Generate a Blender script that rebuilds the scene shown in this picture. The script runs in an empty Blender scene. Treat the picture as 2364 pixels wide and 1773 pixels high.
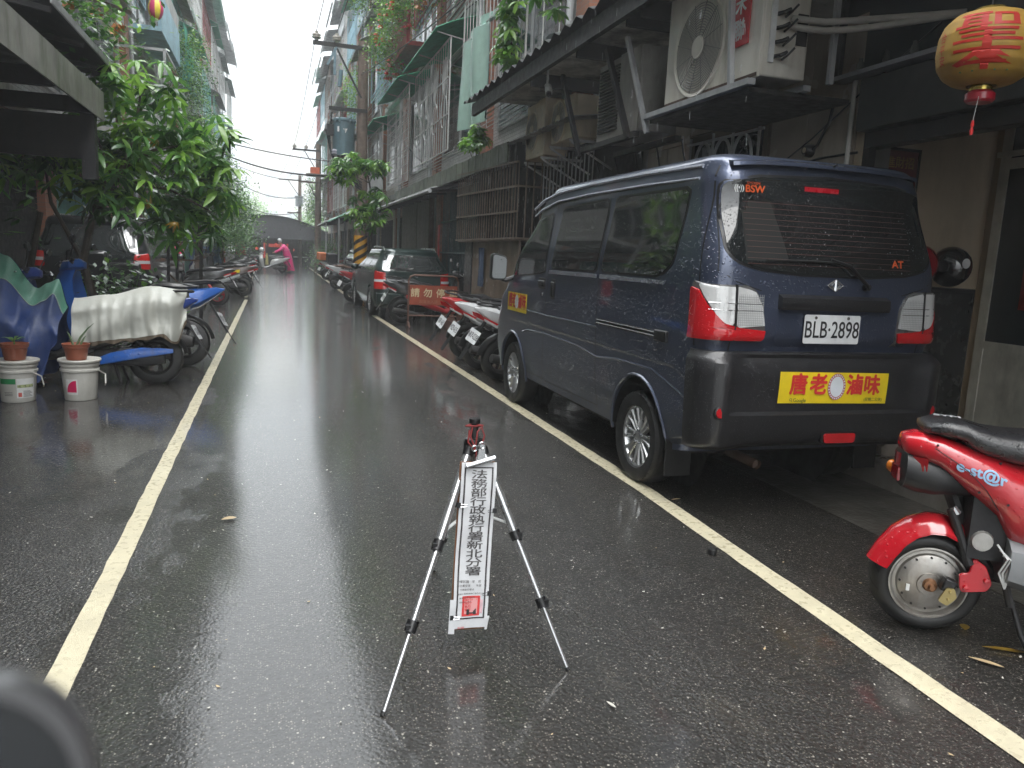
import bpy, math, random
from mathutils import Vector, Matrix
PI = math.pi
rnd = random.Random(11)
SC = bpy.context.scene
COL = SC.collection
V = Vector

# ---------------------------------------------------------------- camera, world, sun, exposure
def cam_axes(yaw, pitch, roll):
    y, p, r = map(math.radians, (yaw, pitch, roll))
    F = V((math.sin(y)*math.cos(p), math.cos(y)*math.cos(p), math.sin(p)))
    X = V((math.cos(y), -math.sin(y), 0)); U = X.cross(F)
    return X*math.cos(r)+U*math.sin(r), -X*math.sin(r)+U*math.cos(r), F
cd = bpy.data.cameras.new('camera'); cam = bpy.data.objects.new('camera', cd); COL.objects.link(cam)
X_, U_, F_ = cam_axes(17.55, -9.25, 2.73)
cam.matrix_world = Matrix(((X_.x, U_.x, -F_.x, 0), (X_.y, U_.y, -F_.y, 0), (X_.z, U_.z, -F_.z, 1.34), (0, 0, 0, 1)))
cd.sensor_width = 36; cd.lens = 769/1024*36; cd.clip_start = .03; cd.clip_end = 3000
cd.dof.use_dof = True; cd.dof.focus_distance = 4.2; cd.dof.aperture_fstop = 9.0
SC.camera = cam

w = bpy.data.worlds.new('World'); SC.world = w; w.use_nodes = True
nt = w.node_tree; nt.nodes.clear()
sky = nt.nodes.new('ShaderNodeTexSky'); sky.sky_type = 'NISHITA'; sky.sun_disc = False
sky.sun_elevation = math.radians(68); sky.sun_rotation = math.radians(200); sky.air_density = 1.6; sky.dust_density = 6.0
tc = nt.nodes.new('ShaderNodeTexCoord'); nz = nt.nodes.new('ShaderNodeTexNoise'); nz.inputs['Scale'].default_value = 2.2; nz.inputs['Detail'].default_value = 4
nt.links.new(tc.outputs['Generated'], nz.inputs['Vector'])
cr = nt.nodes.new('ShaderNodeValToRGB'); cr.color_ramp.elements[0].position = .3; cr.color_ramp.elements[1].position = .75
cr.color_ramp.elements[0].color = (.90, .94, .97, 1); cr.color_ramp.elements[1].color = (1, 1.02, 1.03, 1)
nt.links.new(nz.outputs['Fac'], cr.inputs['Fac'])
# overcast sky: three times brighter overhead than at the horizon (CIE overcast law), under the cloud texture
sep = nt.nodes.new('ShaderNodeSeparateXYZ'); nt.links.new(tc.outputs['Generated'], sep.inputs[0])
mr_ = nt.nodes.new('ShaderNodeMapRange'); mr_.inputs['From Min'].default_value = 0; mr_.inputs['From Max'].default_value = 1; mr_.inputs['To Min'].default_value = 3.0; mr_.inputs['To Max'].default_value = 18.
pw = nt.nodes.new('ShaderNodeMath'); pw.operation = 'POWER'; pw.inputs[1].default_value = 1.35; nt.links.new(sep.outputs['Z'], pw.inputs[0]); nt.links.new(pw.outputs[0], mr_.inputs['Value'])
vm = nt.nodes.new('ShaderNodeVectorMath'); vm.operation = 'SCALE'; nt.links.new(cr.outputs['Color'], vm.inputs[0]); nt.links.new(mr_.outputs['Result'], vm.inputs['Scale'])
mx = nt.nodes.new('ShaderNodeMixRGB'); mx.inputs['Fac'].default_value = .92
nt.links.new(sky.outputs['Color'], mx.inputs['Color1']); nt.links.new(vm.outputs['Vector'], mx.inputs['Color2'])
bg = nt.nodes.new('ShaderNodeBackground'); bg.inputs['Strength'].default_value = .12
nt.links.new(mx.outputs['Color'], bg.inputs['Color'])
wo = nt.nodes.new('ShaderNodeOutputWorld'); nt.links.new(bg.outputs['Background'], wo.inputs['Surface'])

sl = bpy.data.lights.new('sun', 'SUN'); sun = bpy.data.objects.new('sun', sl); COL.objects.link(sun)
sl.energy = 1.0; sl.angle = math.radians(60); sl.color = (1, .98, .95)
sun.rotation_euler = (math.radians(22), 0, math.radians(20)); sun.location = (0, 0, 30)

SC.view_settings.view_transform = 'Standard'; SC.view_settings.look = 'None'
SC.view_settings.gamma = 1; SC.view_settings.use_curve_mapping = False
SC.view_settings.exposure = 2.0
SC.cycles.use_denoising = True
SC.cycles.max_bounces = 7; SC.cycles.diffuse_bounces = 4; SC.cycles.glossy_bounces = 4
SC.cycles.transparent_max_bounces = 12; SC.cycles.transmission_bounces = 5; SC.cycles.volume_bounces = 1
SC.cycles.caustics_reflective = False; SC.cycles.caustics_refractive = False
SC.cycles.use_adaptive_sampling = True; SC.cycles.adaptive_threshold = .01
SC.cycles.sample_clamp_indirect = 6

# ---------------------------------------------------------------- materials
MATS = {}
class NT:
    def __init__(s, name):
        s.m = bpy.data.materials.new(name); s.m.use_nodes = True; s.t = s.m.node_tree; s.t.nodes.clear()
        s.o = s.t.nodes.new('ShaderNodeOutputMaterial'); s.b = s.t.nodes.new('ShaderNodeBsdfPrincipled')
        s.t.links.new(s.b.outputs[0], s.o.inputs['Surface'])
    def n(s, ty, **kw):
        x = s.t.nodes.new(ty)
        for k, v in kw.items():
            if k in x.inputs: x.inputs[k].default_value = v
            else: setattr(x, k, v)
        return x
    def l(s, a, b): s.t.links.new(a, b)
    def pos(s): return s.n('ShaderNodeNewGeometry').outputs['Position']
    def obj(s): return s.n('ShaderNodeTexCoord').outputs['Object']
    def noise(s, vec, scale, detail=3, rough=.5):
        x = s.n('ShaderNodeTexNoise'); x.inputs['Scale'].default_value = scale; x.inputs['Detail'].default_value = detail
        x.inputs['Roughness'].default_value = rough; s.l(vec, x.inputs['Vector']); return x.outputs['Fac']
    def vor(s, vec, scale, feat='F1', out='Distance'):
        x = s.n('ShaderNodeTexVoronoi', feature=feat); x.inputs['Scale'].default_value = scale; s.l(vec, x.inputs['Vector'])
        if out == 'Color': c = s.n('ShaderNodeSeparateColor'); s.l(x.outputs[out], c.inputs[0]); return c.outputs[0]
        return x.outputs[out]
    def ramp(s, fac, stops):
        x = s.n('ShaderNodeValToRGB'); e = x.color_ramp.elements
        while len(e) < len(stops): e.new(.5)
        for i, (p, c) in enumerate(stops):
            e[i].position = p; e[i].color = (c, c, c, 1) if isinstance(c, (int, float)) else (*c[:3], 1)
        s.l(fac, x.inputs['Fac']); return x.outputs['Color']
    def math(s, op, a, b=0., c=None):
        x = s.n('ShaderNodeMath', operation=op)
        for i, q in enumerate((a, b)):
            if isinstance(q, (int, float)): x.inputs[i].default_value = q
            else: s.l(q, x.inputs[i])
        return x.outputs[0]
    def mix(s, f, a, b):
        x = s.n('ShaderNodeMixRGB')
        for i, q in zip(('Fac', 'Color1', 'Color2'), (f, a, b)):
            if isinstance(q, (int, float)): x.inputs[i].default_value = q if i == 'Fac' else (q, q, q, 1)
            elif isinstance(q, (tuple, list)): x.inputs[i].default_value = (*q[:3], 1)
            else: s.l(q, x.inputs[i])
        return x.outputs[0]
    def scale(s, vec, sx, sy, sz):
        x = s.n('ShaderNodeMapping'); x.inputs['Scale'].default_value = (sx, sy, sz); s.l(vec, x.inputs['Vector']); return x.outputs[0]
    def bump(s, h, strength=.3, dist=.01, prev=None):
        x = s.n('ShaderNodeBump'); x.inputs['Strength'].default_value = strength; x.inputs['Distance'].default_value = dist
        s.l(h, x.inputs['Height'])
        if prev is not None: s.l(prev, x.inputs['Normal'])
        return x.outputs[0]
    def set(s, **kw):
        for k, v in kw.items():
            k = k.replace('_', ' ')
            if hasattr(v, 'links') or hasattr(v, 'is_linked'): s.l(v, s.b.inputs[k])
            else: s.b.inputs[k].default_value = (*v, 1) if isinstance(v, tuple) and len(v) == 3 else v
def droplets(n, vec, scale=95., amount=.45):
    # rain drops standing on a surface: small domes on random voronoi cells
    d = n.vor(vec, scale); c = n.vor(vec, scale, out='Color')
    keep = n.math('GREATER_THAN', c, 1-amount)
    dome = n.math('SUBTRACT', .30, d); dome = n.math('MAXIMUM', dome, 0)
    dome = n.math('POWER', dome, .5)
    return n.math('MULTIPLY', dome, keep)
def mat(name, col, rough=.5, metal=0., var=.15, vs=6., grain=0., gs=60., coat=0., drops=0., dirt=0., dirtcol=(.05, .045, .035), alpha=1., emit=None, trans=0., spec=.5, ds=95.):
    if name in MATS: return MATS[name]
    n = NT(name); p = n.pos()
    c = (*col, 1)
    f = n.noise(p, vs, 4, .6)
    lo = tuple(max(0, x*(1-var)) for x in col); hi = tuple(min(1, x*(1+var)) for x in col)
    colr = n.mix(n.ramp(f, [(.3, 0.), (.7, 1.)]), lo, hi)
    if dirt:
        g = n.noise(n.scale(p, 1, 1, .25), 3.1, 6, .7)
        colr = n.mix(n.math('MULTIPLY', n.ramp(g, [(.45, 0.), (.72, 1.)]), dirt), colr, dirtcol)
    n.l(colr, n.b.inputs['Base Color'])
    r = n.ramp(n.noise(p, vs*2.3, 3), [(.25, max(.02, rough*.75)), (.75, min(1, rough*1.25))])
    n.l(r, n.b.inputs['Roughness'])
    n.set(Metallic=metal, Coat_Weight=coat, Coat_Roughness=.04, Alpha=alpha, Transmission_Weight=trans)
    n.b.inputs['Specular IOR Level'].default_value = spec
    nm = None
    if grain: nm = n.bump(n.noise(p, gs, 3, .6), grain, .01)
    if drops:
        dd = droplets(n, p, ds, drops)
        nm2 = n.bump(dd, .9, .004, nm)
        n.l(nm2, n.b.inputs['Normal'])
        if coat: n.l(nm2, n.b.inputs['Coat Normal'])
    elif nm is not None: n.l(nm, n.b.inputs['Normal'])
    if emit: n.b.inputs['Emission Color'].default_value = (*emit[:3], 1); n.b.inputs['Emission Strength'].default_value = emit[3]
    MATS[name] = n.m; return n.m

def wet_asphalt():
    n = NT('wet_asphalt'); p = n.pos()
    sv = n.vor(p, 135., out='Color'); sd = n.vor(p, 135.)
    spk = n.math('MULTIPLY', n.math('GREATER_THAN', sv, .62), n.ramp(sd, [(.22, 1.), (.42, 0.)]))
    sv2 = n.vor(p, 60., out='Color'); sd2 = n.vor(p, 60.)
    spk2 = n.math('MULTIPLY', n.math('GREATER_THAN', sv2, .90), n.ramp(sd2, [(.16, 1.), (.24, 0.)]))
    big = n.noise(p, .55, 5, .6)
    base = n.mix(n.ramp(big, [(.35, 0.), (.65, 1.)]), (.008, .0076, .0067), (.018, .0163, .0138))
    base = n.mix(n.noise(p, 7., 5, .7), base, (.018, .016, .0135))
    stonec = n.mix(n.noise(p, 40., 1), (.05, .047, .041), (.30, .275, .23))
    base = n.mix(spk, base, stonec); base = n.mix(spk2, base, (.40, .38, .33))
    # dirty tan films where water ran
    film = n.ramp(n.noise(n.scale(p, 1, .45, 1), 1.7, 7, .75), [(.60, 0.), (.70, .5), (.72, 0.)])
    base = n.mix(n.math('MULTIPLY', film, .5), base, (.12, .10, .072))
    n.l(base, n.b.inputs['Base Color'])
    n.set(Roughness=.55)
    agg = n.math('SUBTRACT', .5, n.vor(p, 78.))
    nb = n.bump(agg, .55, .006)
    n.l(nb, n.b.inputs['Normal'])
    # water film as coat: puddled areas are near mirror, the rest follows the stones
    yy = n.n('ShaderNodeSeparateXYZ'); n.l(p, yy.inputs[0])
    lane = n.ramp(n.math('ABSOLUTE', n.math('SUBTRACT', yy.outputs[0], .35)), [(.35, .17), (1.7, 0.)])   # the worn crown of the lane holds more water
    farw = n.ramp(n.math('MULTIPLY', yy.outputs[1], .04), [(.18, 0.), (.45, .12)])
    pud = n.ramp(n.math('ADD', n.noise(n.scale(p, 1.25, .5, 1), .9, 7, .66), n.math('ADD', lane, farw)), [(.45, 0.), (.54, 1.)])
    hh = n.math('MULTIPLY', n.math('SUBTRACT', 1., n.math('MULTIPLY', pud, .93)), 1.)
    c1 = n.n('ShaderNodeBump'); c1.inputs['Distance'].default_value = .0027; n.l(hh, c1.inputs['Strength'])
    n.l(n.math('ADD', n.math('MULTIPLY', agg, .8), n.noise(p, 170., 2)), c1.inputs['Height'])
    rip = n.noise(n.scale(p, .22, 2.0, 1), 9., 3, .6)
    c2 = n.n('ShaderNodeBump'); c2.inputs['Distance'].default_value = .010; n.l(rip, c2.inputs['Height']); n.l(c1.outputs[0], c2.inputs['Normal'])
    n.l(n.ramp(n.math('MULTIPLY', yy.outputs[1], .02), [(.12, .05), (.50, .75)]), c2.inputs['Strength'])
    n.l(c2.outputs[0], n.b.inputs['Coat Normal'])
    cr_ = n.mix(pud, .10, .015)
    n.l(cr_, n.b.inputs['Coat Roughness'])
    n.set(Coat_Weight=1., Coat_IOR=1.5)
    MATS['wet_asphalt'] = n.m; return n.m

# ---------------------------------------------------------------- mesh building
class MB:
    def __init__(s): s.v = []; s.f = []; s.mi = []; s.c = 0; s.M = None
    def add(s, vs, fs):
        b = len(s.v)
        if s.M is not None: vs = [s.M @ V(q) for q in vs]
        s.v += [tuple(q) for q in vs]; s.f += [tuple(i+b for i in f) for f in fs]; s.mi += [s.c]*len(fs); return s
    def box(s, x0, x1, y0, y1, z0, z1):
        if x0 > x1: x0, x1 = x1, x0
        if y0 > y1: y0, y1 = y1, y0
        if z0 > z1: z0, z1 = z1, z0
        return s.add([(x0,y0,z0),(x1,y0,z0),(x1,y1,z0),(x0,y1,z0),(x0,y0,z1),(x1,y0,z1),(x1,y1,z1),(x0,y1,z1)],
                     [(0,3,2,1),(4,5,6,7),(0,1,5,4),(1,2,6,5),(2,3,7,6),(3,0,4,7)])
    def cbox(s, c, sz, R=None):
        a, b, d = sz[0]/2, sz[1]/2, sz[2]/2; pts = [(i*a, j*b, k*d) for k in (-1, 1) for i, j in ((-1,-1),(1,-1),(1,1),(-1,1))]
        c = V(c); pts = [(R @ V(q) if R else V(q))+c for q in pts]
        return s.add(pts, [(0,3,2,1),(4,5,6,7),(0,1,5,4),(1,2,6,5),(2,3,7,6),(3,0,4,7)])
    def beam(s, p, q, w, h=None, up=(0, 0, 1)):
        p, q = V(p), V(q); h = h or w; d = (q-p).normalized(); u = V(up)
        if abs(d.dot(u)) > .97: u = V((1, 0, 0))
        a = d.cross(u).normalized()*w/2; b = a.cross(d).normalized()*h/2
        return s.add([p-a-b, p+a-b, p+a+b, p-a+b, q-a-b, q+a-b, q+a+b, q-a+b], [(0,1,2,3),(7,6,5,4),(0,4,5,1),(1,5,6,2),(2,6,7,3),(3,7,4,0)])
    def tube(s, pts, r, n=8, cap=True):
        pts = [V(p) for p in pts]; m = len(pts); rs = r if isinstance(r, (list, tuple)) else [r]*m
        vs = []; pa = None
        for i, p in enumerate(pts):
            d = (pts[min(i+1, m-1)]-pts[max(i-1, 0)])
            d = d.normalized() if d.length > 1e-9 else V((0, 0, 1))
            if pa is None:
                u = V((0, 0, 1)) if abs(d.z) < .95 else V((1, 0, 0)); a = d.cross(u).normalized()
            else:
                a = pa-d*pa.dot(d); a = a.normalized() if a.length > 1e-6 else d.orthogonal().normalized()
            pa = a; b = d.cross(a)
            for k in range(n):
                t = 2*PI*k/n; vs.append(p+a*math.cos(t)*rs[i]+b*math.sin(t)*rs[i])
        fs = [(i*n+k, i*n+(k+1) % n, (i+1)*n+(k+1) % n, (i+1)*n+k) for i in range(m-1) for k in range(n)]
        if cap: fs += [tuple(range(n-1, -1, -1)), tuple((m-1)*n+k for k in range(n))]
        return s.add(vs, fs)
    def lathe(s, prof, c=(0, 0, 0), axis='z', n=24, a0=0, a1=2*PI):
        full = abs(a1-a0-2*PI) < 1e-6; k_ = n if full else n+1
        vs = []
        for r, h in prof:
            for k in range(k_):
                t = a0+(a1-a0)*k/n; x, y = r*math.cos(t), r*math.sin(t)
                q = (x, y, h) if axis == 'z' else ((h, x, y) if axis == 'x' else (x, h, y))
                vs.append((q[0]+c[0], q[1]+c[1], q[2]+c[2]))
        fs = []
        for i in range(len(prof)-1):
            for k in range(n):
                k2 = (k+1) % k_ if full else k+1
                fs.append((i*k_+k, i*k_+k2, (i+1)*k_+k2, (i+1)*k_+k))
        return s.add(vs, fs)
    def prism(s, poly, d0, d1, axis='x'):
        m = len(poly)
        def P(a, b, d): return (d, a, b) if axis == 'x' else ((a, d, b) if axis == 'y' else (a, b, d))
        vs = [P(a, b, d0) for a, b in poly]+[P(a, b, d1) for a, b in poly]
        fs = [tuple(range(m-1, -1, -1)), tuple(range(m, 2*m))]+[(i, (i+1) % m, m+(i+1) % m, m+i) for i in range(m)]
        return s.add(vs, fs)
    def grid(s, fn, nu, nv, flip=False):
        vs = [fn(i/nu, j/nv) for i in range(nu+1) for j in range(nv+1)]
        fs = [((i*(nv+1)+j), ((i+1)*(nv+1)+j), ((i+1)*(nv+1)+j+1), (i*(nv+1)+j+1)) for i in range(nu) for j in range(nv)]
        if flip: fs = [f[::-1] for f in fs]
        return s.add(vs, fs)
    def loft(s, rings, cap=True, close=True):
        n = len(rings[0]); vs = [q for r in rings for q in r]; m = len(rings)
        fs = [(i*n+k, i*n+(k+1) % n, (i+1)*n+(k+1) % n, (i+1)*n+k) for i in range(m-1) for k in range(n if close else n-1)]
        if cap: fs += [tuple(range(n-1, -1, -1)), tuple((m-1)*n+k for k in range(n))]
        return s.add(vs, fs)
    def ball(s, c, r, n=12, m=8):
        if isinstance(r, (int, float)): r = (r, r, r)
        vs = [(c[0], c[1], c[2]-r[2])]
        for i in range(1, m):
            t = -PI/2+PI*i/m
            for k in range(n):
                a = 2*PI*k/n; vs.append((c[0]+r[0]*math.cos(t)*math.cos(a), c[1]+r[1]*math.cos(t)*math.sin(a), c[2]+r[2]*math.sin(t)))
        vs.append((c[0], c[1], c[2]+r[2])); L = len(vs)-1
        fs = [(0, 1+(k+1) % n, 1+k) for k in range(n)]
        fs += [(1+i*n+k, 1+i*n+(k+1) % n, 1+(i+1)*n+(k+1) % n, 1+(i+1)*n+k) for i in range(m-2) for k in range(n)]
        fs += [(1+(m-2)*n+k, 1+(m-2)*n+(k+1) % n, L) for k in range(n)]
        return s.add(vs, fs)
    def mesh(s, name, mats, smooth=35):
        me = bpy.data.meshes.new(name); me.from_pydata(s.v, [], s.f)
        for m in (mats if isinstance(mats, (list, tuple)) else [mats]): me.materials.append(m)
        if any(s.mi): me.polygons.foreach_set('material_index', s.mi)
        if smooth:
            me.polygons.foreach_set('use_smooth', [True]*len(me.polygons)); me.update()
            me.set_sharp_from_angle(angle=math.radians(smooth))
        me.update(); return me
    def build(s, name, mats, parent=None, smooth=35, bevel=0, **kw):
        o = link(name, s.mesh(name, mats, smooth), parent, **kw)
        if bevel:
            b = o.modifiers.new('bevel', 'BEVEL'); b.width = bevel; b.segments = 2; b.limit_method = 'ANGLE'; b.angle_limit = math.radians(40)
        return o
WORLD = set()
def link(name, data, parent=None, label=None, cat=None, group=None, kind=None, loc=None):
    o = bpy.data.objects.new(name, data); COL.objects.link(o)
    if parent is not None:
        o.parent = parent
        if parent.name in WORLD: o.location = -parent.location
    if loc is not None: o.location = loc
    if label: o['label'] = label
    if cat: o['category'] = cat
    if group: o['group'] = group
    if kind: o['kind'] = kind
    return o
def thing(name, label, cat, loc=(0, 0, 0), rz=0, group=None, world=False):
    o = link(name, None, None, label, cat, group); o.location = loc; o.rotation_euler = (0, 0, rz); o.empty_display_size = .1
    if world: WORLD.add(o.name)
    return o
def copy_tree(o, parent=None):
    c = o.copy(); COL.objects.link(c); c.parent = parent
    for ch in KIDS.get(o.name, ()) or [x for x in COL.objects if x.parent == o]: copy_tree(ch, c)
    return c
KIDS = {}
def relabel(o, label):
    o['label'] = label; return o
def Rz(a): return Matrix.Rotation(a, 4, 'Z')
def Tm(x, y, z): return Matrix.Translation((x, y, z))
def embolden(me, b):   # heavier strokes: the same outline laid down again a hair higher and to each side
    vs = [v.co.copy() for v in me.vertices]; fs = [tuple(p.vertices) for p in me.polygons]; V2, F2 = [], []
    for k, (dx, dy) in enumerate(((0, 0), (b, 0), (-b, 0), (0, b), (0, -b), (b*.7, b*.7), (-b*.7, -b*.7), (b*.7, -b*.7), (-b*.7, b*.7))):
        o = len(V2); V2 += [(v.x+dx, v.y+dy, v.z+.00004*k) for v in vs]; F2 += [tuple(i+o for i in f) for f in fs]
    m2 = bpy.data.meshes.new('lettering'); m2.from_pydata(V2, [], F2); return m2
def text_part(s, size, mat_, parent, M, name='lettering', wx=1., bold=0., depth=.0008, name_part=None):
    cu = bpy.data.curves.new('lettering', 'FONT'); cu.body = s; cu.size = size; cu.align_x = 'CENTER'; cu.align_y = 'CENTER'
    cu.extrude = depth; cu.resolution_u = 4
    ob = bpy.data.objects.new('lettering', cu); COL.objects.link(ob)
    bpy.context.view_layer.update()
    me = bpy.data.meshes.new_from_object(ob.evaluated_get(bpy.context.evaluated_depsgraph_get()))
    bpy.data.objects.remove(ob)
    if bold: me = embolden(me, bold*size)
    me.transform(Matrix.Diagonal((wx, 1, 1, 1))); me.transform(M); me.materials.clear(); me.materials.append(mat_)
    return link(name, me, parent)
# orientation matrices for flat print: facing -Y (towards the camera) and facing -X (towards the street from the right)
FY = Matrix.Rotation(PI/2, 4, 'X')
FX = Matrix.Rotation(-PI/2, 4, 'Z') @ Matrix.Rotation(PI/2, 4, 'X')
def I(x, xs, ys):
    if x <= xs[0]: return ys[0]
    for i in range(len(xs)-1):
        if x <= xs[i+1]:
            t = (x-xs[i])/(xs[i+1]-xs[i]); return ys[i]+(ys[i+1]-ys[i])*t
    return ys[-1]
def Is(x, xs, ys):   # smooth interpolation
    if x <= xs[0]: return ys[0]
    for i in range(len(xs)-1):
        if x <= xs[i+1]:
            t = (x-xs[i])/(xs[i+1]-xs[i]); t = t*t*(3-2*t); return ys[i]+(ys[i+1]-ys[i])*t
    return ys[-1]
# ---------------------------------------------------------------- shared materials
wet_asphalt()
m_line = mat('cream_road_paint', (.66, .60, .43), .3, var=.08, vs=14, grain=.25, gs=220, dirt=.3, dirtcol=(.30, .27, .20), coat=.4)
m_conc = mat('wet_concrete', (.20, .19, .175), .5, var=.25, vs=3, grain=.3, gs=40, dirt=.7, dirtcol=(.05, .05, .045))
m_concp = mat('pale_concrete', (.50, .50, .48), .7, var=.2, vs=2.5, grain=.2, gs=30, dirt=.7, dirtcol=(.10, .10, .10))
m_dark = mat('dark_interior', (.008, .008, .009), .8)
m_soot = mat('sooty_steel', (.022, .022, .024), .5, .2, dirt=.4, dirtcol=(.06, .045, .03), grain=.2)
m_rustd = mat('rusty_steel', (.09, .055, .04), .7, .1, var=.4, grain=.4, dirt=.5)
m_cagew = mat('whitewashed_iron', (.62, .62, .61), .5, .1, dirt=.6, dirtcol=(.14, .11, .09))
m_cageb = mat('brown_iron', (.17, .13, .10), .5, .1, dirt=.5)
m_cageg = mat('grey_iron', (.42, .43, .44), .45, .2, dirt=.5)
m_cagebl = mat('pale_blue_iron', (.33, .53, .62), .5, .1, dirt=.5)
m_caget = mat('teal_iron', (.15, .42, .38), .5, .1, dirt=.4)
m_cager = mat('red_iron', (.34, .05, .05), .5, .1, dirt=.4)
m_green = mat('green_plastic_sheet', (.06, .40, .24), .35, var=.2, dirt=.4, dirtcol=(.05, .08, .06))
m_gsheet = mat('grey_plastic_sheet', (.48, .50, .51), .4, var=.2, dirt=.6, dirtcol=(.08, .08, .08))
m_zinc = mat('zinc_roof_sheet', (.36, .365, .37), .4, .4, var=.25, dirt=.8, dirtcol=(.06, .055, .05))
m_brick = mat('red_brick_wall', (.25, .10, .065), .7, var=.25, vs=9, grain=.5, gs=30, dirt=.5)
m_glassd = mat('window_glass', (.03, .04, .045), .06, var=.1, spec=.8)
m_alu = mat('aluminium_frame', (.42, .43, .43), .35, .6, dirt=.3)
m_black = mat('black_plastic', (.010, .010, .011), .42, coat=.1)
m_blackw = mat('wet_black_plastic', (.017, .017, .019), .40, coat=.4, drops=.3, ds=120)
m_rub = mat('tyre_rubber', (.009, .009, .009), .6, grain=.15, gs=80, coat=.12)
m_steel = mat('bright_steel', (.55, .56, .57), .22, .9)
m_alloy = mat('silver_alloy', (.55, .56, .56), .3, .75, dirt=.3, dirtcol=(.12, .11, .10))
m_white = mat('white_paint', (.72, .73, .72), .3, coat=.3)
m_red = mat('red_lens', (.52, .012, .018), .12, coat=.8, drops=.3)
m_clear = mat('clear_lens', (.62, .63, .63), .12, .1, coat=.8, drops=.3)
m_orange = mat('amber_lens', (.75, .22, .02), .15, coat=.6)
m_ink = mat('black_ink', (.02, .02, .022), .5)
m_redink = mat('red_print', (.62, .04, .035), .45)
m_plate = mat('plate_white', (.75, .77, .78), .3, coat=.4)
m_wire = mat('cable_black', (.02, .02, .022), .5)
m_pole = mat('weathered_pole', (.17, .125, .10), .75, var=.3, grain=.5, gs=12, dirt=.6)
m_yel = mat('yellow_print', (.82, .62, .02), .4, coat=.3)
def tilemat(name, col, joint, sx, sy, rough=.4, dirt=.4, bump=.4):
    n = NT(name); p = n.pos()
    sp = n.n('ShaderNodeSeparateXYZ'); n.l(p, sp.inputs[0])
    cb = n.n('ShaderNodeCombineXYZ'); n.l(n.math('ADD', sp.outputs[1], sp.outputs[0]), cb.inputs[0]); n.l(sp.outputs[2], cb.inputs[1])
    b = n.n('ShaderNodeTexBrick'); n.l(cb.outputs[0], b.inputs['Vector'])
    b.inputs['Scale'].default_value = 1; b.inputs['Brick Width'].default_value = sx; b.inputs['Row Height'].default_value = sy
    b.inputs['Mortar Size'].default_value = min(sx, sy)*.07; b.inputs['Mortar Smooth'].default_value = .3
    b.inputs['Color1'].default_value = (*col, 1); b.inputs['Color2'].default_value = (*[c*.8 for c in col], 1); b.inputs['Mortar'].default_value = (*joint, 1)
    g = n.noise(n.scale(p, 1, 1, .22), 1.9, 6, .7)
    c = n.mix(n.math('MULTIPLY', n.ramp(g, [(.42, 0.), (.75, 1.)]), dirt), b.outputs[0], tuple(x*.35 for x in col))
    n.l(c, n.b.inputs['Base Color']); n.set(Roughness=rough)
    n.l(n.bump(n.math('SUBTRACT', 1., b.outputs['Fac']), bump, .006), n.b.inputs['Normal'])
    MATS[name] = n.m; return n.m
t_grey = tilemat('grey_mosaic_tile', (.58, .58, .57), (.14, .14, .14), .11, .06)
t_cream = tilemat('cream_mosaic_tile', (.68, .61, .47), (.2, .18, .15), .11, .06)
t_white = tilemat('white_mosaic_tile', (.74, .74, .73), (.2, .2, .2), .2, .06)
t_brown = tilemat('brown_mosaic_tile', (.30, .22, .18), (.1, .08, .07), .22, .07)
t_brick = tilemat('red_tile_bond', (.38, .16, .10), (.2, .17, .15), .22, .07)
FACES = [t_grey, t_cream, t_white, t_brown, t_grey, t_brick]

def leafmat(name, c1, c2, rough=.3):
    n = NT(name); oi = n.n('ShaderNodeObjectInfo'); p = n.pos()
    f = n.noise(p, 5., 3); f2 = n.math('ADD', n.math('MULTIPLY', f, .7), n.math('MULTIPLY', oi.outputs['Random'], .3))
    c = n.mix(n.ramp(f2, [(.3, 0.), (.68, 1.)]), c1, c2)
    n.l(c, n.b.inputs['Base Color']); n.set(Roughness=rough, Coat_Weight=.9, Coat_Roughness=.2)
    tr = n.n('ShaderNodeBsdfTranslucent'); n.l(n.mix(1., c, (.9, 1., .5)) if False else c, tr.inputs['Color'])
    ms = n.n('ShaderNodeMixShader'); ms.inputs[0].default_value = .45; n.l(n.b.outputs[0], ms.inputs[1]); n.l(tr.outputs[0], ms.inputs[2])
    n.l(ms.outputs[0], n.o.inputs['Surface']); MATS[name] = n.m; return n.m
lf_dark = leafmat('dark_leaf', (.030, .085, .025), (.06, .15, .045))
lf_mid = leafmat('green_leaf', (.07, .19, .045), (.15, .33, .08))
lf_lite = leafmat('young_leaf', (.16, .36, .05), (.30, .52, .09))
lf_yel = leafmat('yellowed_leaf', (.35, .22, .03), (.45, .30, .05))
lf_red = mat('red_blossom', (.65, .05, .04), .5)
lf_org = mat('orange_blossom', (.62, .22, .08), .5)
m_bark = mat('wet_bark', (.07, .055, .042), .6, var=.4, grain=.8, gs=25)

# ---------------------------------------------------------------- ground
g = MB(); g.grid(lambda u, v: (-430+860*u, -30+900*v, 0), 8, 16); g.build('ground', MATS['wet_asphalt'], kind='structure')
def line(x, y0, y1, w_, seed):
    r = random.Random(seed); m = MB(); n = int((y1-y0)/.12); vs = []
    for i in range(n+1):
        y = y0+(y1-y0)*i/n
        a = r.uniform(-.0035, .0035); b = r.uniform(-.0035, .0035)
        vs += [(x(y)-w_/2+a, y, .004), (x(y)+w_/2+b, y, .004)]
    m.add(vs, [(2*i, 2*i+1, 2*i+3, 2*i+2) for i in range(n)])
    m.build('painted_line', m_line, kind='structure')
line(lambda y: -.622, .9, 20.6, .085, 1)
line(lambda y: -.66-.012*(y-21.5), 21.6, 46., .085, 2)
line(lambda y: 2.03+.028*min(y, 4) if y < 4 else 2.142-.0045*(y-4) if y < 17 else 2.083+.012*(y-17), .6, 58., .105, 3)
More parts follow.
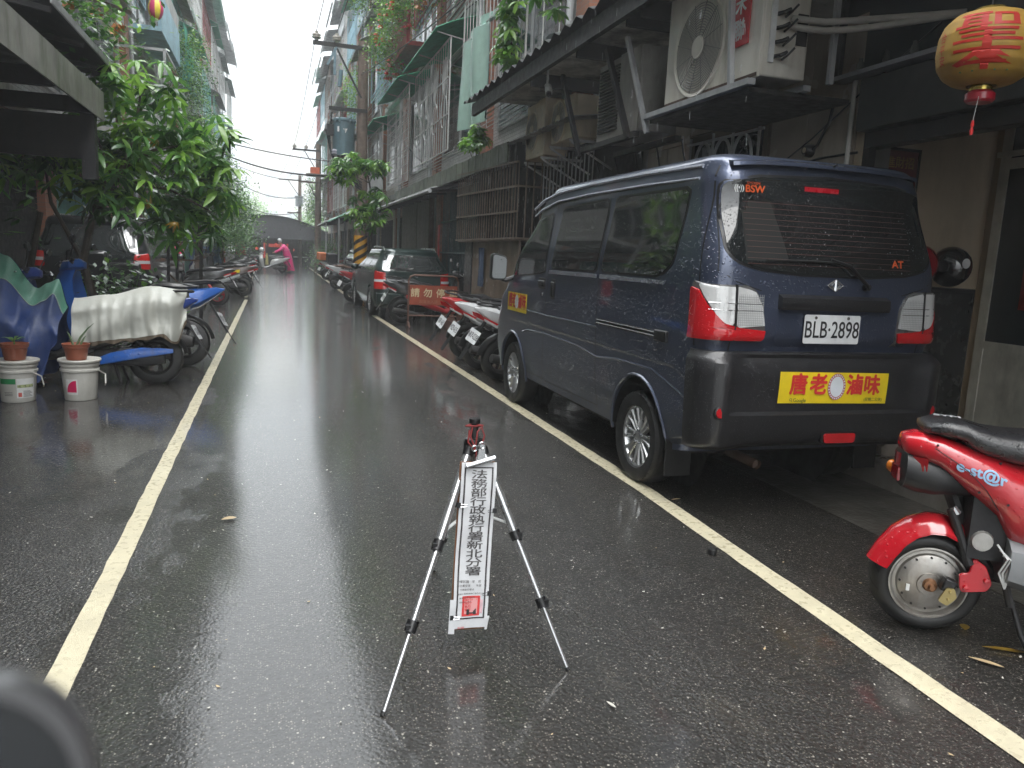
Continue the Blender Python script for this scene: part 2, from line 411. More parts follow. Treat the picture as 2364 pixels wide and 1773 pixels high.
# pavement apron of old concrete in front of the open garage
MB().box(3.02, 9, -6, 4.72, .0, .004).build('concrete_apron', mat('stained_concrete', (.075, .07, .062), .35, var=.4, vs=4, grain=.5, gs=30, dirt=.8, coat=.5), kind='structure')
MB().box(3.75, 9, -6, 8.0, .0, .15).build('garage_floor', mat('terrazzo_floor', (.20, .18, .155), .3, var=.2, vs=8, coat=.3), kind='structure')
st = MB(); st.box(3.72, 3.749, .2, 8.0, .0, .149)
st.build('step_riser', mat('step_tile', (.26, .24, .21), .35, var=.2, dirt=.4), kind='structure')

# ---------------------------------------------------------------- houses
def corr(m, x0, x1, y0, y1, z0, z1, pitch=.076, amp=.012, curl=0):   # corrugated sheet from (x0,z0) at the wall to (x1,z1) outside
    n = max(4, int(abs(y1-y0)/pitch*4)); k = 4 if curl else 1
    if n > 260: n = 260
    def P(u, v):
        y = y0+(y1-y0)*u; x = x0+(x1-x0)*v; z = z0+(z1-z0)*(v**(1+curl))
        return (x, y, z+amp*math.sin(u*n/4*2*PI))
    m.grid(P, n, k); m.grid(lambda u, v: tuple(a-b for a, b in zip(P(u, v), (0, 0, .004))), n, k, flip=True)
def cage(m, xa, xb, y0, y1, z0, z1, style, step, t=.014):
    # iron window cage standing out from the facade (xa) to its front (xb)
    bar = lambda p, q, r=t: m.beam(p, q, r, r, up=(1, 0, 0))
    for z in (z0, z1):
        bar((xb, y0, z), (xb, y1, z), t*2)
        for y in (y0, y1): bar((xa, y, z), (xb, y, z), t*2)
    for y in (y0, y1): bar((xb, y, z0), (xb, y, z1), t*2)
    n = max(3, round((y1-y0)/step)); h = z1-z0
    for j in (.33, .66) if style != 'belly' else (.5,):
        bar((xb, y0, z0+h*j), (xb, y1, z0+h*j), t*1.4)
        for y in (y0, y1): bar((xa, y, z0+h*j), (xb, y, z0+h*j), t*1.4)
    ks = max(2, round(abs(xb-xa)/step))
    for y in (y0, y1):
        for k in range(1, ks): x = xa+(xb-xa)*k/ks; bar((x, y, z0), (x, y, z1))
    for k in range(1, ks*2): x = xa+(xb-xa)*k/(ks*2); bar((x, y0, z0), (x, y1, z0))
    for i in range(1, n):
        y = y0+(y1-y0)*i/n
        if style == 'belly':
            xm = xa+(xb-xa)*.75; m.tube([(xa, y, z1), (xm, y, z1-.05), (xm, y, z0+.35), (xb, y, z0+.18), (xb-(xb-xa)*.2, y, z0+.02), (xa, y, z0)], t*.9, 4, False)
        else: bar((xb, y, z0), (xb, y, z1))
    if style == 'grid':
        k = max(3, round(h/step))
        for j in range(1, k): z = z0+h*j/k; bar((xb, y0, z), (xb, y1, z)); [bar((xa, y, z), (xb, y, z)) for y in (y0, y1)]
    if style == 'fan':
        for c in range(int((y1-y0)/.9)):
            cy = y0+.45+.9*c; cz = z0+h*.5
            for a in range(7):
                an = PI/2+(a-3)*.28; bar((xb, cy, cz), (xb, cy+.4*math.cos(an), cz+.75*math.sin(an)), t*1.3)
            m.tube([(xb, cy+.3*math.cos(t_), cz-.25+.3*math.sin(t_)) for t_ in [2*PI*i/12 for i in range(13)]], t*.8, 4, False)
def window(parent, xf, o, y0, y1, z0, z1, framem=None):
    f = MB(); d = o*.03
    x = xf+o*.012
    f.box(xf-.0+o*.002, x+d, y0, y1, z0, z0+.05); f.box(xf+o*.002, x+d, y0, y1, z1-.05, z1)
    for y in (y0, (y0+y1)/2-.02, y1-.05): f.box(xf+o*.002, x+d, y, y+.05, z0+.05, z1-.05)
    w_ = f.build('window', framem or m_alu, parent)
    p = MB(); p.box(xf+o*.004, xf+o*.014, y0+.05, y1-.05, z0+.05, z1-.05); p.build('pane', m_glassd, w_ if parent.name in WORLD else w_)
    return w_
CAGES = [m_cagew, m_cageg, m_cagebl, m_cageb, m_cagew, m_caget, m_cageg, m_cager, m_cagew]
def house(o, xf, y0, y1, seed, top, label, detail=1., spec=None, ground=True, floors=4):
    r = random.Random(seed); spec = spec or {}
    t = thing('apartment_house', label, 'house', (xf, (y0+y1)/2, 0), 0, 'walk-up houses on the right' if o < 0 else 'walk-up houses on the left', world=True)
    face = spec.get('face') or FACES[seed % len(FACES)]
    zg = 3.1; back = -o*6
    w_ = MB(); w_.box(xf, xf+back, y0+.003, y1-.003, zg, top-.4 if floors == 4 else zg+3*(floors-1))
    w_.build('wall', face, t)
    if ground:
        gw = MB(); xg = xf-o*.30
        gw.box(xg, xg-o*.25, y0+.003, y0+.35, 0, zg-.002); gw.box(xg, xg-o*.25, y1-.35, y1-.003, 0, zg-.002)
        gw.box(xg, xg-o*.25, y0+.35, y1-.35, 2.55, zg-.002)
        gw.build('ground_floor_wall', spec.get('gface') or FACES[(seed+3) % len(FACES)], t)
        gm = [m_dark, m_cageg, m_caget, m_cageb][seed % 4]
        sh = MB(); xs = xg-o*.12
        k = 26
        for i in range(k): sh.box(xs, xs-o*.02, y0+.35, y1-.35, 2.55*i/k+.006, 2.55*(i+1)/k-.006)
        sh.box(xs-o*.022, xs-o*.05, y0+.35, y1-.35, 0, 2.55)
        sh.build('shutter', gm, t)
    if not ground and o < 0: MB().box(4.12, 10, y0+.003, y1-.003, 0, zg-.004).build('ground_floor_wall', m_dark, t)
    pil = MB(); pil.box(xf+o*.005, xf+o*.14, y0+.003, y0+.42, zg, top-.5); pil.build('pilaster', [t_brick, t_cream, t_grey, t_brick][seed % 4], t)
    pp = MB(); pp.tube([(xf+o*.18, y0+.55, 0 if ground else zg), (xf+o*.18, y0+.55, top-.6)], .045, 6); pp.build('drainpipe', m_gsheet, t)
    step = .21/detail
    nf = floors-1
    for f in range(nf):
        z = zg+3*f
        if z+2.6 > top-.3: break
        sp = spec.get(f, {})
        a = y0+.65+r.uniform(0, .15); b = y1-.15-r.uniform(0, .25)
        sl_ = MB(); sl_.box(xf+o*.003, xf+o*sp.get('slab', .12), y0+.003, y1-.003, z-.08, z+.1); sl_.build('floor_band', m_concp, t)
        window(t, xf, o, a+.02, b-.02, z+.45, z+2.45)
        st_ = sp.get('style') or r.choice(['vert', 'grid', 'vert', 'fan', 'belly', 'vert'])
        cm = sp.get('cm') or CAGES[r.randrange(len(CAGES))]
        p = sp.get('p', r.uniform(.5, .72)); z0 = z+sp.get('z0', r.uniform(.15, .5)); z1 = z+sp.get('z1', r.uniform(2.3, 2.55))
        if st_ == 'balcony':
            bm = MB(); bm.box(xf+o*.003, xf+o*p, a, b, z+.12, z+.22); bm.box(xf+o*(p-.08), xf+o*p, a, b, z+.22, z+1.0)
            bm.build('balcony', sp.get('bm', m_concp), t)
        elif st_ != 'none':
            c = MB(); cage(c, xf, xf+o*p, a, b, z0, z1, st_, step, .0085+.003/detail); c.build('window_cage', cm, t, smooth=0)
        if sp.get('panel') or (r.random() < .28 and st_ != 'belly'):
            pm = sp.get('panelm') or r.choice([m_gsheet, m_cagebl, m_gsheet, m_concp, m_green])
            c = MB(); c.box(xf+o*(p-.03), xf+o*(p-.045), a+.02, b-.02-r.choice([0, 1.2]), z0, z0+r.uniform(.5, 1.3)); c.build('cladding_sheet', pm, t)
        if sp.get('awn', r.random() < .62):
            am = sp.get('awnm') or r.choice([m_green, m_gsheet, m_zinc, m_zinc, m_green])
            c = MB(); corr(c, xf+o*.02, xf+o*(p+.3), a-.12, b+.1, z1+.42, z1+.1, pitch=.09/detail, amp=.014, curl=.6 if r.random() < .5 else 0); c.build('awning', am, t)
            for y in (a, (a+b)/2, b): MB().beam((xf, y, z1-.1), (xf+o*(p+.26), y, z1+.06), .02).build('awning_bracket', m_cageg, t)
    if floors == 4:
        rf = MB(); corr(rf, xf-o*.8, xf+o*(.78+r.uniform(-.05, .2)), y0, y1, top+.25, top-.1, pitch=.15, amp=.02); rf.build('roof', m_zinc, t)
        rw = MB(); rw.box(xf+o*.30, xf+o*.36, y0+.1, y1-.1, top-1.5+r.uniform(0, .6), top-.16); rw.build('rooftop_panel', r.choice([m_gsheet, m_zinc, m_cagebl, m_concp]), t)
        gt = MB(); gt.box(xf+o*.92, xf+o*1.0, y0, y1, top-.24, top-.14); gt.build('gutter', m_zinc, t)
    return t
G = m_green
R_SPECS = {
 0: dict(face=t_brown), 1: dict(face=t_grey),
}
# right row: facade X = 3.85, fronts of the cages near X = 3.15
RH = [(9.35, 14.0, 'bars half hidden by a green sheet, above the canopy'), (14.0, 18.5, 'brick pilaster beside a grey iron cage with a fan pattern'),
      (18.5, 23.2, 'green arched awning over a tall grid cage on its second storey'), (23.2, 27.8, 'blue bulging window cage behind the brown pole'), (27.8, 32.5, 'cream panel and red balcony beyond the pole'),
      (32.5, 37.0, 'pale blue sheet under its rooftop shed'), (37.0, 41.5, 'green mesh and small striped awning'), (41.5, 46.0, 'orange planter on a ledge past the second pole'),
      (46.0, 51.0, 'bare grey bars on every storey'), (51.0, 56.5, 'grey roof lip just before the last house'), (56.5, 62.0, 'last of the right row before the arched hall')]
for i, (a, b, s) in enumerate(RH):
    sp = {}
    if i == 0: sp = dict(face=t_grey, **{'0': 0}); sp = {'face': t_grey, 'gface': t_brown, 0: dict(style='vert', cm=m_cagew, z0=.5, z1=2.5, awn=False, panel=False, p=.68), 1: dict(style='vert', cm=m_cager, awn=True, awnm=m_zinc)}
    if i == 1: sp = {'face': t_white, 0: dict(style='fan', cm=m_cagew, z0=.2, z1=2.2, awn=True, awnm=G, p=.7), 1: dict(style='vert', cm=m_cager, p=.8, awn=True, awnm=m_zinc)}
    if i == 2: sp = {'face': t_white, 0: dict(style='grid', cm=m_cagew, z0=.0, z1=2.25, awn=True, awnm=G, p=.7), 1: dict(style='balcony', bm=m_cager, p=.8, awn=False), 2: dict(style='vert', cm=m_cagew)}
    if i == 3: sp = {'face': t_cream, 0: dict(style='vert', cm=m_cagew, z0=.1, z1=2.0, awn=True, awnm=G), 1: dict(style='belly', cm=m_cagebl, z0=.2, awn=True, awnm=m_zinc), 2: dict(style='belly', cm=m_cagew), 3: {}}
    if i == 4: sp = {'face': t_cream, 2: dict(style='vert', cm=m_cagebl, panel=True)}
    if i == 5: sp = {'face': t_grey, 2: dict(style='vert', cm=m_cagebl, panel=True, panelm=m_cagebl)}
    house(-1, 3.85, a, b, 20+i*7+i, 13.1+.5*((i*5) % 3)/2, 'right-hand house with '+s, detail=1. if i < 4 else .8 if i < 7 else .55, spec=sp, ground=i > 2)
LH = [(-6.0, -.5, 'behind the near tin canopy'), (-.5, 4.5, 'its wall lost in the dark under the tin canopy'), (4.5, 9.5, 'at the end of the tin canopy'), (9.5, 15.0, 'pale awning above the broad-leaved tree'), (15.0, 20.0, 'long concrete balcony over the parked dark car'),
      (20.0, 25.0, 'blue boards behind slanting rails'), (25.0, 30.0, 'green netting and creepers on the third storey'), (30.0, 35.5, 'cream cladding under a tin eave'), (35.5, 41.0, 'pale blue panels below the eave'),
      (41.0, 47.0, 'green striped curved awning near the roof'), (47.0, 53.0, 'grey steps of awnings'), (53.0, 60.0, 'yellow sheet hanging at the far end')]
for i, (a, b, s) in enumerate(LH):
    sp = {}
    if i == 3: sp = {'face': t_grey, 0: dict(style='none', awn=False, panel=False), 1: dict(style='vert', cm=m_cagew, p=.8, z0=.1)}
    if i == 4: sp = {'face': t_cream, 0: dict(style='balcony', p=.85, awn=False), 1: dict(style='vert', cm=m_cagebl, panel=True, panelm=m_cagebl)}
    if i == 5: sp = {'face': t_grey, 0: dict(style='balcony', p=.85), 1: dict(style='balcony', p=.8, bm=m_cagebl, awn=True), 2: dict(style='vert', cm=m_cagew, panel=True, panelm=t_cream)}
    if i == 6: sp = {'face': t_brick, 0: dict(style='vert', cm=m_cagew), 1: dict(style='vert', cm=m_caget, panel=True, panelm=m_green)}
    if i == 7: sp = {'face': t_cream, 2: dict(style='vert', cm=m_cagew, panel=True, panelm=m_concp)}
    if i == 9: sp = {'face': t_grey, 3: dict(), 2: dict(style='vert', awn=True, awnm=m_green)}
    house(1, -3.25, a, b, 50+i*5+i, 13.0+.4*((i*7) % 3), 'left-hand house with '+s, detail=.9 if i < 6 else .6, spec=sp, ground=i > 2)
# deep ground floor of the near left houses: dark wall well behind the canopy
gl = thing('shopfront', 'dark shuttered shopfront deep under the left tin canopy', 'shopfront', (-4.6, 3, 0), world=True)
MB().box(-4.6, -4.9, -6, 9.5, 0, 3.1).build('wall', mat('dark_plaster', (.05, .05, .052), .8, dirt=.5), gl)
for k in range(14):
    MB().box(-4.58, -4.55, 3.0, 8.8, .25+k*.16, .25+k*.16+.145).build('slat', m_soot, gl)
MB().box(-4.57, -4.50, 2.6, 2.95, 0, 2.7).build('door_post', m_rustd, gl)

# ---------------------------------------------------------------- right: open garage of the nearest house
t = thing('garage_house', 'nearest right house, beige tiled, with an open dark garage and shutter box', 'house', (4.0, 4.0, 0), world=True)
m_tile = mat('beige_wall_tile', (.38, .32, .255), .25, var=.12, vs=1.2, dirt=.5, dirtcol=(.14, .12, .10), coat=.25)
m_cream = mat('cream_plaster', (.44, .36, .26), .6, var=.12, vs=1.5, dirt=.4, dirtcol=(.2, .17, .12))
sh = MB(); sh.box(4.02, 4.3, 4.74, 9.35, .15, 2.95); sh.box(4.0, 10, -6, 9.35, 3.5, 12.8); sh.box(4.02, 4.3, -6, .4, .15, 3.5); sh.build('wall', m_conc, t)
iw = MB(); iw.box(4.3, 5.35, 4.8, 4.9, .15, 3.5); iw.build('side_wall', m_cream, t)
iw = MB(); iw.box(5.35, 5.5, 3.3, 4.9, 2.55, 3.5); iw.box(5.35, 5.5, 4.72, 4.9, .15, 2.55); iw.box(5.35, 5.5, -6, 3.3, .15, 3.5); iw.build('back_wall', m_cream, t)
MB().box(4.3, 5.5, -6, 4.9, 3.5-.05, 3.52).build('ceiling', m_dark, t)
# the tiles between the opening and the iron window
for iy, (ya, yb) in enumerate([(4.75, 5.30), (5.305, 5.76), (7.1, 7.55), (7.555, 8.0)]):
    for iz in range(5):
        MB().box(3.985+.002*((iy+iz) % 3), 4.019, ya+.002, yb-.002, .16+.6*iz, .16+.6*iz+.594).build('wall_tile', m_tile, t)
for iz, (za, zb) in enumerate([(.16, .75), (.755, 1.35), (1.355, 1.94), (2.62, 2.95)]):
    for k in range(3): MB().box(3.987, 4.019, 5.765+k*.445, 5.765+k*.445+.44, za, zb).build('wall_tile', m_tile, t)
# iron window with rings
wn = MB(); wn.box(3.97, 4.018, 5.78, 5.84, 1.96, 2.6); wn.box(3.97, 4.018, 7.02, 7.08, 1.96, 2.6); wn.box(3.97, 4.018, 5.84, 7.02, 2.54, 2.6); wn.box(3.97, 4.018, 5.84, 7.02, 1.96, 2.02)
wo_ = wn.build('window', m_cageb, t)
MB().box(4.0, 4.019, 5.84, 7.02, 2.02, 2.54).build('pane', m_glassd, wo_)
gr = MB()
for c in (6.1, 6.42, 6.75):
    gr.tube([(3.94, c+.15*math.cos(a), 2.27+.24*math.sin(a)) for a in [2*PI*i/24 for i in range(25)]], .014, 8, False)
    gr.tube([(3.94, c+.07*math.cos(a), 2.22+.10*math.sin(a)) for a in [2*PI*i/20 for i in range(21)]], .011, 8, False)
for y in (5.86, 6.26, 6.59, 7.0): gr.beam((3.94, y, 1.98), (3.94, y, 2.58), .018)
gr.beam((3.94, 5.8, 2.52), (3.94, 7.05, 2.52), .02); gr.beam((3.94, 5.8, 2.02), (3.94, 7.05, 2.02), .02)
gr.build('ring_grille', m_cagew, wo_)
# roller shutter box, guide rail, ledge and dark strip window above it
MB().box(3.90, 4.34, -6, 4.66, 2.33, 2.68).build('shutter_box', mat('grey_sheet_box', (.055, .058, .06), .45, .3, dirt=.3), t, bevel=.01)
MB().box(3.98, 4.1, -6, 4.64, 2.22, 2.328).build('shutter_slat', m_soot, t)
gd = MB(); gd.box(3.99, 4.05, 4.60, 4.66, .15, 2.33); gd.build('guide_rail', m_soot, t)
MB().box(3.985, 4.02, 4.665, 4.735, .15, 2.7).build('door_jamb', m_cream, t)
MB().box(3.86, 4.0, -6, 4.95, 2.705, 2.735).build('ledge', mat('grey_ledge', (.30, .30, .31), .5), t)
dw = MB(); dw.box(3.99, 4.0, -6, 5.05, 2.74, 3.5); dw.build('strip_window', m_glassd, t)
for a_, b_ in ((4.96, 5.06), (1.5, 1.56)): MB().box(3.95, 3.985, a_, b_, 2.74, 3.5).build('window_post', m_soot, t)
for k in range(9): MB().lathe([(.0, 0), (.026, 0), (.026, .05), (.014, .075), (.016, .09), (0, .09)], (3.92, 4.7-k*.24, 2.737), n=10).build('glass_float', mat('bottle_glass', (.12, .13, .12), .1, trans=.5), t)
pi = MB(); pi.tube([(3.96, 4.78, .2), (3.96, 4.78, 2.7)], .017, 8); pi.build('conduit', mat('white_pvc', (.5, .49, .46), .4, dirt=.3), t)
cb = MB(); cb.tube([(3.97, 4.0, 2.95), (3.97, 4.7, 2.62), (3.97, 5.2, 2.36), (3.97, 5.75, 2.13)], .006, 6)
cb.tube([(3.93, 4.95, 2.55), (3.95, 5.0, 2.45), (3.96, 5.12, 2.3), (3.97, 5.25, 2.24)], .012, 6)
cb.tube([(3.975, 4.7, 2.20), (3.975, 5.1, 2.20), (3.975, 5.6, 2.15), (3.975, 6, 2.12)], .009, 6); cb.build('cable', m_wire, t)
# inside: door wall with white frame
dr = MB(); dr.box(5.30, 5.348, 4.62, 4.70, .15, 2.55); dr.box(5.30, 5.348, 3.3, 4.62, 2.18, 2.26); dr.box(5.30, 5.348, 3.3, 4.62, 2.48, 2.56); dr.box(5.28, 5.3, 3.2, 4.72, 2.27, 2.31)
dr.box(5.30, 5.348, 3.3, 4.62, .82, .88); dr.box(5.31, 5.345, 3.3, 4.62, .15, .82); dr.box(5.30, 5.348, 4.05, 4.1, .15, .82)
dd = dr.build('door', mat('off_white_frame', (.60, .58, .50), .4, dirt=.4), t)
MB().box(5.31, 5.34, 3.3, 4.62, .88, 2.18).build('pane', m_glassd, dd); MB().box(5.31, 5.34, 3.3, 4.62, 2.26, 2.48).build('pane', m_glassd, dd)

def charprint(s, x, y, z, size, m, parent, rot=FY, **kw): return text_part(s, size, m, parent, Tm(x, y, z) @ rot, **kw)
ps = thing('new_year_poster', 'framed dark red lucky poster with gold characters on the garage side wall', 'poster', (4.4, 4.8, 2.0))
MB().box(-.21, .21, -.012, -.002, -.33, .27).build('paper', mat('dark_red_paper', (.11, .018, .014), .5), ps)
f = MB(); [f.box(*b) for b in ((-.225, -.205, -.018, -.003, -.34, .28), (.205, .225, -.018, -.003, -.34, .28), (-.205, .205, -.018, -.003, .26, .28), (-.205, .205, -.018, -.003, -.34, -.32))]; f.build('frame', m_soot, ps)
m_gold = mat('gold_print', (.32, .22, .06), .4, .3)
text_part('寶進財招', .088, m_gold, ps, Tm(0, -.0125, .17) @ FY, bold=.01)
c = MB(); [c.tube([(k*.05+.02*math.cos(a), -.014, -.02+.02*math.sin(a)) for a in [2*PI*i/10 for i in range(11)]], .003, 4, False) for k in (-1, 0, 1)]; c.build('ornament', m_gold, ps)
rp = thing('red_poster', 'large red poster with a dark figure on the garage back door', 'poster', (5.30, 4.15, 1.5))
MB().box(-.006, 0, -.22, .22, -.36, .33).build('paper', mat('red_poster_paper', (.20, .018, .018), .5, var=.4), rp)
MB().box(-.008, -.0065, -.035, .035, -.02, .12).build('figure_print', m_ink, rp)
cbn = thing('cabinet', 'tall black cabinet with two steel handles standing right behind the van', 'cabinet', (4.35, 4.5, .15), world=False)
MB().box(-.45, .42, -.22, .22, 0, 1.13).build('body', m_black, cbn, bevel=.006)
for x in (-.40, -.03): MB().box(x, x+.36 if x < -.1 else x+.42, -.235, -.222, .03, 1.10).build('door', mat('black_laminate', (.02, .02, .02), .25), cbn)
for x in (-.25, -.14): h = MB(); h.tube([(x, -.24, .86), (x, -.262, .84), (x, -.262, .68), (x, -.24, .66)], .006, 8); h.build('handle', m_steel, cbn)
for nm, x, c, lab in (('motorcycle_helmet', 4.36, (.20, .008, .015), 'dark red motorcycle helmet on the black cabinet'), ('motorcycle_helmet', 4.66, (.012, .012, .013), 'black motorcycle helmet with a white oval badge on the black cabinet')):
    h = thing(nm, lab, 'helmet', (x, 4.42, 1.285), group='helmets on the cabinet')
    q = MB(); q.ball((0, 0, .145), (.125, .15, .145), 18, 12); q.build('shell', mat('shell'+lab[:8], c, .15, coat=1.), h)
    if c[0] < .1: b = MB(); b.lathe([(0, 0), (.035, 0), (.035, .003), (0, .003)], (-.02, -.150, .17), 'y', 20); b.build('badge', m_clear, h)
sheet = thing('paper_sheet', 'white sheet of paper lying on the black cabinet below the helmets', 'paper', (4.05, 4.33, 1.283)); MB().box(-.12, .12, -.04, .05, 0, .002).build('sheet', m_white, sheet)
shs = thing('shoe_pair', 'worn grey trainers on the tiled step', 'shoes', (3.92, 4.2, .152))
for dx, dy, a in ((0, 0, .3), (.12, -.16, -.4)):
    q = MB(); q.M = Tm(dx, dy, 0) @ Rz(a); q.loft([[(x, sx*w_, z) for sx, z in ((-1, 0), (1, 0), (1, h_*.6), (.5, h_), (-.5, h_), (-1, h_*.6))] for x, w_, h_ in ((-.13, .03, .05), (-.09, .045, .085), (0, .04, .09), (.08, .05, .05), (.14, .03, .03))]); q.build('shoe', mat('shoe_canvas', (.20, .17, .14), .8, dirt=.5), shs)
# lantern
m_lan = mat('lantern_cloth', (.42, .25, .045), .6, var=.2, vs=9)
LS_ = .80
ln = thing('paper_lantern', 'large yellow temple lantern with bold red characters and a red collar', 'lantern', (2.98, 2.8, 2.11))
prof = [(.075, .085), (.15, .095), (.20, .13), (.232, .18), (.243, .25), (.238, .33), (.215, .39), (.17, .435), (.10, .46)]
def lan_r(z): return I(z, [p[1] for p in prof], [p[0] for p in prof])
prof2 = [(I(z, [p[1] for p in prof], [p[0] for p in prof])*(1+.006*(i % 2)), z) for i, z in enumerate([.085+.375*k/46 for k in range(47)])]
MB().lathe(prof2, n=48).build('shade', m_lan, ln, smooth=60)
MB().lathe([(.0, .0), (.062, .0), (.075, .012), (.075, .045), (.062, .058), (.0, .058)], n=28).build('collar', mat('red_collar', (.45, .01, .03), .3, coat=.6), ln)
MB().lathe([(.052, .059), (.056, .062), (.056, .084), (.052, .086)], n=28).build('brass_ring', mat('brass', (.6, .45, .12), .25, .9), ln)
MB().lathe([(.10, .455), (.08, .475), (.0, .48)], n=28).build('top_cap', mat('brass', (.6, .45, .12), .25, .9), ln)
q = MB(); q.tube([(0, 0, .48), (0, 0, .62)], .004, 6); q.build('hanging_wire', m_wire, ln)
q = MB(); q.tube([(-.06, -.05, .02), (-.078, -.05, -.11)], .0012, 5); q.build('cord', m_white, ln)
q = MB(); q.lathe([(0, -.31), (.007, -.31), (.010, -.285), (.005, -.272), (.010, -.26), (.006, -.235), (0, -.235)], (-.078, -.05, .13), n=10); q.build('tassel_bead', mat('red_bead', (.7, .01, .01), .3), ln)
def wrap_text(s, size, mt, ang, zc, wx=1., sy=1., bold=.0, name='lettering'):
    cu = bpy.data.curves.new('c', 'FONT'); cu.body = s; cu.size = size; cu.align_x = 'CENTER'; cu.align_y = 'CENTER'; cu.offset = bold*size; cu.resolution_u = 3
    ob = bpy.data.objects.new('c', cu); COL.objects.link(ob); bpy.context.view_layer.update()
    me = bpy.data.meshes.new_from_object(ob.evaluated_get(bpy.context.evaluated_depsgraph_get())); bpy.data.objects.remove(ob)
    import bmesh
    bm = bmesh.new(); bm.from_mesh(me)
    for _ in range(3):
        es = [e for e in bm.edges if e.calc_length() > .018]
        if es: bmesh.ops.subdivide_edges(bm, edges=es, cuts=1)
        bmesh.ops.triangulate(bm, faces=bm.faces)
    for v in bm.verts:
        x, y = v.co.x*wx, v.co.y*sy; z = zc+y; r_ = lan_r(z)+.0035; a = ang+x/.235
        v.co = (r_*math.cos(a), r_*math.sin(a), z)
    bm.to_mesh(me); bm.free(); me.materials.clear(); me.materials.append(mt); link(name, me, ln)
m_lred = mat('lantern_red', (.50, .025, .015), .6)
A0 = math.radians(-137)
wrap_text('聖', .20, m_lred, A0, .325, 1.75, .85, .012); wrap_text('本', .19, m_lred, A0, .185, 1.85, .72, .02)
wrap_text('平', .05, m_lred, A0-1.02, .25, 1, 1.1, .0); wrap_text('安', .05, m_lred, A0-1.02, .195, 1, 1.1, .0); wrap_text('合', .05, m_lred, A0-1.02, .31, 1, 1.1, .0); wrap_text('人', .05, m_lred, A0+1.05, .19, 1, 1.1, .0)
for a in (A0-.42, A0+.42):
    q = MB(); q.tube([(( lan_r(.125)+.002)*math.cos(a+.10*math.cos(t_)*1.6), (lan_r(.125)+.002)*math.sin(a+.10*math.cos(t_)*1.6), .125+.018*math.sin(t_)+.006*math.sin(3*t_)) for t_ in [PI*i/10 for i in range(11)]], .006, 5); q.build('painted_cloud', mat('lantern_green', (.03, .16, .06), .6), ln)
ln.scale = (.80, .80, .82); ln.location = (2.985, 2.8, 2.115)
# black awning that carries the air conditioners
aw = thing('awning', 'long black corrugated awning above the hanging air conditioners on the right', 'awning', (2.8, 6, 3.6), world=True)
q = MB(); corr(q, 4.0, 2.78, -6, 11.9, 3.98, 3.62, pitch=.30, amp=.03); q.build('corrugated_sheet', mat('black_sheet', (.045, .047, .05), .45, .2, dirt=.6), aw)
MB().box(2.84, 2.90, -6, 11.6, 3.40, 3.565).build('fascia', m_soot, aw)
MB().box(2.905, 3.98, -6, 10.9, 3.50, 3.53).build('soffit', mat('peeling_soffit', (.46, .44, .40), .8, var=.5, vs=5, dirt=.8), aw)
for y in (4.3, 4.72, 6.12, 6.4, 7.55, 9.0): MB().box(2.91, 3.85, y, y+.05, 3.35, 3.495).build('crossbeam', m_soot, aw)
# cctv camera
cc = thing('security_camera', 'small white security camera under the black awning', 'camera', (3.0, 8.6, 3.27), world=False)
q = MB(); q.tube([(0, .1, .03), (-.01, .02, 0), (-.03, -.06, -.08)], [.03, .04, .042], 14); q.build('body', m_white, cc); q = MB(); q.tube([(-.03, -.06, -.08), (-.034, -.075, -.10)], .032, 14); q.build('lens', m_black, cc)
q = MB(); q.tube([(0, .1, .03), (.02, .15, .12), (.02, .15, .23)], .012, 8); q.build('bracket', m_white, cc)

# air conditioners
def ac_fan(parent, x, y, z, r, m, o=-1):
    ring = MB(); ring.lathe([(r, 0), (r+.025, -.008), (r+.03, .008)], (x, y, z), 'x', 40); ring.build('fan_ring', m, parent)
    MB().lathe([(0, .05), (r, .05)], (x, y, z), 'x', 32).build('fan_recess', m_dark, parent)
    b = MB()
    for k in range(3):
        a0 = k*2*PI/3
        b.grid(lambda u, v, a0=a0: (x+.035-.02*u, y+(.06+(r-.08)*v)*math.cos(a0+u*1.2-.4*v), z+(.06+(r-.08)*v)*math.sin(a0+u*1.2-.4*v)), 5, 4)
    b.build('fan_blade', m_soot, parent)
    q = MB(); rr = .09
    while rr < r:
        q.tube([(x-.004, y+rr*math.cos(a), z+rr*math.sin(a)) for a in [2*PI*i/36 for i in range(37)]], .0035, 4, False); rr += .0185
    for k in range(12):
        a = 2*PI*k/12; q.tube([(x-.001, y+.08*math.cos(a), z+.08*math.sin(a)), (x-.001, y+r*math.cos(a+.25), z+r*math.sin(a+.25))], .0035, 4, False)
    q.build('fan_guard', mat('guard_wire', (.30, .29, .27), .4, .4), parent)
    MB().lathe([(0, -.012), (.078, -.012), (.085, .0), (.085, .01)], (x, y, z), 'x', 28).build('hub_cap', m, parent)
m_acw = mat('aged_white_enamel', (.76, .73, .65), .38, var=.1, vs=2, dirt=.5, dirtcol=(.18, .12, .07), coat=.2)
m_acb = mat('beige_enamel', (.66, .57, .43), .45, var=.1, dirt=.4, dirtcol=(.2, .15, .1))
ac = thing('air_conditioner', 'largest white air conditioner with a red two-character badge, hanging under the black awning', 'air conditioner', (3.1, 5.35, 2.62), group='air conditioners on the right wall', world=True)
MB().box(3.12, 3.48, 4.71, 5.99, 2.63, 3.44).build('casing', m_acw, ac, bevel=.012)
MB().box(3.1, 3.118, 4.70, 6.0, 2.62, 3.45).build('front_panel', m_acw, ac, bevel=.004)
ac_fan(ac, 3.092, 5.50, 2.985, .33, m_acw)
MB().box(3.095, 3.099, 4.71, 5.99, 2.625, 2.65).build('rust_stain', m_rustd, ac)
rb = MB().box(3.088, 3.0945, 4.83, 5.06, 2.86, 3.44).build('badge', mat('red_badge', (.50, .015, .02), .35, coat=.3), ac)
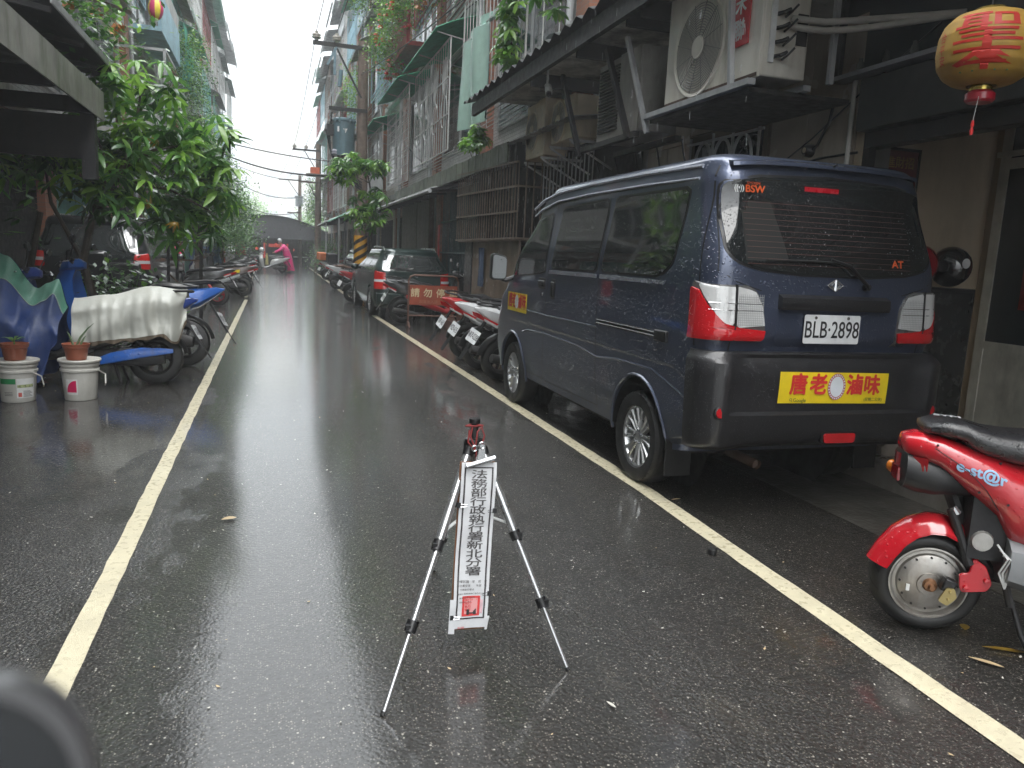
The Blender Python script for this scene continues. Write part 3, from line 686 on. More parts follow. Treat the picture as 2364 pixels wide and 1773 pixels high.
text_part('禾', .15, m_white, rb, Tm(3.086, 4.945, 3.13) @ FX, bold=.02, wx=.9); text_part('聯', .15, m_white, rb, Tm(3.086, 4.945, 2.96) @ FX, bold=.02, wx=.9);
q = MB()
for k in range(4): z = 2.76+.09*k; q.tube([(3.22, 4.71, z), (3.24, 4.66, z), (3.28, 4.65, z+.02)], .014, 8); q.tube([(3.27, 4.69, z-.02), (3.27, 4.62, z), (3.3, 4.6, z+.04)], .008, 6)
q.build('valve', m_black, ac)
q = MB(); q.box(3.38, 3.46, 4.70, 4.709, 2.85, 3.05); q.build('side_cover', m_soot, ac)
q = MB(); q.box(3.17, 3.21, 4.695, 4.709, 2.72, 3.14); q.build('valve_plate', m_white, ac)
hp = MB()
for dz in (0, .055): hp.tube([(3.32, 4.69, 2.96+dz*.9), (3.38, 4.64, 2.94+dz), (3.5, 4.58, 2.925+dz), (3.62, 4.44, 2.915+dz), (3.72, 4.28, 2.91+dz*.8), (3.84, 4.08, 2.91+dz*.4), (3.97, 3.9, 2.92)], .021, 10)
hp.build('insulated_pipe', mat('pipe_lagging', (.42, .40, .36), .7, grain=.3), ac)
# brackets of the air conditioners hang from the awning
bk = thing('bracket_frame', 'grey steel hanger with long struts holding up the largest air conditioner', 'bracket', (3.1, 5.3, 2.55), world=True)
for p_, q_ in (((3.06, 4.95, 2.59), (3.02, 4.98, 3.30)), ((3.06, 6.20, 2.45), (2.98, 6.55, 3.30)), ((3.6, 4.6, 2.6), (3.6, 4.6, 3.3))):
    MB().beam(p_, q_, .035, .035).build('strut', m_cageg, bk)
for x in (3.06, 3.5): MB().beam((x, 4.7, 2.585), (x, 6.25, 2.585), .06, .04).build('shelf_rail', m_cageg, bk)
MB().box(3.08, 3.9, 4.75, 6.2, 2.53, 2.56).build('drip_tray', m_soot, bk)
a2 = thing('air_conditioner', 'dark shaded air conditioner with a louvred front, second from the camera under the black awning', 'air conditioner', (3.1, 6.95, 2.5), group='air conditioners on the right wall', world=True)
m_acd = mat('grubby_grey_enamel', (.30, .285, .26), .5, dirt=.6)
MB().box(3.12, 3.5, 6.5, 7.45, 2.52, 3.25).build('casing', m_acd, a2, bevel=.01)
for k in range(20): MB().box(3.10, 3.118, 6.95, 7.40, 2.60+.03*k, 2.612+.03*k).build('louvre', m_soot, a2)
MB().box(3.105, 3.119, 6.5, 6.93, 2.52, 3.25).build('front_panel', m_acd, a2)
bk2 = thing('bracket_frame', 'black slanting struts that hold the dark second air conditioner', 'bracket', (3.1, 7.0, 2.45), world=True)
for p_, q_ in (((3.05, 6.55, 2.45), (2.98, 6.98, 3.3)), ((3.05, 7.7, 2.42), (2.98, 8.15, 3.3))): MB().beam(p_, q_, .045, .045).build('strut', m_soot, bk2)
for x in (3.08, 3.5): MB().beam((x, 6.45, 2.48), (x, 7.8, 2.48), .06, .05).build('shelf_rail', m_soot, bk2)
for i, (y, zc, h_, lab) in enumerate(((8.95, 2.98, .5, 'beige air conditioner with fish-scale grille on a pale bracket, above the lower canopy'), (9.95, 3.0, .72, 'tall beige air conditioner beside the pale bracket, farthest of the four'))):
    a3 = thing('air_conditioner', lab, 'air conditioner', (3.3, y, zc-h_/2), group='air conditioners on the right wall', world=True)
    MB().box(3.31, 3.62, y-.40, y+.40, zc-h_/2+.02, zc+h_/2).build('casing', m_acb, a3, bevel=.015)
    ac_fan(a3, 3.30, y+.14, zc+.01, min(.22, h_/2-.03), m_acb)
    MB().box(3.29, 3.309, y-.40, y-.12, zc-h_/2+.02, zc+h_/2-.0).build('front_panel', m_acb, a3)
    b3 = thing('bracket_frame', ('pale angled bracket under the beige scale-grille air conditioner', 'pale angled bracket under the tall beige air conditioner')[i], 'bracket', (3.3, y, zc-h_/2), world=True)
    for dy in (-.34, .34):
        MB().beam((3.28, y+dy, zc-h_/2-.01), (3.85, y+dy, zc-h_/2-.01), .03, .03).build('arm', m_cagew, b3); MB().beam((3.3, y+dy, zc-h_/2-.03), (3.83, y+dy, zc-h_/2-.3), .02).build('brace', m_cagew, b3)

# lower canopy, barred enclosure, boards and gates beneath it
cn = thing('lean_to', 'low grey tin canopy over a barred enclosure beyond the van', 'lean-to', (3.2, 13, 0), world=True)
q = MB(); corr(q, 4.1, 3.14, 8.3, 10.74, 3.06, 2.92, pitch=.12); q.build('rear_sheet', m_zinc, cn)
MB().box(3.2, 4.1, 10.74, 21.4, 2.93, 2.95).build('canopy_deck', m_zinc, cn)
nf = 46
for k in range(nf):
    a = 10.76+(21.3-10.76)*k/nf; MB().box(3.17+.006*(k % 2), 3.19+.006*(k % 2), a, a+.215, 2.69, 2.96+.01*math.sin(k)).build('fascia_sheet', mat('mossy_tin', (.20, .21, .18), .45, .3, var=.3, vs=4, dirt=.7, dirtcol=(.06, .075, .045)), cn)
MB().box(3.2, 4.1, 10.68, 10.74, 2.62, 2.93).build('end_plate', m_soot, cn)
q = MB(); q.box(3.22, 3.30, 10.5, 10.6, 2.0, 2.95); q.box(4.0, 4.1, 8.2, 8.3, 0, 3.0); q.build('post', m_soot, cn)
en = thing('barred_enclosure', 'brown iron barred enclosure standing on plywood boards beyond the van', 'window cage', (3.2, 11, 0), world=True)
m_ply = mat('brown_board', (.17, .125, .09), .6, var=.2, vs=1.5, dirt=.5, grain=.15)
X0, YA, YB, ZA, ZB = 3.2, 10.25, 13.85, 1.62, 2.64
nb = 25
for k in range(nb+1):
    y = YA+(YB-YA)*k/nb; MB().beam((X0, y, ZA), (X0, y, ZB+.12*(y-YA)/(YB-YA)), .012).build('bar', m_cageb, en, smooth=0)
for z in (ZA, ZA+.36, ZA+.70, ZB): MB().beam((X0-.015, YA, z), (X0-.015, YB, z+(.12*(z-ZA)/(ZB-ZA))), .03, .025).build('rail', m_cageb, en, smooth=0)
for k in range(7): x = X0+.11*(k+1); MB().beam((x, YA, ZA), (x, YA, ZB), .016).build('bar', m_cageb, en, smooth=0)
MB().box(X0+.02, 3.95, YA+.02, YB, ZA-.03, ZA-.005).build('floor', m_cageb, en)
for z in (ZA, ZA+.7): MB().beam((X0, YA, z), (3.95, YA, z), .025).build('rail', m_cageb, en, smooth=0)
for k, (a, b) in enumerate([(10.3, 11.15), (11.16, 12.02), (12.03, 12.9)]): MB().box(3.26+.004*k, 3.29, a, b, .02, ZA-.035).build('board', m_ply, en)
MB().box(3.25, 3.30, 12.92, 13.4, 0, ZA-.035).build('post', m_soot, en)
# second set of bars nearer the van with a red board
for k in range(14): y = 8.4+.13*k; MB().beam((3.5, y, 2.12), (3.5, y, 2.66), .012).build('bar', m_cageg, en, smooth=0)
MB().beam((3.49, 8.35, 2.12), (3.49, 10.2, 2.12), .03).build('rail', m_cageb, en, smooth=0)
MB().box(3.49, 3.52, 8.6, 9.6, 1.75, 2.10).build('red_board', mat('red_board', (.30, .02, .03), .5), en)
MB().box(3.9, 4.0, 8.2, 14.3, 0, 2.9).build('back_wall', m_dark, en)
cl = thing('cloth', 'faded blue cloth pinned to the plywood boards beyond the van', 'cloth', (3.245, 12.2, 1.2))
q = MB(); q.grid(lambda u, v: (-.012+.008*math.sin(u*9)+.005*math.sin(v*7+u*4), -.17+.34*u, -.33+.62*v), 12, 14); q.grid(lambda u, v: (-.008+.008*math.sin(u*9)+.005*math.sin(v*7+u*4), -.17+.34*u, -.33+.62*v), 12, 14, flip=True); q.build('fabric', mat('faded_blue_cloth', (.05, .08, .15), .8, var=.3), cl)
gt = thing('iron_gate', 'dark green slatted iron gate under the grey tin canopy', 'gate', (3.6, 15.4, 0), world=True)
MB().box(3.75, 3.8, 13.9, 18.4, 0, 2.9).build('backing', m_dark, gt)
m_gate = mat('dark_teal_iron', (.04, .075, .08), .5, .2, dirt=.4)
for k in range(24): y = 13.95+k*.13; MB().beam((3.6, y, .25), (3.6, y, 2.75), .018).build('bar', m_gate, gt, smooth=0)
for z in (.28, .95, 1.4, 2.05, 2.7): MB().beam((3.58, 13.9, z), (3.58, 17.0, z), .035).build('rail', m_gate, gt, smooth=0)
MB().box(3.55, 3.75, 17.02, 17.5, 0, 2.8).build('post', m_brick, gt); MB().box(3.53, 3.549, 17.05, 17.2, 1.0, 2.0).build('red_couplet', m_redink, gt)
MB().box(3.6, 3.64, 17.5, 18.3, .2, 1.5).build('door', mat('ochre_door', (.22, .13, .06), .5), gt); MB().box(3.56, 3.66, 18.3, 18.42, 0, 2.8).build('post', m_rustd, gt)
bw = MB(); bw.box(3.5, 3.6, 13.9, 16.4, 0, .26); bw.build('brick_sill', t_brick, gt)
wl = thing('wall', 'plain dark beige wall panel behind the green estate car', 'wall', (3.7, 20.5, 0), world=True)
for k, (a, b) in enumerate([(18.5, 19.35), (19.4, 20.6), (20.64, 21.9), (21.94, 23.1)]): MB().box(3.66+.01*(k % 2), 3.75, a, b, 0, 2.72).build('panel', mat('drab_panel', (.16, .15, .14), .6, dirt=.4), wl)
lt2 = thing('lean_to', 'pipe-edged dark eave beyond the grey tin canopy, beside the small tree', 'lean-to', (3.1, 19, 2.7), world=True)
q = MB(); corr(q, 3.9, 3.05, 15.6, 27.5, 2.84, 2.66, pitch=.2, amp=.02); q.build('sheet', m_zinc, lt2)
for k in range(11): MB().beam((3.04, 15.7+k, 2.60), (3.6, 15.75+k, 2.66), .05).build('rafter', m_soot, lt2)
q = MB(); q.tube([(3.02, 15.6, 2.60), (3.02, 27.4, 2.62)], .04, 8); q.build('gutter_pipe', m_gsheet, lt2)
# awnings over the far right shops
for i, (a, b, m_, lab) in enumerate([(27.8, 33.5, m_gsheet, 'grey tin shop awning past the second bay, right side'), (33.6, 40.0, m_green, 'green arched shop awning farther down the right side'), (40.2, 47.5, m_gsheet, 'long pale tin awning before the arched hall')]):
    q = thing('shop_awning', lab, 'awning', (2.9, a, 2.8), world=True)
    c = MB(); corr(c, 3.9, 2.75-.1*i, a, b, 3.2, 2.72, pitch=.25, amp=.025, curl=.5); c.build('sheet', m_, q)
    c = MB(); [c.beam((3.9, a+k*1.4, 2.9), (2.78-.1*i, a+k*1.4, 2.68), .05) for k in range(int((b-a)/1.4)+1)]; c.build('rafters', m_soot, q)
    c = MB(); c.beam((2.8-.1*i, a+.1, 0), (2.8-.1*i, a+.1, 2.7), .05); c.build('post', m_cageg, q)

# hanging green tarp sheet over the second-storey cage
cu_ = thing('plastic_curtain', 'pale green plastic sheet hanging from the second-storey cage above the black awning', 'curtain', (3.12, 12.3, 3.5), world=True)
def curt(u, v): return (3.08+.05*math.sin(u*11)+.03*math.sin(v*3+u*5)+(.12 if v > .9 else 0), 11.75+1.5*u, 3.42+1.62*v)
q = MB(); q.grid(curt, 30, 24); q.grid(lambda u, v: tuple(a+b for a, b in zip(curt(u, v), (.006, 0, 0))), 30, 24, flip=True); q.build('sheet', mat('mint_plastic', (.42, .62, .54), .22, var=.1, coat=.6), cu_)

# ---------------------------------------------------------------- left canopies
lc = thing('lean_to', 'mossy tin canopy over the near left side of the alley, carried by a dark post', 'lean-to', (-1.6, 4, 2.7), world=True)
q = MB()
corr(q, -4.6, -1.57, -6, 8.75, 3.1, 2.74, pitch=.3, amp=.02); q.build('roof_sheet', m_zinc, lc)
m_moss = mat('mossy_fascia', (.27, .265, .24), .5, .2, var=.3, vs=2.5, dirt=.9, dirtcol=(.07, .10, .04))
for k in range(8): MB().box(-1.56-.004*(k % 2), -1.575-.004*(k % 2), -6+1.84*k, -6+1.84*k+1.835, 2.48, 2.75).build('fascia_sheet', m_moss, lc)
for y in (-2, 1, 4, 7.2, 8.5): MB().box(-4.6, -1.6, y, y+.08, 2.52, 2.66).build('beam', m_soot, lc)
MB().box(-1.72, -1.60, 8.42, 8.54, 1.9, 2.5).build('post', m_soot, lc)
MB().box(-4.5, -1.65, 8.6, 8.66, 2.1, 2.5).build('end_board', m_soot, lc)
MB().box(-3.6, -3.5, 8.45, 8.55, 0, 2.55).build('post', m_soot, lc); MB().box(-1.70, -1.6, -3.6, -3.5, 0, 2.5).build('post', m_soot, lc)
l2 = thing('awning', 'ragged black corrugated awning above the left tin canopy', 'awning', (-1.7, 8, 3.1), world=True)
q = MB(); corr(q, -3.2, -1.6, 7.0, 10.6, 3.60, 3.12, pitch=.16, amp=.02); q.build('sheet', mat('black_sheet', (.04, .04, .04), .5), l2)
for y in (7.1, 8.2, 9.3, 10.4): MB().beam((-3.2, y, 3.3), (-1.62, y, 3.06), .04).build('rafter', m_soot, l2)
MB().box(-1.60, -1.585, 7.0, 10.6, 3.09, 3.15).build('edge_trim', m_zinc, l2)
op = thing('orange_post', 'rusty orange post above the left tin canopy at the frame edge', 'post', (-1.75, 5.4, 2.8), world=True); MB().box(-1.80, -1.72, 5.4, 5.48, 2.74, 4.2).build('post_shaft', mat('orange_rust', (.36, .12, .05), .6, dirt=.4), op)
pa = thing('awning', 'translucent pale awning spotted with rain high above the broad-leaved tree', 'awning', (-2.6, 14.8, 5.2), world=True)
m_trans = mat('translucent_sheet', (.50, .50, .50), .3, var=.25, vs=30, alpha=.8, drops=.5, ds=30)
q = MB(); q.grid(lambda u, v: (-3.25+.95*v, 13.4+3.0*u, 5.75-.5*v**1.5+.01*math.sin(u*50)), 40, 5); q.build('sheet', m_trans, pa)
MB().beam((-3.25, 15.6, 5.45), (-2.32, 15.6, 5.24), .06).build('bracket', m_cageb, pa); MB().beam((-2.95, 15.9, 3.2), (-2.95, 15.9, 5.4), .04).build('strut', m_cageg, pa)
pf = thing('pipe_frame', 'bare steel pipe rack standing out from the left facade above the tree', 'rack', (-2.8, 18, 4), world=True)
for p_, q_ in (((-3.25, 17.3, 5.05), (-2.0, 17.3, 5.05)), ((-2.0, 17.3, 5.05), (-2.0, 17.3, 3.9)), ((-3.25, 17.3, 4.4), (-2.3, 17.3, 4.4)), ((-2.0, 17.3, 5.05), (-2.0, 19.0, 5.05))): MB().beam(p_, q_, .05).build('pipe', m_alu, pf)

# ---------------------------------------------------------------- the arched hall at the end, far buildings
hl = thing('market_hall', 'dark arched hall roof closing the far end of the alley, red lights inside', 'hall', (0, 62, 0), world=True)
m_hall = mat('hall_sheet', (.10, .10, .115), .6, var=.15, dirt=.3)
arc = lambda x: 3.70-1.35*(min(abs(x+.1), 4.6)/4.6)**2
pts = [(-6.2+12.4*k/40) for k in range(41)]
q = MB(); q.add([(x, 62, arc(x)) for x in pts]+[(x, 62, 2.0) for x in pts], [(k, k+41, k+42, k+1) for k in range(40)]); q.add([(x, 62.05, arc(x)) for x in pts]+[(x, 62.05, 2.0) for x in pts], [(k, k+1, k+42, k+41) for k in range(40)]); q.build('gable', m_hall, hl)
q = MB(); q.grid(lambda u, v: (-6.2+12.4*u, 61.8+20*v, arc(-6.2+12.4*u)+.03), 40, 2); q.build('roof', m_zinc, hl)
MB().box(-6.2, 6.2, 74, 74.2, 0, 3.0).build('rear_wall', m_dark, hl)
for x in (-5.9, 5.9): MB().box(x-.3, x+.3, 62.1, 74, 0, 2.3).build('side_wall', m_dark, hl)
for x in (-1.6, -.3, 1.5, 2.7, 3.4): MB().box(x-.07, x+.07, 61.95, 62.1, 0, 2.0).build('post', m_soot, hl)
m_lamp = mat('red_lamp', (.6, .05, .03), .5, emit=(1, .10, .05, .12)); m_banner_glow = mat('glowing_red_banner', (.5, .05, .04), .6, emit=(1, .12, .08, .08))  # couplets and sign board are given a faint glow of their own
for x in (-.55, 1.15): MB().box(x-.07, x+.07, 63, 63.05, .5, 1.65).build('couplet', m_banner_glow, hl)
for x, z in ((-1.1, 1.2), (1.55, 1.2), (.3, 1.55)): q = MB(); q.ball((x, 62.8, z), .12, 10, 8); q.build('lantern_lamp', m_lamp, hl)
MB().box(-.4, 1.0, 63.1, 63.15, 1.35, 1.6).build('sign_board', m_banner_glow, hl)
MB().box(-1.9, 3.0, 66, 66.1, .6, .7).build('counter_rail', m_steel, hl)
def tower(name, label, x0, x1, y0, z0, z1, col, win, dep=15, wc=(.2, .21, .23)):
    t_ = thing(name, label, 'building', ((x0+x1)/2, y0, 0), world=True)
    mm = mat('facade_'+name+str(int(x0)), col, .8, var=.08)
    MB().box(x0, x1, y0, y0+dep, z0, z1).build('wall', mm, t_)
    mw = mat('far_window'+str(int(x0)), wc, .3)
    for (a, b, c, d) in win: w_ = MB().box(a, b, y0-.25, y0-.05, c, d).build('window', mw, t_)
    return t_
# cream block about 150 m away, pale high-rises beyond it
k_ = 2.
tower('apartment_block', 'cream apartment block with dark windows beyond the arched hall', -4.5*k_, 22*k_, 200*k_, 0, 1.34+20.7*k_, (.55, .50, .40), [(x*k_, (x+w_)*k_, 1.34+(z-1.34)*k_, 1.34+(z+.26)*k_) for z in (8.5, 13.2, 18) for x, w_ in ((-1.5, 3), (3.5, 4), (8.2, 2.4))]+[(11.5*k_, 18.2*k_, 1.34+(z-1.34)*k_, 1.34+(z+2.2)*k_) for z in (6.5, 11.5, 16.6)], wc=(.16, .18, .22))
tower('stair_tower', 'cream stair tower rising over the cream apartment block', -4.0*k_, 6.5*k_, 201*k_, 1.34+20.7*k_, 1.34+33.7*k_, (.52, .48, .38), [(4.2*k_, 5.2*k_, 1.34+29*k_, 1.34+31*k_)])
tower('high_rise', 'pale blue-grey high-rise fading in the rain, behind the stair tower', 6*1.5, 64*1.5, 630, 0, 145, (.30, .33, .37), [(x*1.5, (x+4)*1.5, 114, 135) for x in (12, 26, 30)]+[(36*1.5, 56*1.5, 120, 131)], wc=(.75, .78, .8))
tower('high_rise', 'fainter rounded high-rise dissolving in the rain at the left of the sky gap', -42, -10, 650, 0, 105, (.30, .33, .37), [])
hz_h = MB(); hz_h.grid(lambda u, v: (-420+840*u, 780+60*v, (40+32*math.sin(u*9)+13*math.sin(u*23))*v), 40, 3); hz_h.build('hills', mat('far_hill', (.06, .09, .07), .9), kind='structure')
# ---------------------------------------------------------------- vehicles
class Body:
    """closed car shell: for every height a plan outline (half width, rear y, front y, rear and front corner radius)"""
    def __init__(s, W, YR, YF, RR, RF, ztop, cap=.10, crown=.03):
        s.W, s.YR, s.YF, s.RR, s.RF, s.zt, s.cap, s.crown = W, YR, YF, RR, RF, ztop, cap, crown
    def f(s, T, z): return Is(z, [p[0] for p in T], [p[1] for p in T])
    def ring(s, z, inset=0., lift=0., out=0.):
        w, yr, yf = s.f(s.W, z)-inset+out, s.f(s.YR, z)+inset-out, s.f(s.YF, z)-inset+out
        rr, rf = max(.01, s.f(s.RR, z)-inset*.5), max(.01, s.f(s.RF, z)-inset*.5); P = []
        N = 8; bow = .025
        def by(x): return bow*(x/w)**2   # rear and front faces bow slightly
        for k in range(13): x = -w+rr+(2*w-2*rr)*k/12; P.append((x, yr+by(x)*.6, z+lift))
        for k in range(1, N): a = -PI/2+PI/2*k/N; P.append((w-rr+rr*math.cos(a), yr+.6*bow+rr+rr*math.sin(a), z+lift))
        for k in range(25): y = yr+rr+.6*bow+(yf-rf-yr-rr-.6*bow)*k/24; P.append((w, y, z+lift))
        for k in range(1, N): a = PI/2*k/N; P.append((w-rf+rf*math.cos(a), yf-rf+rf*math.sin(a), z+lift))
        for k in range(13): x = w-rf-(2*w-2*rf)*k/12; P.append((x, yf-2*by(x)*0, z+lift))
        for k in range(1, N): a = PI/2+PI/2*k/N; P.append((-w+rf+rf*math.cos(a), yf-rf+rf*math.sin(a), z+lift))
        for k in range(25): y = yf-rf-(yf-rf-yr-rr-.6*bow)*k/24; P.append((-w, y, z+lift))
        for k in range(1, N): a = PI+PI/2*k/N; P.append((-w+rr+rr*math.cos(a), yr+.6*bow+rr+rr*math.sin(a), z+lift))
        return P
    def shell(s, z0, zs=None):
        m = MB(); zs = zs or [z0+(s.zt-z0)*k/44 for k in range(45)]
        rings = [s.ring(z) for z in zs]
        for k in range(1, 7):
            a = PI/2*k/6; rings.append(s.ring(s.zt, s.cap*(1-math.cos(a)), s.cap*.55*math.sin(a)))
        w = s.f(s.W, s.zt)
        for q in (.35, .6, .85): rings.append(s.ring(s.zt, s.cap+q*(w-s.cap)*.9, s.cap*.55+s.crown*q))
        m.loft(rings); return m
    def side(s, y, z, sg, off=.0):       # point on the side
        w, yr, yf, rr, rf = (s.f(t, z) for t in (s.W, s.YR, s.YF, s.RR, s.RF)); x = w
        if y < yr+rr+.015: d = min(rr, (yr+rr+.015-y)); x = w-rr+math.sqrt(max(0, rr*rr-d*d))
        if y > yf-rf: d = min(rf, (y-yf+rf)); x = w-rf+math.sqrt(max(0, rf*rf-d*d))
        return (sg*(x+off), y, z)
    def rear(s, x, z, off=.0):
        w, yr, rr = s.f(s.W, z), s.f(s.YR, z), s.f(s.RR, z); y = yr+.015*(x/w)**2
        if abs(x) > w-rr: d = min(rr, abs(x)-w+rr); y = yr+.015+rr-math.sqrt(max(0, rr*rr-d*d))
        return (x, y-off, z)
    def front(s, x, z, off=0.):
        w, yf, rf = s.f(s.W, z), s.f(s.YF, z), s.f(s.RF, z); y = yf
        if abs(x) > w-rf: d = min(rf, abs(x)-w+rf); y = yf-rf+math.sqrt(max(0, rf*rf-d*d))
        return (x, y+off, z)
def scan(poly, z):   # horizontal extent of a polygon (a,z) at height z
    xs = []
    for i in range(len(poly)):
        (a, b), (c, d) = poly[i], poly[(i+1) % len(poly)]
        if (b <= z < d) or (d <= z < b): xs.append(a+(c-a)*(z-b)/(d-b))
    return (min(xs), max(xs)) if xs else None
def round_poly(poly, r=.04, n=5):
    out = []; m = len(poly)
    for i in range(m):
        p0, p, p1 = V((*poly[i-1], 0)), V((*poly[i], 0)), V((*poly[(i+1) % m], 0))
        a = (p0-p); b = (p1-p); ra = min(r, a.length*.45, b.length*.45)
        A = p+a.normalized()*ra; B = p+b.normalized()*ra
        for k in range(n+1):
            t = k/n; q = A*(1-t)**2+p*2*t*(1-t)+B*t*t; out.append((q.x, q.y))
    return out
def patch(m, fn, poly, off, nz=26, na=14, thick=.006):
    # sheet laid on a body surface: fn(a, z, off) ; rows follow the outline
    zs_ = [p[1] for p in poly]; z0, z1 = min(zs_)+1e-4, max(zs_)-1e-4; rows = []
    for j in range(nz+1):
        z = z0+(z1-z0)*j/nz; e = scan(poly, z)
        if not e: continue
        rows.append([(e[0]+(e[1]-e[0])*i/na, z) for i in range(na+1)])
    R_ = len(rows)
    vs = [fn(a, z, off) for r in rows for a, z in r]+[fn(a, z, off-thick) for r in rows for a, z in r]
    fs = []; n = na+1; o2 = R_*n
    for j in range(R_-1):
        for i in range(na): q = (j*n+i, j*n+i+1, (j+1)*n+i+1, (j+1)*n+i); fs.append(q)
    for j in range(R_-1): fs += [(j*n, (j+1)*n, o2+(j+1)*n, o2+j*n), (j*n+na, o2+j*n+na, o2+(j+1)*n+na, (j+1)*n+na)]
    for i in range(na): fs += [(i, o2+i, o2+i+1, i+1), ((R_-1)*n+i, (R_-1)*n+i+1, o2+(R_-1)*n+i+1, o2+(R_-1)*n+i)]
    m.add(vs, fs)
def orient(me):
    import bmesh
    bm = bmesh.new(); bm.from_mesh(me); bmesh.ops.recalc_face_normals(bm, faces=bm.faces); bm.to_mesh(me); bm.free()
def seam(m, fn, pts, w_=.008, off=.0012):
    # dark panel gap following points (a,z) on a surface
    P = []
    for i in range(len(pts)-1):
        a, b = pts[i], pts[i+1]; k = max(2, int(math.hypot(b[0]-a[0], b[1]-a[1])/.05))
        for j in range(k if i < len(pts)-2 else k+1): t = j/k; P.append((a[0]+(b[0]-a[0])*t, a[1]+(b[1]-a[1])*t))
    vs = []
    for i, p in enumerate(P):
        q0, q1 = P[max(0, i-1)], P[min(len(P)-1, i+1)]; d = V((q1[0]-q0[0], q1[1]-q0[1], 0)); d = d.normalized() if d.length else V((1, 0, 0)); nx, ny = -d.y*w_/2, d.x*w_/2
        vs += [fn(p[0]+nx, p[1]+ny, off), fn(p[0]-nx, p[1]-ny, off)]
    m.add(vs, [(2*i, 2*i+1, 2*i+3, 2*i+2) for i in range(len(P)-1)])
def wheel(parent, x, y, z, r, w_, sg, rimr, spokes=8, rim_m=None, style='alloy'):
    rim_m = rim_m or m_alloy
    ty = MB(); h = w_/2
    pr = [(rimr, -h*.75), (rimr+.012, -h*.92), (r*.86, -h*1.02), (r*.94, -h*.98), (r*.985, -h*.8), (r, -h*.55), (r, h*.55), (r*.985, h*.8), (r*.94, h*.98), (r*.86, h*1.02), (rimr+.012, h*.92), (rimr, h*.75)]
    ty.lathe(pr, (x, y, z), 'x', 56)
    nb_ = 44
    for k in range(nb_):      # shoulder tread blocks
        a = 2*PI*k/nb_
        for s_ in (-1, 1):
            q = [(x+s_*h*c, y+rr*math.cos(a+da), z+rr*math.sin(a+da)) for c, rr, da in ((.98, r*.955, 0), (.98, r*.955, .075), (.5, r*1.006, .085), (.5, r*1.006, .01))]
            q2 = [(x+s_*h*c, y+rr*math.cos(a+da), z+rr*math.sin(a+da)) for c, rr, da in ((1.0, r*.93, 0), (1.0, r*.93, .075), (.5, r*.98, .085), (.5, r*.98, .01))]
            ty.add(q+q2, [(0,1,2,3),(4,7,6,5),(0,4,5,1),(1,5,6,2),(2,6,7,3),(3,7,4,0)])
    wt = ty.build('wheel', m_rub, parent)
    rm = MB(); f = h*.72
    rm.lathe([(rimr, sg*-h*.7), (rimr-.02, sg*-h*.5), (rimr-.028, sg*f*.2), (rimr-.006, sg*f*1.05), (rimr+.004, sg*f*1.12), (rimr+.004, sg*f*.95)], (x, y, z), 'x', 48)
    rm.lathe([(0, sg*f*.92), (.045, sg*f*.90), (.06, sg*f*.78), (.062, sg*f*.3)], (x, y, z), 'x', 28)
    for k in range(spokes):
        a = 2*PI*k/spokes
        R2 = Matrix.Rotation(a, 4, 'X')
        for s_ in (-1, 1):
            pts_ = [(sg*f*.80, s_*.012, .045), (sg*f*.86, s_*.016, .045+(rimr-.06)*.5), (sg*f*.95, s_*.034, rimr-.008)]
            rm.M = Tm(x, y, z) @ R2; rm.tube(pts_, [.011, .010, .013], 6); rm.M = None
        rm.M = Tm(x, y, z) @ R2; rm.add([(sg*f*.74, -.02, .04), (sg*f*.74, .02, .04), (sg*f*.84, .038, rimr-.01), (sg*f*.84, -.038, rimr-.01), (sg*f*.3, -.02, .04), (sg*f*.3, .02, .04), (sg*f*.3, .038, rimr-.01), (sg*f*.3, -.038, rimr-.01)], [(0,1,2,3),(0,4,5,1),(1,5,6,2),(3,2,6,7),(0,3,7,4)]); rm.M = None
    rb_ = rm.build('rim', rim_m, wt); orient(rb_.data)
    nu = MB()
    for k in range(5): a = 2*PI*k/5+.3; nu.lathe([(0, sg*(f*.86+.02)), (.007, sg*(f*.86+.018)), (.0095, sg*(f*.86)), (.0095, sg*f*.7)], (x, y+.046*math.cos(a)*1.0, z+.046*math.sin(a)), 'x', 8)
    nu.build('wheel_nuts', m_steel, wt)
    bd = MB(); bd.lathe([(.0, sg*f*.1), (rimr-.03, sg*f*.1)], (x, y, z), 'x', 24); bd.build('brake_plate', m_soot, wt)
    return wt
def arches(o, B, ys, r, z, depth=.42):
    # wheel arches cut from the shell with a boolean, then applied
    for y in ys:
        for sg in (-1, 1):
            c = MB(); c.prism([(r*math.cos(2*PI*i/44), r*math.sin(2*PI*i/44)) for i in range(44)], 0, depth, 'x')
            me = c.mesh('cutter', m_black); orient(me)
            k = bpy.data.objects.new('cutter', me); COL.objects.link(k)
            bpy.context.view_layer.update(); k.matrix_world = o.matrix_world @ Tm(sg*(max(p[1] for p in B.W)+.06)-(depth if sg > 0 else 0), y, z)
            md = o.modifiers.new('arch', 'BOOLEAN'); md.operation = 'DIFFERENCE'; md.solver = 'EXACT'; md.object = k
            CUT.append(k)
    bpy.context.view_layer.update()
    me2 = bpy.data.meshes.new_from_object(o.evaluated_get(bpy.context.evaluated_depsgraph_get()))
    o.modifiers.clear(); o.data = me2
    me2.set_sharp_from_angle(angle=math.radians(38))
    for k in CUT: bpy.data.objects.remove(k)
    CUT.clear()
CUT = []

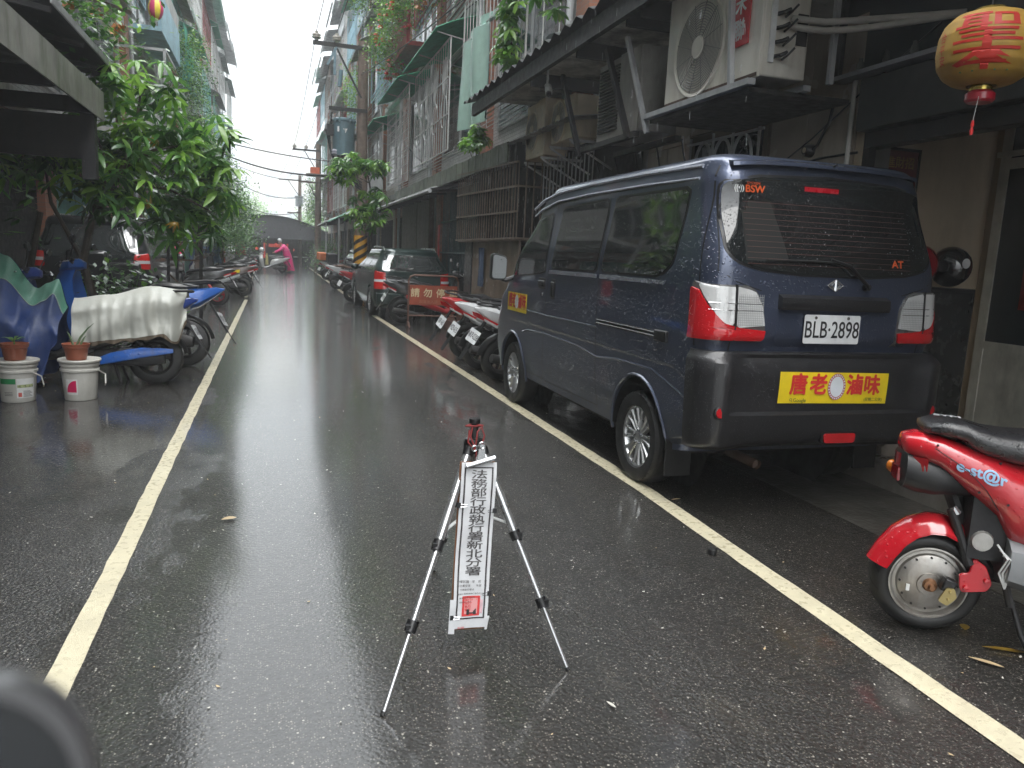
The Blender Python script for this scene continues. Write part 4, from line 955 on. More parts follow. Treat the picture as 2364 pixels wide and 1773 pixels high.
def paint(name, col, flake=.3, drops=.5, rough=.28, ds=75., metal=.4):
    n = NT(name); p = n.pos()
    c = n.mix(n.noise(p, 900., 1), tuple(x*.8 for x in col), tuple(x*1.25 for x in col))
    g = n.ramp(n.noise(n.scale(p, 1, 1, .4), 2.2, 6, .7), [(.5, 0.), (.8, .35)]); c = n.mix(g, c, tuple(x*.6+.02 for x in col))
    sz = n.n('ShaderNodeSeparateXYZ'); n.l(p, sz.inputs[0])   # road spray dried on the lower panels
    mud = n.math('MULTIPLY', n.ramp(sz.outputs[2], [(.2, .8), (.75, 0.)]), n.ramp(n.noise(p, 14., 6, .75), [(.42, 0.), (.62, 1.)])); c = n.mix(n.math('MULTIPLY', mud, .55), c, (.10, .09, .075))
    n.l(c, n.b.inputs['Base Color']); n.set(Metallic=metal, Roughness=rough, Coat_Weight=1., Coat_Roughness=.03)
    # rain beads in two sizes, and thin runs of water down the sides
    msk = n.ramp(n.noise(p, 2.4, 4), [(.35, .25), (.6, 1.)])
    d = n.math('MAXIMUM', droplets(n, p, ds, drops), n.math('MULTIPLY', droplets(n, p, ds*.55, drops*.35), 1.4))
    d = n.math('MULTIPLY', d, msk)
    nb = n.bump(d, 1., .006)
    n.l(nb, n.b.inputs['Coat Normal']); n.l(nb, n.b.inputs['Normal'])
    MATS[name] = n.m; return n.m
def wetglass(name, col=(.012, .014, .015), ds=110., drops=.5):
    n = NT(name); p = n.pos(); n.set(Base_Color=(*col, 1.), Roughness=.04, Coat_Weight=.0); n.b.inputs['Specular IOR Level'].default_value = .75
    d = n.math('MAXIMUM', droplets(n, p, ds, drops), n.math('MULTIPLY', droplets(n, p, ds*.5, drops*.4), 1.3))
    d = n.math('MULTIPLY', d, n.ramp(n.noise(p, 3., 4), [(.3, .2), (.6, 1.)]))
    n.l(n.bump(d, 1., .006), n.b.inputs['Normal'])
    c = n.mix(n.math('GREATER_THAN', d, .38), tuple(col), (.16, .17, .17)); n.l(c, n.b.inputs['Base Color'])
    MATS[name] = n.m; return n.m
p_van = paint('slate_blue_metallic', (.066, .082, .132), ds=75, metal=.6, rough=.34)
g_van = wetglass('tinted_wet_glass')

VB = Body(W=[(.18, .70), (.30, .735), (.55, .762), (.95, .765), (1.22, .757), (1.80, .70), (1.90, .68)],
          YR=[(.34, .32), (.44, .06), (.92, .05), (1.0, .02), (1.32, .04), (1.80, .16), (1.90, .19)],
          YF=[(.2, 4.02), (.7, 4.10), (.95, 4.04), (1.1, 3.86), (1.25, 3.66), (1.76, 3.10), (1.90, 2.86)],
          RR=[(.3, .13), (1.2, .13), (1.90, .16)], RF=[(.3, .22), (1.0, .30), (1.90, .25)], ztop=1.885, cap=.13, crown=.02)
van = thing('van', 'slate-blue passenger van with a yellow shop sticker on its black rear bumper', 'van', (2.905, 3.45, 0))
sh_ = VB.shell(.30); body = sh_.build('body', p_van, van); orient(body.data)
arches(body, VB, (.78, 3.38), .365, .30)
# sill, inner arches, underside
MB().box(-.70, .70, .40, 3.9, .27, .38).build('underbody', m_dark, van)
for y in (.78, 3.38):
    for sg in (-1, 1):
        q = MB(); q.lathe([(.36, 0), (.36, .30)], (sg*.74-(.30 if sg > 0 else 0), y, .30), 'x', 30, 0, PI); q.lathe([(.0, 0), (.36, 0)], (sg*.45, y, .30), 'x', 30); q.build('wheel_arch_liner', m_dark, van)
        lip = MB(); lip.tube([VB.side(y+.372*math.cos(a), .30+.372*math.sin(a), sg, .002) for a in [PI*i/30 for i in range(-1, 32)]], .011, 6); lip.build('arch_lip', p_van, van)
        wheel(van, sg*.665, y, .285, .288, .18, sg, .185)
SS = lambda sg: (lambda a, z, off: VB.side(a, z, sg, off))
RF_ = lambda a, z, off: VB.rear(a, z, off)
gsk = mat('window_seal', (.012, .012, .013), .4)
for sg in (-1, 1):
    F = SS(sg)
    def win(name, poly, r=.05, bord=.016, F=F):
        cx = sum(p[0] for p in poly)/len(poly); cz = sum(p[1] for p in poly)/len(poly)
        pb = [((a-cx)*(1+2*bord/(max(p[0] for p in poly)-min(p[0] for p in poly)))+cx, (z-cz)*(1+2*bord/(max(p[1] for p in poly)-min(p[1] for p in poly)))+cz) for a, z in poly]
        m = MB(); patch(m, F, round_poly(pb, r), .003, thick=.02); f = m.build('window', gsk, van, smooth=50); orient(f.data)
        m = MB(); patch(m, F, round_poly(poly, r), .0065, thick=.006); g_ = m.build('pane', g_van, f, smooth=50); orient(g_.data); return f
    win('slide', [(.60, 1.285), (.47, 1.36), (.42, 1.765), (1.38, 1.765), (1.44, 1.285)])
    win('middle', [(1.53, 1.285), (1.49, 1.765), (2.36, 1.745), (2.44, 1.285)])
    win('front', [(2.58, 1.24), (2.58, 1.71), (3.04, 1.67), (3.44, 1.22), (3.42, 1.19)], .03)
    tr = MB(); patch(tr, F, [(.52, 1.235), (.50, 1.262), (1.44, 1.265), (1.44, 1.235)], .014, 4, 20); patch(tr, F, [(1.50, 1.235), (1.50, 1.265), (2.45, 1.265), (2.47, 1.235)], .014, 4, 20); o_ = tr.build('window_trim', mat('silver_trim', (.42, .45, .52), .22, .7, drops=.4), van, smooth=50); orient(o_.data)
    sm = MB()
    seam(sm, F, [(.155, .93), (.16, 1.25), (.25, 1.88)]); seam(sm, F, [(1.48, 1.78), (1.465, .98), (1.43, .62), (1.40, .36)]); seam(sm, F, [(2.50, 1.78), (2.50, 1.2), (2.54, .36)])
    seam(sm, F, [(1.40, .36), (2.50, .35)]); seam(sm, F, [(2.55, .36), (3.0, .36)]); seam(sm, F, [(.50, 1.815), (1.48, 1.82), (2.5, 1.795), (2.95, 1.74)], .02)
    sm.build('panel_gap', gsk, van, smooth=0)
    cr_ = MB(); cr_.tube([VB.side(y, z, sg, -.0045) for y, z in [(.20, .64), (.6, .735), (1.1, .73), (1.42, .70), (1.8, .735), (2.5, .745), (2.95, .73), (3.1, .70)]], .009, 6); cr_.tube([VB.side(y, z, sg, -.004) for y, z in [(1.45, .905), (2.2, .90), (2.45, .895), (2.8, .90), (3.55, .90)]], .0075, 6); cr_.build('body_crease', p_van, van)
    rl = MB(); patch(rl, F, [(.50, .925), (.50, .965), (1.45, .965), (1.45, .925)], .004, 4, 18); a_ = rl.build('slide_rail', m_black, van); orient(a_.data)
    rl = MB(); [rl.tube([VB.side(y, z, sg, .005) for y in (.54, 1.0, 1.44)], .004, 6) for z in (.935, .957)]; rl.build('rail_edge', m_steel, van)
    rl = MB(); rl.M = Tm(0, 0, 0); c = VB.side(.50, .943, sg, .008); rl.cbox(c, (.03, .14, .065)); rl.build('rail_cover', m_black, van, bevel=.008)
    # handles
    for y, wy, wz, z in ((2.36, .05, .12, 1.115), (2.63, .12, .05, 1.15)):
        c = VB.side(y, z, sg, .008); h = MB(); h.cbox(c, (.03, wy, wz)); h.build('handle', m_black, van, bevel=.01)
        c = VB.side(y, z, sg, .001); h = MB(); h.cbox(c, (.006, wy+.035, wz+.04)); h.build('handle_cup', gsk, van, bevel=.002)
    c = VB.side(2.60, 1.06, sg, .004); h = MB(); h.lathe([(0, sg*.004), (.012, sg*.003), (.014, 0)], c, 'x', 14); h.build('lock', m_steel, van)
    # roof gutter rails catching the sky
    gtr = MB(); gtr.tube([(sg*(VB.f(VB.W, z)+.0), y, z+.005) for y, z in [(.34, 1.875), (1.0, 1.89), (1.9, 1.89), (2.5, 1.875), (2.85, 1.83), (3.08, 1.765)]], [.012, .016, .016, .016, .015, .010], 8)
    gtr.tube([(sg*(VB.f(VB.W, z)+.008), y, z-.03) for y, z in [(.34, 1.845), (1.0, 1.855), (1.9, 1.855), (2.5, 1.84), (2.85, 1.79), (3.03, 1.745)]], [.008, .010, .010, .010, .010, .008], 8)
    gtr.build('roof_gutter', mat('silver_trim', (.42, .45, .52), .22, .7), van)
    # mirror
    mr = MB(); mr.M = Tm(sg*.90, 3.50, 1.26) @ Rz(-sg*.12)
    mr.loft([[(x*sx, y, z*sz) for x, z in round_poly([(-.08, -.12), (.08, -.12), (.085, .10), (-.07, .13)], .04, 4)] for y, sx, sz in ((-.035, .94, .94), (-.02, 1, 1), (.03, .95, .95), (.07, .6, .6))]); mo = mr.build('mirror', m_blackw, van)
    mg = MB(); mg.M = Tm(sg*.90, 3.50, 1.26) @ Rz(-sg*.12); mg.prism([(x*.86, z*.88) for x, z in round_poly([(-.08, -.12), (.08, -.12), (.085, .10), (-.07, .13)], .04, 4)], -.0375, -.0355, 'y'); mg.build('mirror_glass', wetglass('mirror_wet', (.25, .27, .28), 60), mo)
    ma = MB(); ma.tube([(sg*.74, 3.46, 1.17), (sg*.82, 3.49, 1.14), (sg*.88, 3.51, 1.16)], .022, 8); ma.build('mirror_arm', m_black, mo)
    # mud flap
    MB().box(sg*.58, sg*.745, .385, .40, .14, .36).build('mud_flap', m_rub, van)
# yellow sticker on the driver's side
sp_ = MB(); SL = SS(-1); patch(sp_, SL, [(3.00, .865), (3.00, 1.035), (3.56, 1.035), (3.56, .865)], .003, 8, 16, .002); st_ = sp_.build('side_sticker', m_yel, van, smooth=60); orient(st_.data)
def side_text(s, size, y, z, m, wx=1., bold=.0):
    q = text_part(s, size, m, st_, Matrix.Identity(4), wx=wx, bold=bold, depth=.0)
    for v in q.data.vertices: yy, zz = y-v.co.x, z+v.co.y; v.co = VB.side(yy, zz, -1, .0045)
    return q
side_text('唐', .14, 3.47, .955, m_redink, .85, .035); side_text('老', .14, 3.36, .955, m_redink, .85, .035); side_text('滷', .14, 3.19, .955, m_redink, .85, .035); side_text('味', .14, 3.07, .955, m_redink, .85, .035)
md_ = MB(); md_.add([VB.side(3.278+.052*math.cos(a), .955+.062*math.sin(a), -1, .005) for a in [2*PI*i/24 for i in range(24)]], [tuple(range(24))]); md_.build('medallion', m_white, st_)
# rear: glass, hatch seams, lights, garnish
RG = [(-.670, 1.44), (-.672, 1.62), (-.655, 1.79), (-.40, 1.835), (0, 1.845), (.40, 1.835), (.655, 1.79), (.672, 1.62), (.67, 1.44), (.62, 1.385), (.50, 1.35), (.25, 1.33), (-.25, 1.33), (-.50, 1.35), (-.62, 1.385)]
RG = [(x*.98, 1.325+(z-1.325)*1.0) for x, z in RG]
q = MB(); patch(q, RF_, round_poly([(x*1.022, 1.56+(z-1.56)*1.05) for x, z in RG], .04), .003, 30, 22, .02); rw_ = q.build('rear_window', gsk, van, smooth=60); orient(rw_.data)
q = MB(); patch(q, RF_, round_poly(RG, .04), .0065, 30, 22, .006); g2 = q.build('pane', g_van, rw_, smooth=60); orient(g2.data)
hl_ = MB()
for k in range(12):
    z = 1.375+.029*k; seam(hl_, RF_, [(-.55, z), (.50, z)], .0016, .0072)
hl_.build('heater_lines', mat('heater_line', (.13, .05, .04), .4), rw_, smooth=0)
q = MB(); patch(q, RF_, [(-.56, 1.39), (-.56, 1.70), (-.38, 1.70), (-.30, 1.39)], .0069, 8, 4, .0003); o_ = q.build('wiped_film', wetglass('clear_film', (.03, .032, .032), 110, .0), rw_); orient(o_.data)
q = MB(); patch(q, RF_, [(-.17, 1.77), (-.17, 1.795), (.05, 1.795), (.05, 1.77)], .0085, 3, 10, .002); o_ = q.build('brake_lamp', mat('dim_red_lamp', (.30, .01, .02), .3, emit=(1, .03, .05, .02)), rw_); orient(o_.data)
def rear_text(s, size, x, z, m, off=.01, wx=1., bold=0., parent=None, sh=0.):
    q = text_part(s, size, m, parent or van, Matrix.Identity(4), wx=wx, bold=bold, depth=.0)
    for v in q.data.vertices: xx, zz = x+v.co.x, z+v.co.y+sh*v.co.x; v.co = VB.rear(xx, zz, off)
    return q
m_ored = mat('orange_red_print', (.60, .09, .02), .4)
rear_text('BSW', .052, -.475, 1.76, m_ored, .009, 1.1, .03, rw_); rear_text('SYSTEM', .018, -.485, 1.79, m_ored, .009, 1.3, .02, rw_); rear_text('((•))', .04, -.565, 1.763, m_white, .009, .8, .02, rw_)
rear_text('AT', .055, .41, 1.405, m_ored, .009, 1.15, .03, rw_)
sm = MB()
for sg in (-1, 1): seam(sm, RF_, [(sg*.615, .90), (sg*.615, 1.0)], .009); seam(sm, RF_, [(sg*.455, 1.235), (sg*.60, 1.275), (sg*.70, 1.33), (sg*.672, 1.62), (sg*.60, 1.83)], .005)
sm.build('panel_gap', gsk, van, smooth=0)
# roof spoiler lip
q = MB(); q.loft([[(x, VB.rear(x*.98, 1.88)[1]+dy, 1.905-.02*abs(x/.6)**3+dz) for dy, dz in ((-.035, -.008), (-.03, .012), (.10, .045), (.12, .0))] for x in [-.60+1.2*k/16 for k in range(17)]]); sp = q.build('roof_spoiler', p_van, van); orient(sp.data)
q = MB(); q.tube([(0, VB.rear(0, 1.87)[1]-.03, 1.912), (0, VB.rear(0, 1.87)[1]-.055, 1.92)], .006, 6); q.build('washer_jet', m_black, van)
# tail lights
for sg in (-1, 1):
    def LT(a, z, off, sg=sg): return VB.rear(sg*a, z, off)
    def LS(a, z, off, sg=sg): return VB.side(a, z, sg, off)
    # a runs from the tailgate outwards round the corner: blend rear and side faces through one arc coordinate
    def LA(a, z, off, sg=sg):
        w, rr, yr = VB.f(VB.W, z), VB.f(VB.RR, z), VB.f(VB.YR, z); flat = w-rr
        if a <= flat: return (sg*a, yr+.015*(a/w)**2-off, z)
        t = (a-flat)/rr
        if t <= PI/2: return (sg*(flat+(rr+off)*math.sin(t)), yr+.015+rr-(rr+off)*math.cos(t), z)
        return (sg*(w+off), yr+.015+rr+(a-flat-rr*PI/2), z)
    A, Bz = .435, .86
    q = MB(); patch(q, LA, round_poly([(A, .968), (.425, 1.0), (.445, 1.16), (.49, 1.238), (.55, 1.262), (Bz, 1.272), (Bz+.015, .968)], .02), .010, 24, 40, .03); base = q.build('tail_light', mat('lamp_housing', (.10, .10, .10), .3, coat=.6), van, smooth=60); orient(base.data)
    q = MB(); patch(q, LA, round_poly([(A+.003, .972), (A-.006, 1.035), (.56, 1.035), (.665, 1.06), (.75, 1.16), (.80, 1.235), (Bz+.003, 1.24), (Bz+.01, .972)], .012), .020, 24, 40, .012); r_ = q.build('red_lens', m_red, base, smooth=60); orient(r_.data)
    q = MB(); patch(q, LA, round_poly([(A+.0, 1.043), (.455, 1.155), (.50, 1.232), (.602, 1.252), (.602, 1.042)], .012), .019, 18, 12, .012); r_ = q.build('clear_lens', m_clear, base, smooth=60); orient(r_.data)
    q = MB(); patch(q, LA, round_poly([(.618, 1.052), (.618, 1.255), (.80, 1.262), (.765, 1.20), (.69, 1.085), (.65, 1.052)], .012), .018, 18, 12, .012); r_ = q.build('clear_lens', m_clear, base, smooth=60); orient(r_.data)
    q = MB()
    for k in range(14): a = .45+.011*k; q.add([LA(a+da, z, .0205) for da, z in ((0, 1.05), (.0025, 1.05), (.0025, 1.215), (0, 1.215))], [(0, 1, 2, 3)])
    for k in range(13): z = 1.055+.012*k; q.add([LA(a, z+dz, .0208) for a, dz in ((.45, 0), (.60, 0), (.60, .0025), (.45, .0025))], [(0, 1, 2, 3)])
    q.build('reflector_grid', mat('lamp_shade_line', (.30, .31, .31), .3), base, smooth=0)
    q = MB(); patch(q, LA, [(.610-.004, .972), (.610-.004, 1.262), (.610+.004, 1.262), (.610+.004, .972)], .021, 4, 1, .02); o_ = q.build('lamp_split', gsk, base); orient(o_.data)
    q = MB()
    for z in (1.13, 1.165): q.tube([LA(a, z, .019) for a in (.455, .52, .60, .64, .70, .74)], .0025, 4)
    q.build('lamp_rib', m_steel, base)
# garnish, plate, badge
q = MB(); q.loft([[(x, VB.rear(x, 1.18)[1]+dy, z) for dy, z in ((.0, 1.145), (-.035, 1.142), (-.042, 1.16), (-.036, 1.205), (0, 1.222))] for x in [-.35+.70*k/12 for k in range(13)]]); o_ = q.build('handle_bar', m_blackw, van); orient(o_.data)
q = MB(); patch(q, RF_, round_poly([(-.36, .965), (-.35, 1.143), (.35, 1.143), (.36, .965), (.33, .94), (-.33, .94)], .02), .0012, 10, 16, .001); o_ = q.build('plate_recess', p_van, van); orient(o_.data)
yp = VB.rear(.1, 1.05)[1]-.014
pl = MB().prism([(x, z) for x, z in round_poly([(-.195, .965), (.165, .965), (.165, 1.12), (-.195, 1.12)], .012)], yp-.004, yp, 'y').build('number_plate', m_plate, van)
text_part('BLB·2898', .128, m_ink, pl, Tm(-.015, yp-.0046, 1.036) @ FY, wx=.72, bold=.005)
q = MB(); [q.lathe([(0, -.004), (.007, -.004), (.009, 0)], (x, yp-.004, z), 'y', 10) for x in (-.125, .085) for z in (1.104,)]; q.build('plate_screw', m_steel, pl)
lg = MB(); zz = 1.278
def rb(m, pts, r=.0045): m.tube([VB.rear(x, z, .006) for x, z in pts], r, 6)
rb(lg, [(-.05, zz), (0, zz+.031), (.05, zz), (0, zz-.031), (-.05, zz)]); rb(lg, [(0, zz+.028), (0, zz-.028)], .009); rb(lg, [(-.028, zz), (-.004, zz+.02)], .004); rb(lg, [(-.028, zz), (-.004, zz-.02)], .004); rb(lg, [(.028, zz), (.004, zz+.02)], .004); rb(lg, [(.028, zz), (.004, zz-.02)], .004)
lg.build('emblem', m_steel, van)
rear_text('A', .045, .435, .962, m_steel, .005, 1.4, .03); rear_text('180', .024, .487, .969, m_steel, .005, 1.5, .03); rear_text('1.3DVVT', .013, .487, .952, m_steel, .005, 1., .02)
wp = MB(); wp.tube([VB.rear(.20, 1.275, .02), VB.rear(.185, 1.285, .035), VB.rear(.06, 1.385, .04), VB.rear(-.06, 1.415, .04)], [.016, .011, .009, .006], 8); wp.lathe([(0, -.03), (.017, -.028), (.022, 0)], VB.rear(.20, 1.275, .004), 'y', 14)
w1 = wp.build('wiper_arm', m_black, van); bl = MB(); bl.tube([VB.rear(x, 1.400-.02*(x+.1)**2-.0*x, .014) for x in (-.44, -.3, -.15, .0, .10)], [.003, .006, .008, .006, .003], 6); bl.build('wiper_blade', m_rub, w1)
# bumper
BW = [(.36, .765), (.45, .795), (.86, .80), (.915, .775)]
BB = Body(W=BW, YR=[(.36, .03), (.44, -.035), (.62, -.055), (.86, -.055), (.915, .0)], YF=[(0, 1)], RR=[(.3, .16), (.9, .16)], RF=[(0, .05)], ztop=.915)
def bumper_ring(z, n=46, y_end=.155, lift=0):
    P = []; w, yr, rr = BB.f(BB.W, z), BB.f(BB.YR, z), .16
    ye = max(y_end-(.75-z)*.03, yr+rr+.01)
    P.append((-w, ye, z)); 
    for k in range(1, 9): a = PI+PI/2*k/9; P.append((-w+rr+rr*math.cos(a), yr+rr+rr*math.sin(a), z))
    for k in range(21): x = -w+rr+(2*w-2*rr)*k/20; P.append((x, yr+.012*(x/w)**2, z))
    for k in range(1, 9): a = -PI/2+PI/2*k/9; P.append((w-rr+rr*math.cos(a), yr+rr+rr*math.sin(a), z))
    P.append((w, ye, z)); P += [(w-.05, ye, z), (w-.08, .17, z), (-w+.08, .17, z), (-w+.05, ye, z)]; return P
q = MB(); rings = []
zl = [.385, .40, .43, .50, .56, .585, .60, .63, .70, .78, .86, .885, .905, .915]
for z in zl:
    r_ = bumper_ring(z); R2 = []
    for (x, y, zz_) in r_:
        if .585 < z < .89 and abs(x) < .585 and y < .1: y += .035          # recessed centre panel
        zz2 = z
        if z < .5 and abs(x) < .55 and y < .1: zz2 = z+.02
        R2.append((x, y, zz2))
    rings.append(R2)
q.loft(rings); bp = q.build('rear_bumper', m_blackw, van, smooth=45); orient(bp.data)
ys_ = BB.f(BB.YR, .72)+.035
stk = MB(); stk.M = Tm(.02, ys_+.002, .727) @ Matrix.Rotation(.012, 4, 'Y')
stk.add([(x, -.006-.003*math.sin(PI*(z+.1)/.2)-.0012*math.sin(9*x), z) for z in (-.085, -.055, 0, .045, .085) for x in [-.355+.71*k/10 for k in range(11)]], [(j*11+i, j*11+i+1, (j+1)*11+i+1, (j+1)*11+i) for j in range(4) for i in range(10)])
bs = stk.build('bumper_sticker', m_yel, van, smooth=60)
TM = Tm(.02, ys_-.0105, .727) @ Matrix.Rotation(.012, 4, 'Y')
for s_, x in (('唐', -.235), ('老', -.108), ('滷', .13), ('味', .245)): text_part(s_, .118, m_redink, bs, TM @ Tm(x, 0, .012) @ FY, bold=.032, wx=.95, depth=.0004)
text_part('Google', .028, mat('olive_ink', (.12, .16, .03), .5), bs, TM @ Tm(-.22, 0, -.068) @ FY, depth=.0004); text_part('(星期二公休)', .022, MATS['olive_ink'], bs, TM @ Tm(.262, 0, -.062) @ FY, depth=.0004)
q = MB(); q.tube([TM @ V((-.277+.007*math.cos(a), 0, -.064+.007*math.sin(a))) for a in [2*PI*i/10 for i in range(11)]], .0012, 4, False); q.tube([TM @ V((-.272, 0, -.070)), TM @ V((-.266, 0, -.077))], .0014, 4); q.build('magnifier_mark', MATS['olive_ink'], bs)
q = MB(); q.add([TM @ V((.01+.058*math.cos(a), -.0005, .008+.073*math.sin(a))) for a in [2*PI*i/36 for i in range(36)]], [tuple(range(36))]); q.build('medallion', mat('medallion_rim', (.42, .12, .14), .5), bs)
q = MB(); q.add([TM @ V((.01+.043*math.cos(a), -.0012, .008+.057*math.sin(a))) for a in [2*PI*i/36 for i in range(36)]], [tuple(range(36))])
for k in range(26): a0 = 2*PI*k/26; q.add([TM @ V((.01+.051*math.cos(a0)+.0045*math.cos(b), -.0012, .008+.065*math.sin(a0)+.0045*math.sin(b))) for b in [2*PI*i/8 for i in range(8)]], [tuple(range(8))])
q.build('medallion_centre', mat('medallion_white', (.66, .70, .74), .5), bs)
for sg in (-1, 1):
    y_ = BB.f(BB.YR, .6)+.0; q = MB(); q.lathe([(0, -.006), (.026, -.004), (.030, .004)], (sg*.685, y_+.018 if False else y_+.013, .60), 'y', 24); q.build('reflector', m_red, van)
    q = MB(); q.lathe([(.031, -.005), (.037, -.002), (.04, .01)], (sg*.685, y_+.013, .60), 'y', 24); q.build('reflector_ring', m_black, van)
q = MB(); q.prism(round_poly([(-.03, .425), (.17, .425), (.175, .478), (-.035, .478)], .02), -.052, -.03, 'y'); q.build('fog_lamp', m_red, van)
q = MB(); q.prism(round_poly([(-.045, .415), (.185, .415), (.19, .488), (-.05, .488)], .03), -.045, -.02, 'y'); q.build('fog_lamp_bezel', m_black, van)
q = MB(); [q.lathe([(0, -.003), (.010, -.001), (.012, .004)], (x, BB.f(BB.YR, .53)+.01*abs(x), .535), 'y', 12) for x in (-.42, .09, .5)]; q.build('parking_sensor', m_black, van)
ex = MB(); ex.tube([(-.32, .75, .28), (-.32, .12, .27)], .028, 14, False); ex.tube([(-.32, .75, .28), (-.32, .14, .27)], .024, 14); ex.build('exhaust', m_rustd, van)
MB().box(-.45, .45, .95, 1.0, .2, .4).build('spare_carrier', m_dark, van)
q = MB(); q.lathe([(.15, -.09), (.25, -.08), (.275, -.04), (.275, .04), (.25, .08), (.15, .09)], (0.05, 1.4, .27), 'z', 30); q.build('spare_wheel', m_rub, van)
q = MB(); q.tube([(-.62, 3.1, 1.72), (-.60, 2.96, 1.95)], .003, 5); q.build('aerial', m_steel, van)
q = MB(); patch(q, lambda a, z, o: VB.front(a, z, o), [(-.62, 1.22), (-.56, 1.68), (.56, 1.68), (.62, 1.22)], .004, 20, 16); o_ = q.build('windscreen', g_van, van, smooth=60); orient(o_.data)
for sg in (-1, 1): q = MB(); q.ball((sg*.58, 4.03, .85), (.12, .08, .10), 12, 8); q.build('headlight', m_clear, van)
# two road stickers seen as grey patches on the quarter panel: reflections only, so nothing is added here

# ---------------------------------------------------------------- generic estate car / suv
def car(name, label, loc, rz, L, W2, H, belt, pm, red_tail, front=False, plate=None, suv=False, group='parked cars'):
    t_ = thing(name, label, 'car', loc, rz, group)
    hood = belt-.06
    B = Body(W=[(.2, W2-.06), (.45, W2), (belt, W2-.01), (H-.12, W2-.17), (H-.02, W2-.22)],
             YR=[(.2, .05), (.5, 0), (belt, .06), (H-.06, .34 if not suv else .22)],
             YF=[(.2, L-.04), (.55, L), (hood-.05, L-.08), (hood, L-.35), (belt+.0, L-1.05), (H-.06, L-1.85)],
             RR=[(.2, .22), (H, .22)], RF=[(.2, .28), (H, .25)], ztop=H-.07, cap=.14, crown=.02)
    zs = [.22+(H-.07-.22)*k/50 for k in range(51)]
    b = B.shell(.22, zs).build('body', pm, t_); orient(b.data)
    r = .31 if not suv else .36
    arches(b, B, (.78, L-.85), r+.06, r-.008)
    for y in (.78, L-.85):
        for sg in (-1, 1):
            q = MB(); q.lathe([(r+.055, 0), (r+.055, .28)], (sg*(W2-.03)-(.28 if sg > 0 else 0), y, r), 'x', 24, 0, PI); q.lathe([(.0, 0), (r+.055, 0)], (sg*(W2-.31), y, r), 'x', 24); q.build('wheel_arch_liner', m_dark, t_)
            wheel(t_, sg*(W2-.085), y, r, r, .19, sg, r*.66, 5 if not suv else 6)
    g_ = MATS['tinted_wet_glass']
    for sg in (-1, 1):
        F = lambda a, z, off, sg=sg: B.side(a, z, sg, off)
        for poly in ([(.42, belt+.04), (.56, H-.17), (1.15, H-.14), (1.18, belt+.03)], [(1.24, belt+.03), (1.22, H-.14), (2.0, H-.13), (2.03, belt+.02)], [(2.1, belt+.02), (2.08, H-.13), (L-2.0, H-.15), (L-1.35, belt+.02)]):
            q = MB(); patch(q, F, round_poly(poly, .04), .004, 12, 8); o_ = q.build('side_window', g_, t_, smooth=60); orient(o_.data)
        q = MB(); seam(q, F, [(1.20, H-.1), (1.20, belt), (1.15, .45), (1.2, .3)]); seam(q, F, [(2.07, H-.1), (2.07, belt), (2.07, .3)]); q.build('panel_gap', gsk, t_, smooth=0)
        q = MB(); q.tube([B.side(y, z, sg, .004) for y, z in ((.42, belt), (2, belt-.01), (L-1.3, belt-.03))], .01, 6); q.build('belt_trim', m_black, t_)
        q = MB(); q.tube([(sg*(W2-.26), y, H+z) for y, z in ((.45, -.05), (.6, .02), (1.4, .035), (L-2.2, .03), (L-2.05, -.03))], .016, 8); q.build('roof_rail', m_alloy, t_)
        # lights
        def LA(a, z, off, sg=sg):
            w, rr, yr = B.f(B.W, z), B.f(B.RR, z), B.f(B.YR, z); flat = w-rr
            if a <= flat: return (sg*a, yr+.015*(a/w)**2-off, z)
            t1 = (a-flat)/rr
            if t1 <= PI/2: return (sg*(flat+(rr+off)*math.sin(t1)), yr+.015+rr-(rr+off)*math.cos(t1), z)
            return (sg*(w+off), yr+.015+rr+(a-flat-rr*PI/2), z)
        za, zb = (belt-.33, belt+.02) if not suv else (belt-.12, belt+.12)
        q = MB(); patch(q, LA, round_poly([(W2-.24, za), (W2-.22, zb), (W2+.02, zb+.02), (W2+.06, za)], .02), .012, 12, 16, .02); tl = q.build('tail_light', mat('car_red_lens', (.45, .015, .012), .15, coat=.8), t_, smooth=60); orient(tl.data)  # tail lens in plain red, without emission
        zm = (za+zb)/2; q = MB(); patch(q, LA, [(W2-.22, zm-.03), (W2-.22, zm+.02), (W2+.03, zm+.02), (W2+.04, zm-.03)], .015, 4, 12, .006); o_ = q.build('clear_lens', m_clear, tl, smooth=60); orient(o_.data)
        if front:
            q = MB(); patch(q, lambda a, z, o, sg=sg: B.front(sg*a, z, o), [(W2-.40, .62), (W2-.38, .76), (W2-.10, .76), (W2-.08, .64)], .012, 6, 8); o_ = q.build('headlight', m_clear, t_); orient(o_.data)
        q = MB(); q.ball((sg*(W2+.08), L-1.55, belt+.06), (.10, .06, .07), 12, 8); q.build('mirror', pm, t_)
    RFn = lambda a, z, off: B.rear(a, z, off)
    q = MB(); patch(q, RFn, round_poly([(-W2+.15, belt+.04), (-W2+.24, H-.13), (W2-.24, H-.13), (W2-.15, belt+.04)], .06), .005, 18, 14); gm_ = wetglass('rear_pane_'+name, (.02, .024, .025), 60, .3); bn_ = [x for x in gm_.node_tree.nodes if x.type == 'BSDF_PRINCIPLED'][0]; bn_.inputs['Coat Weight'].default_value = 1; bn_.inputs['Specular IOR Level'].default_value = 1; bn_.inputs['IOR'].default_value = 1.7
    rw2 = q.build('rear_window', gm_, t_, smooth=60); orient(rw2.data)
    q = MB(); patch(q, lambda a, z, o: B.front(a, z, o), round_poly([(-W2+.10, belt+.03), (-W2+.25, H-.13), (W2-.25, H-.13), (W2-.10, belt+.03)], .05), .005, 18, 12); o_ = q.build('windscreen', MATS['rear_pane_'+name], t_, smooth=60); orient(o_.data)
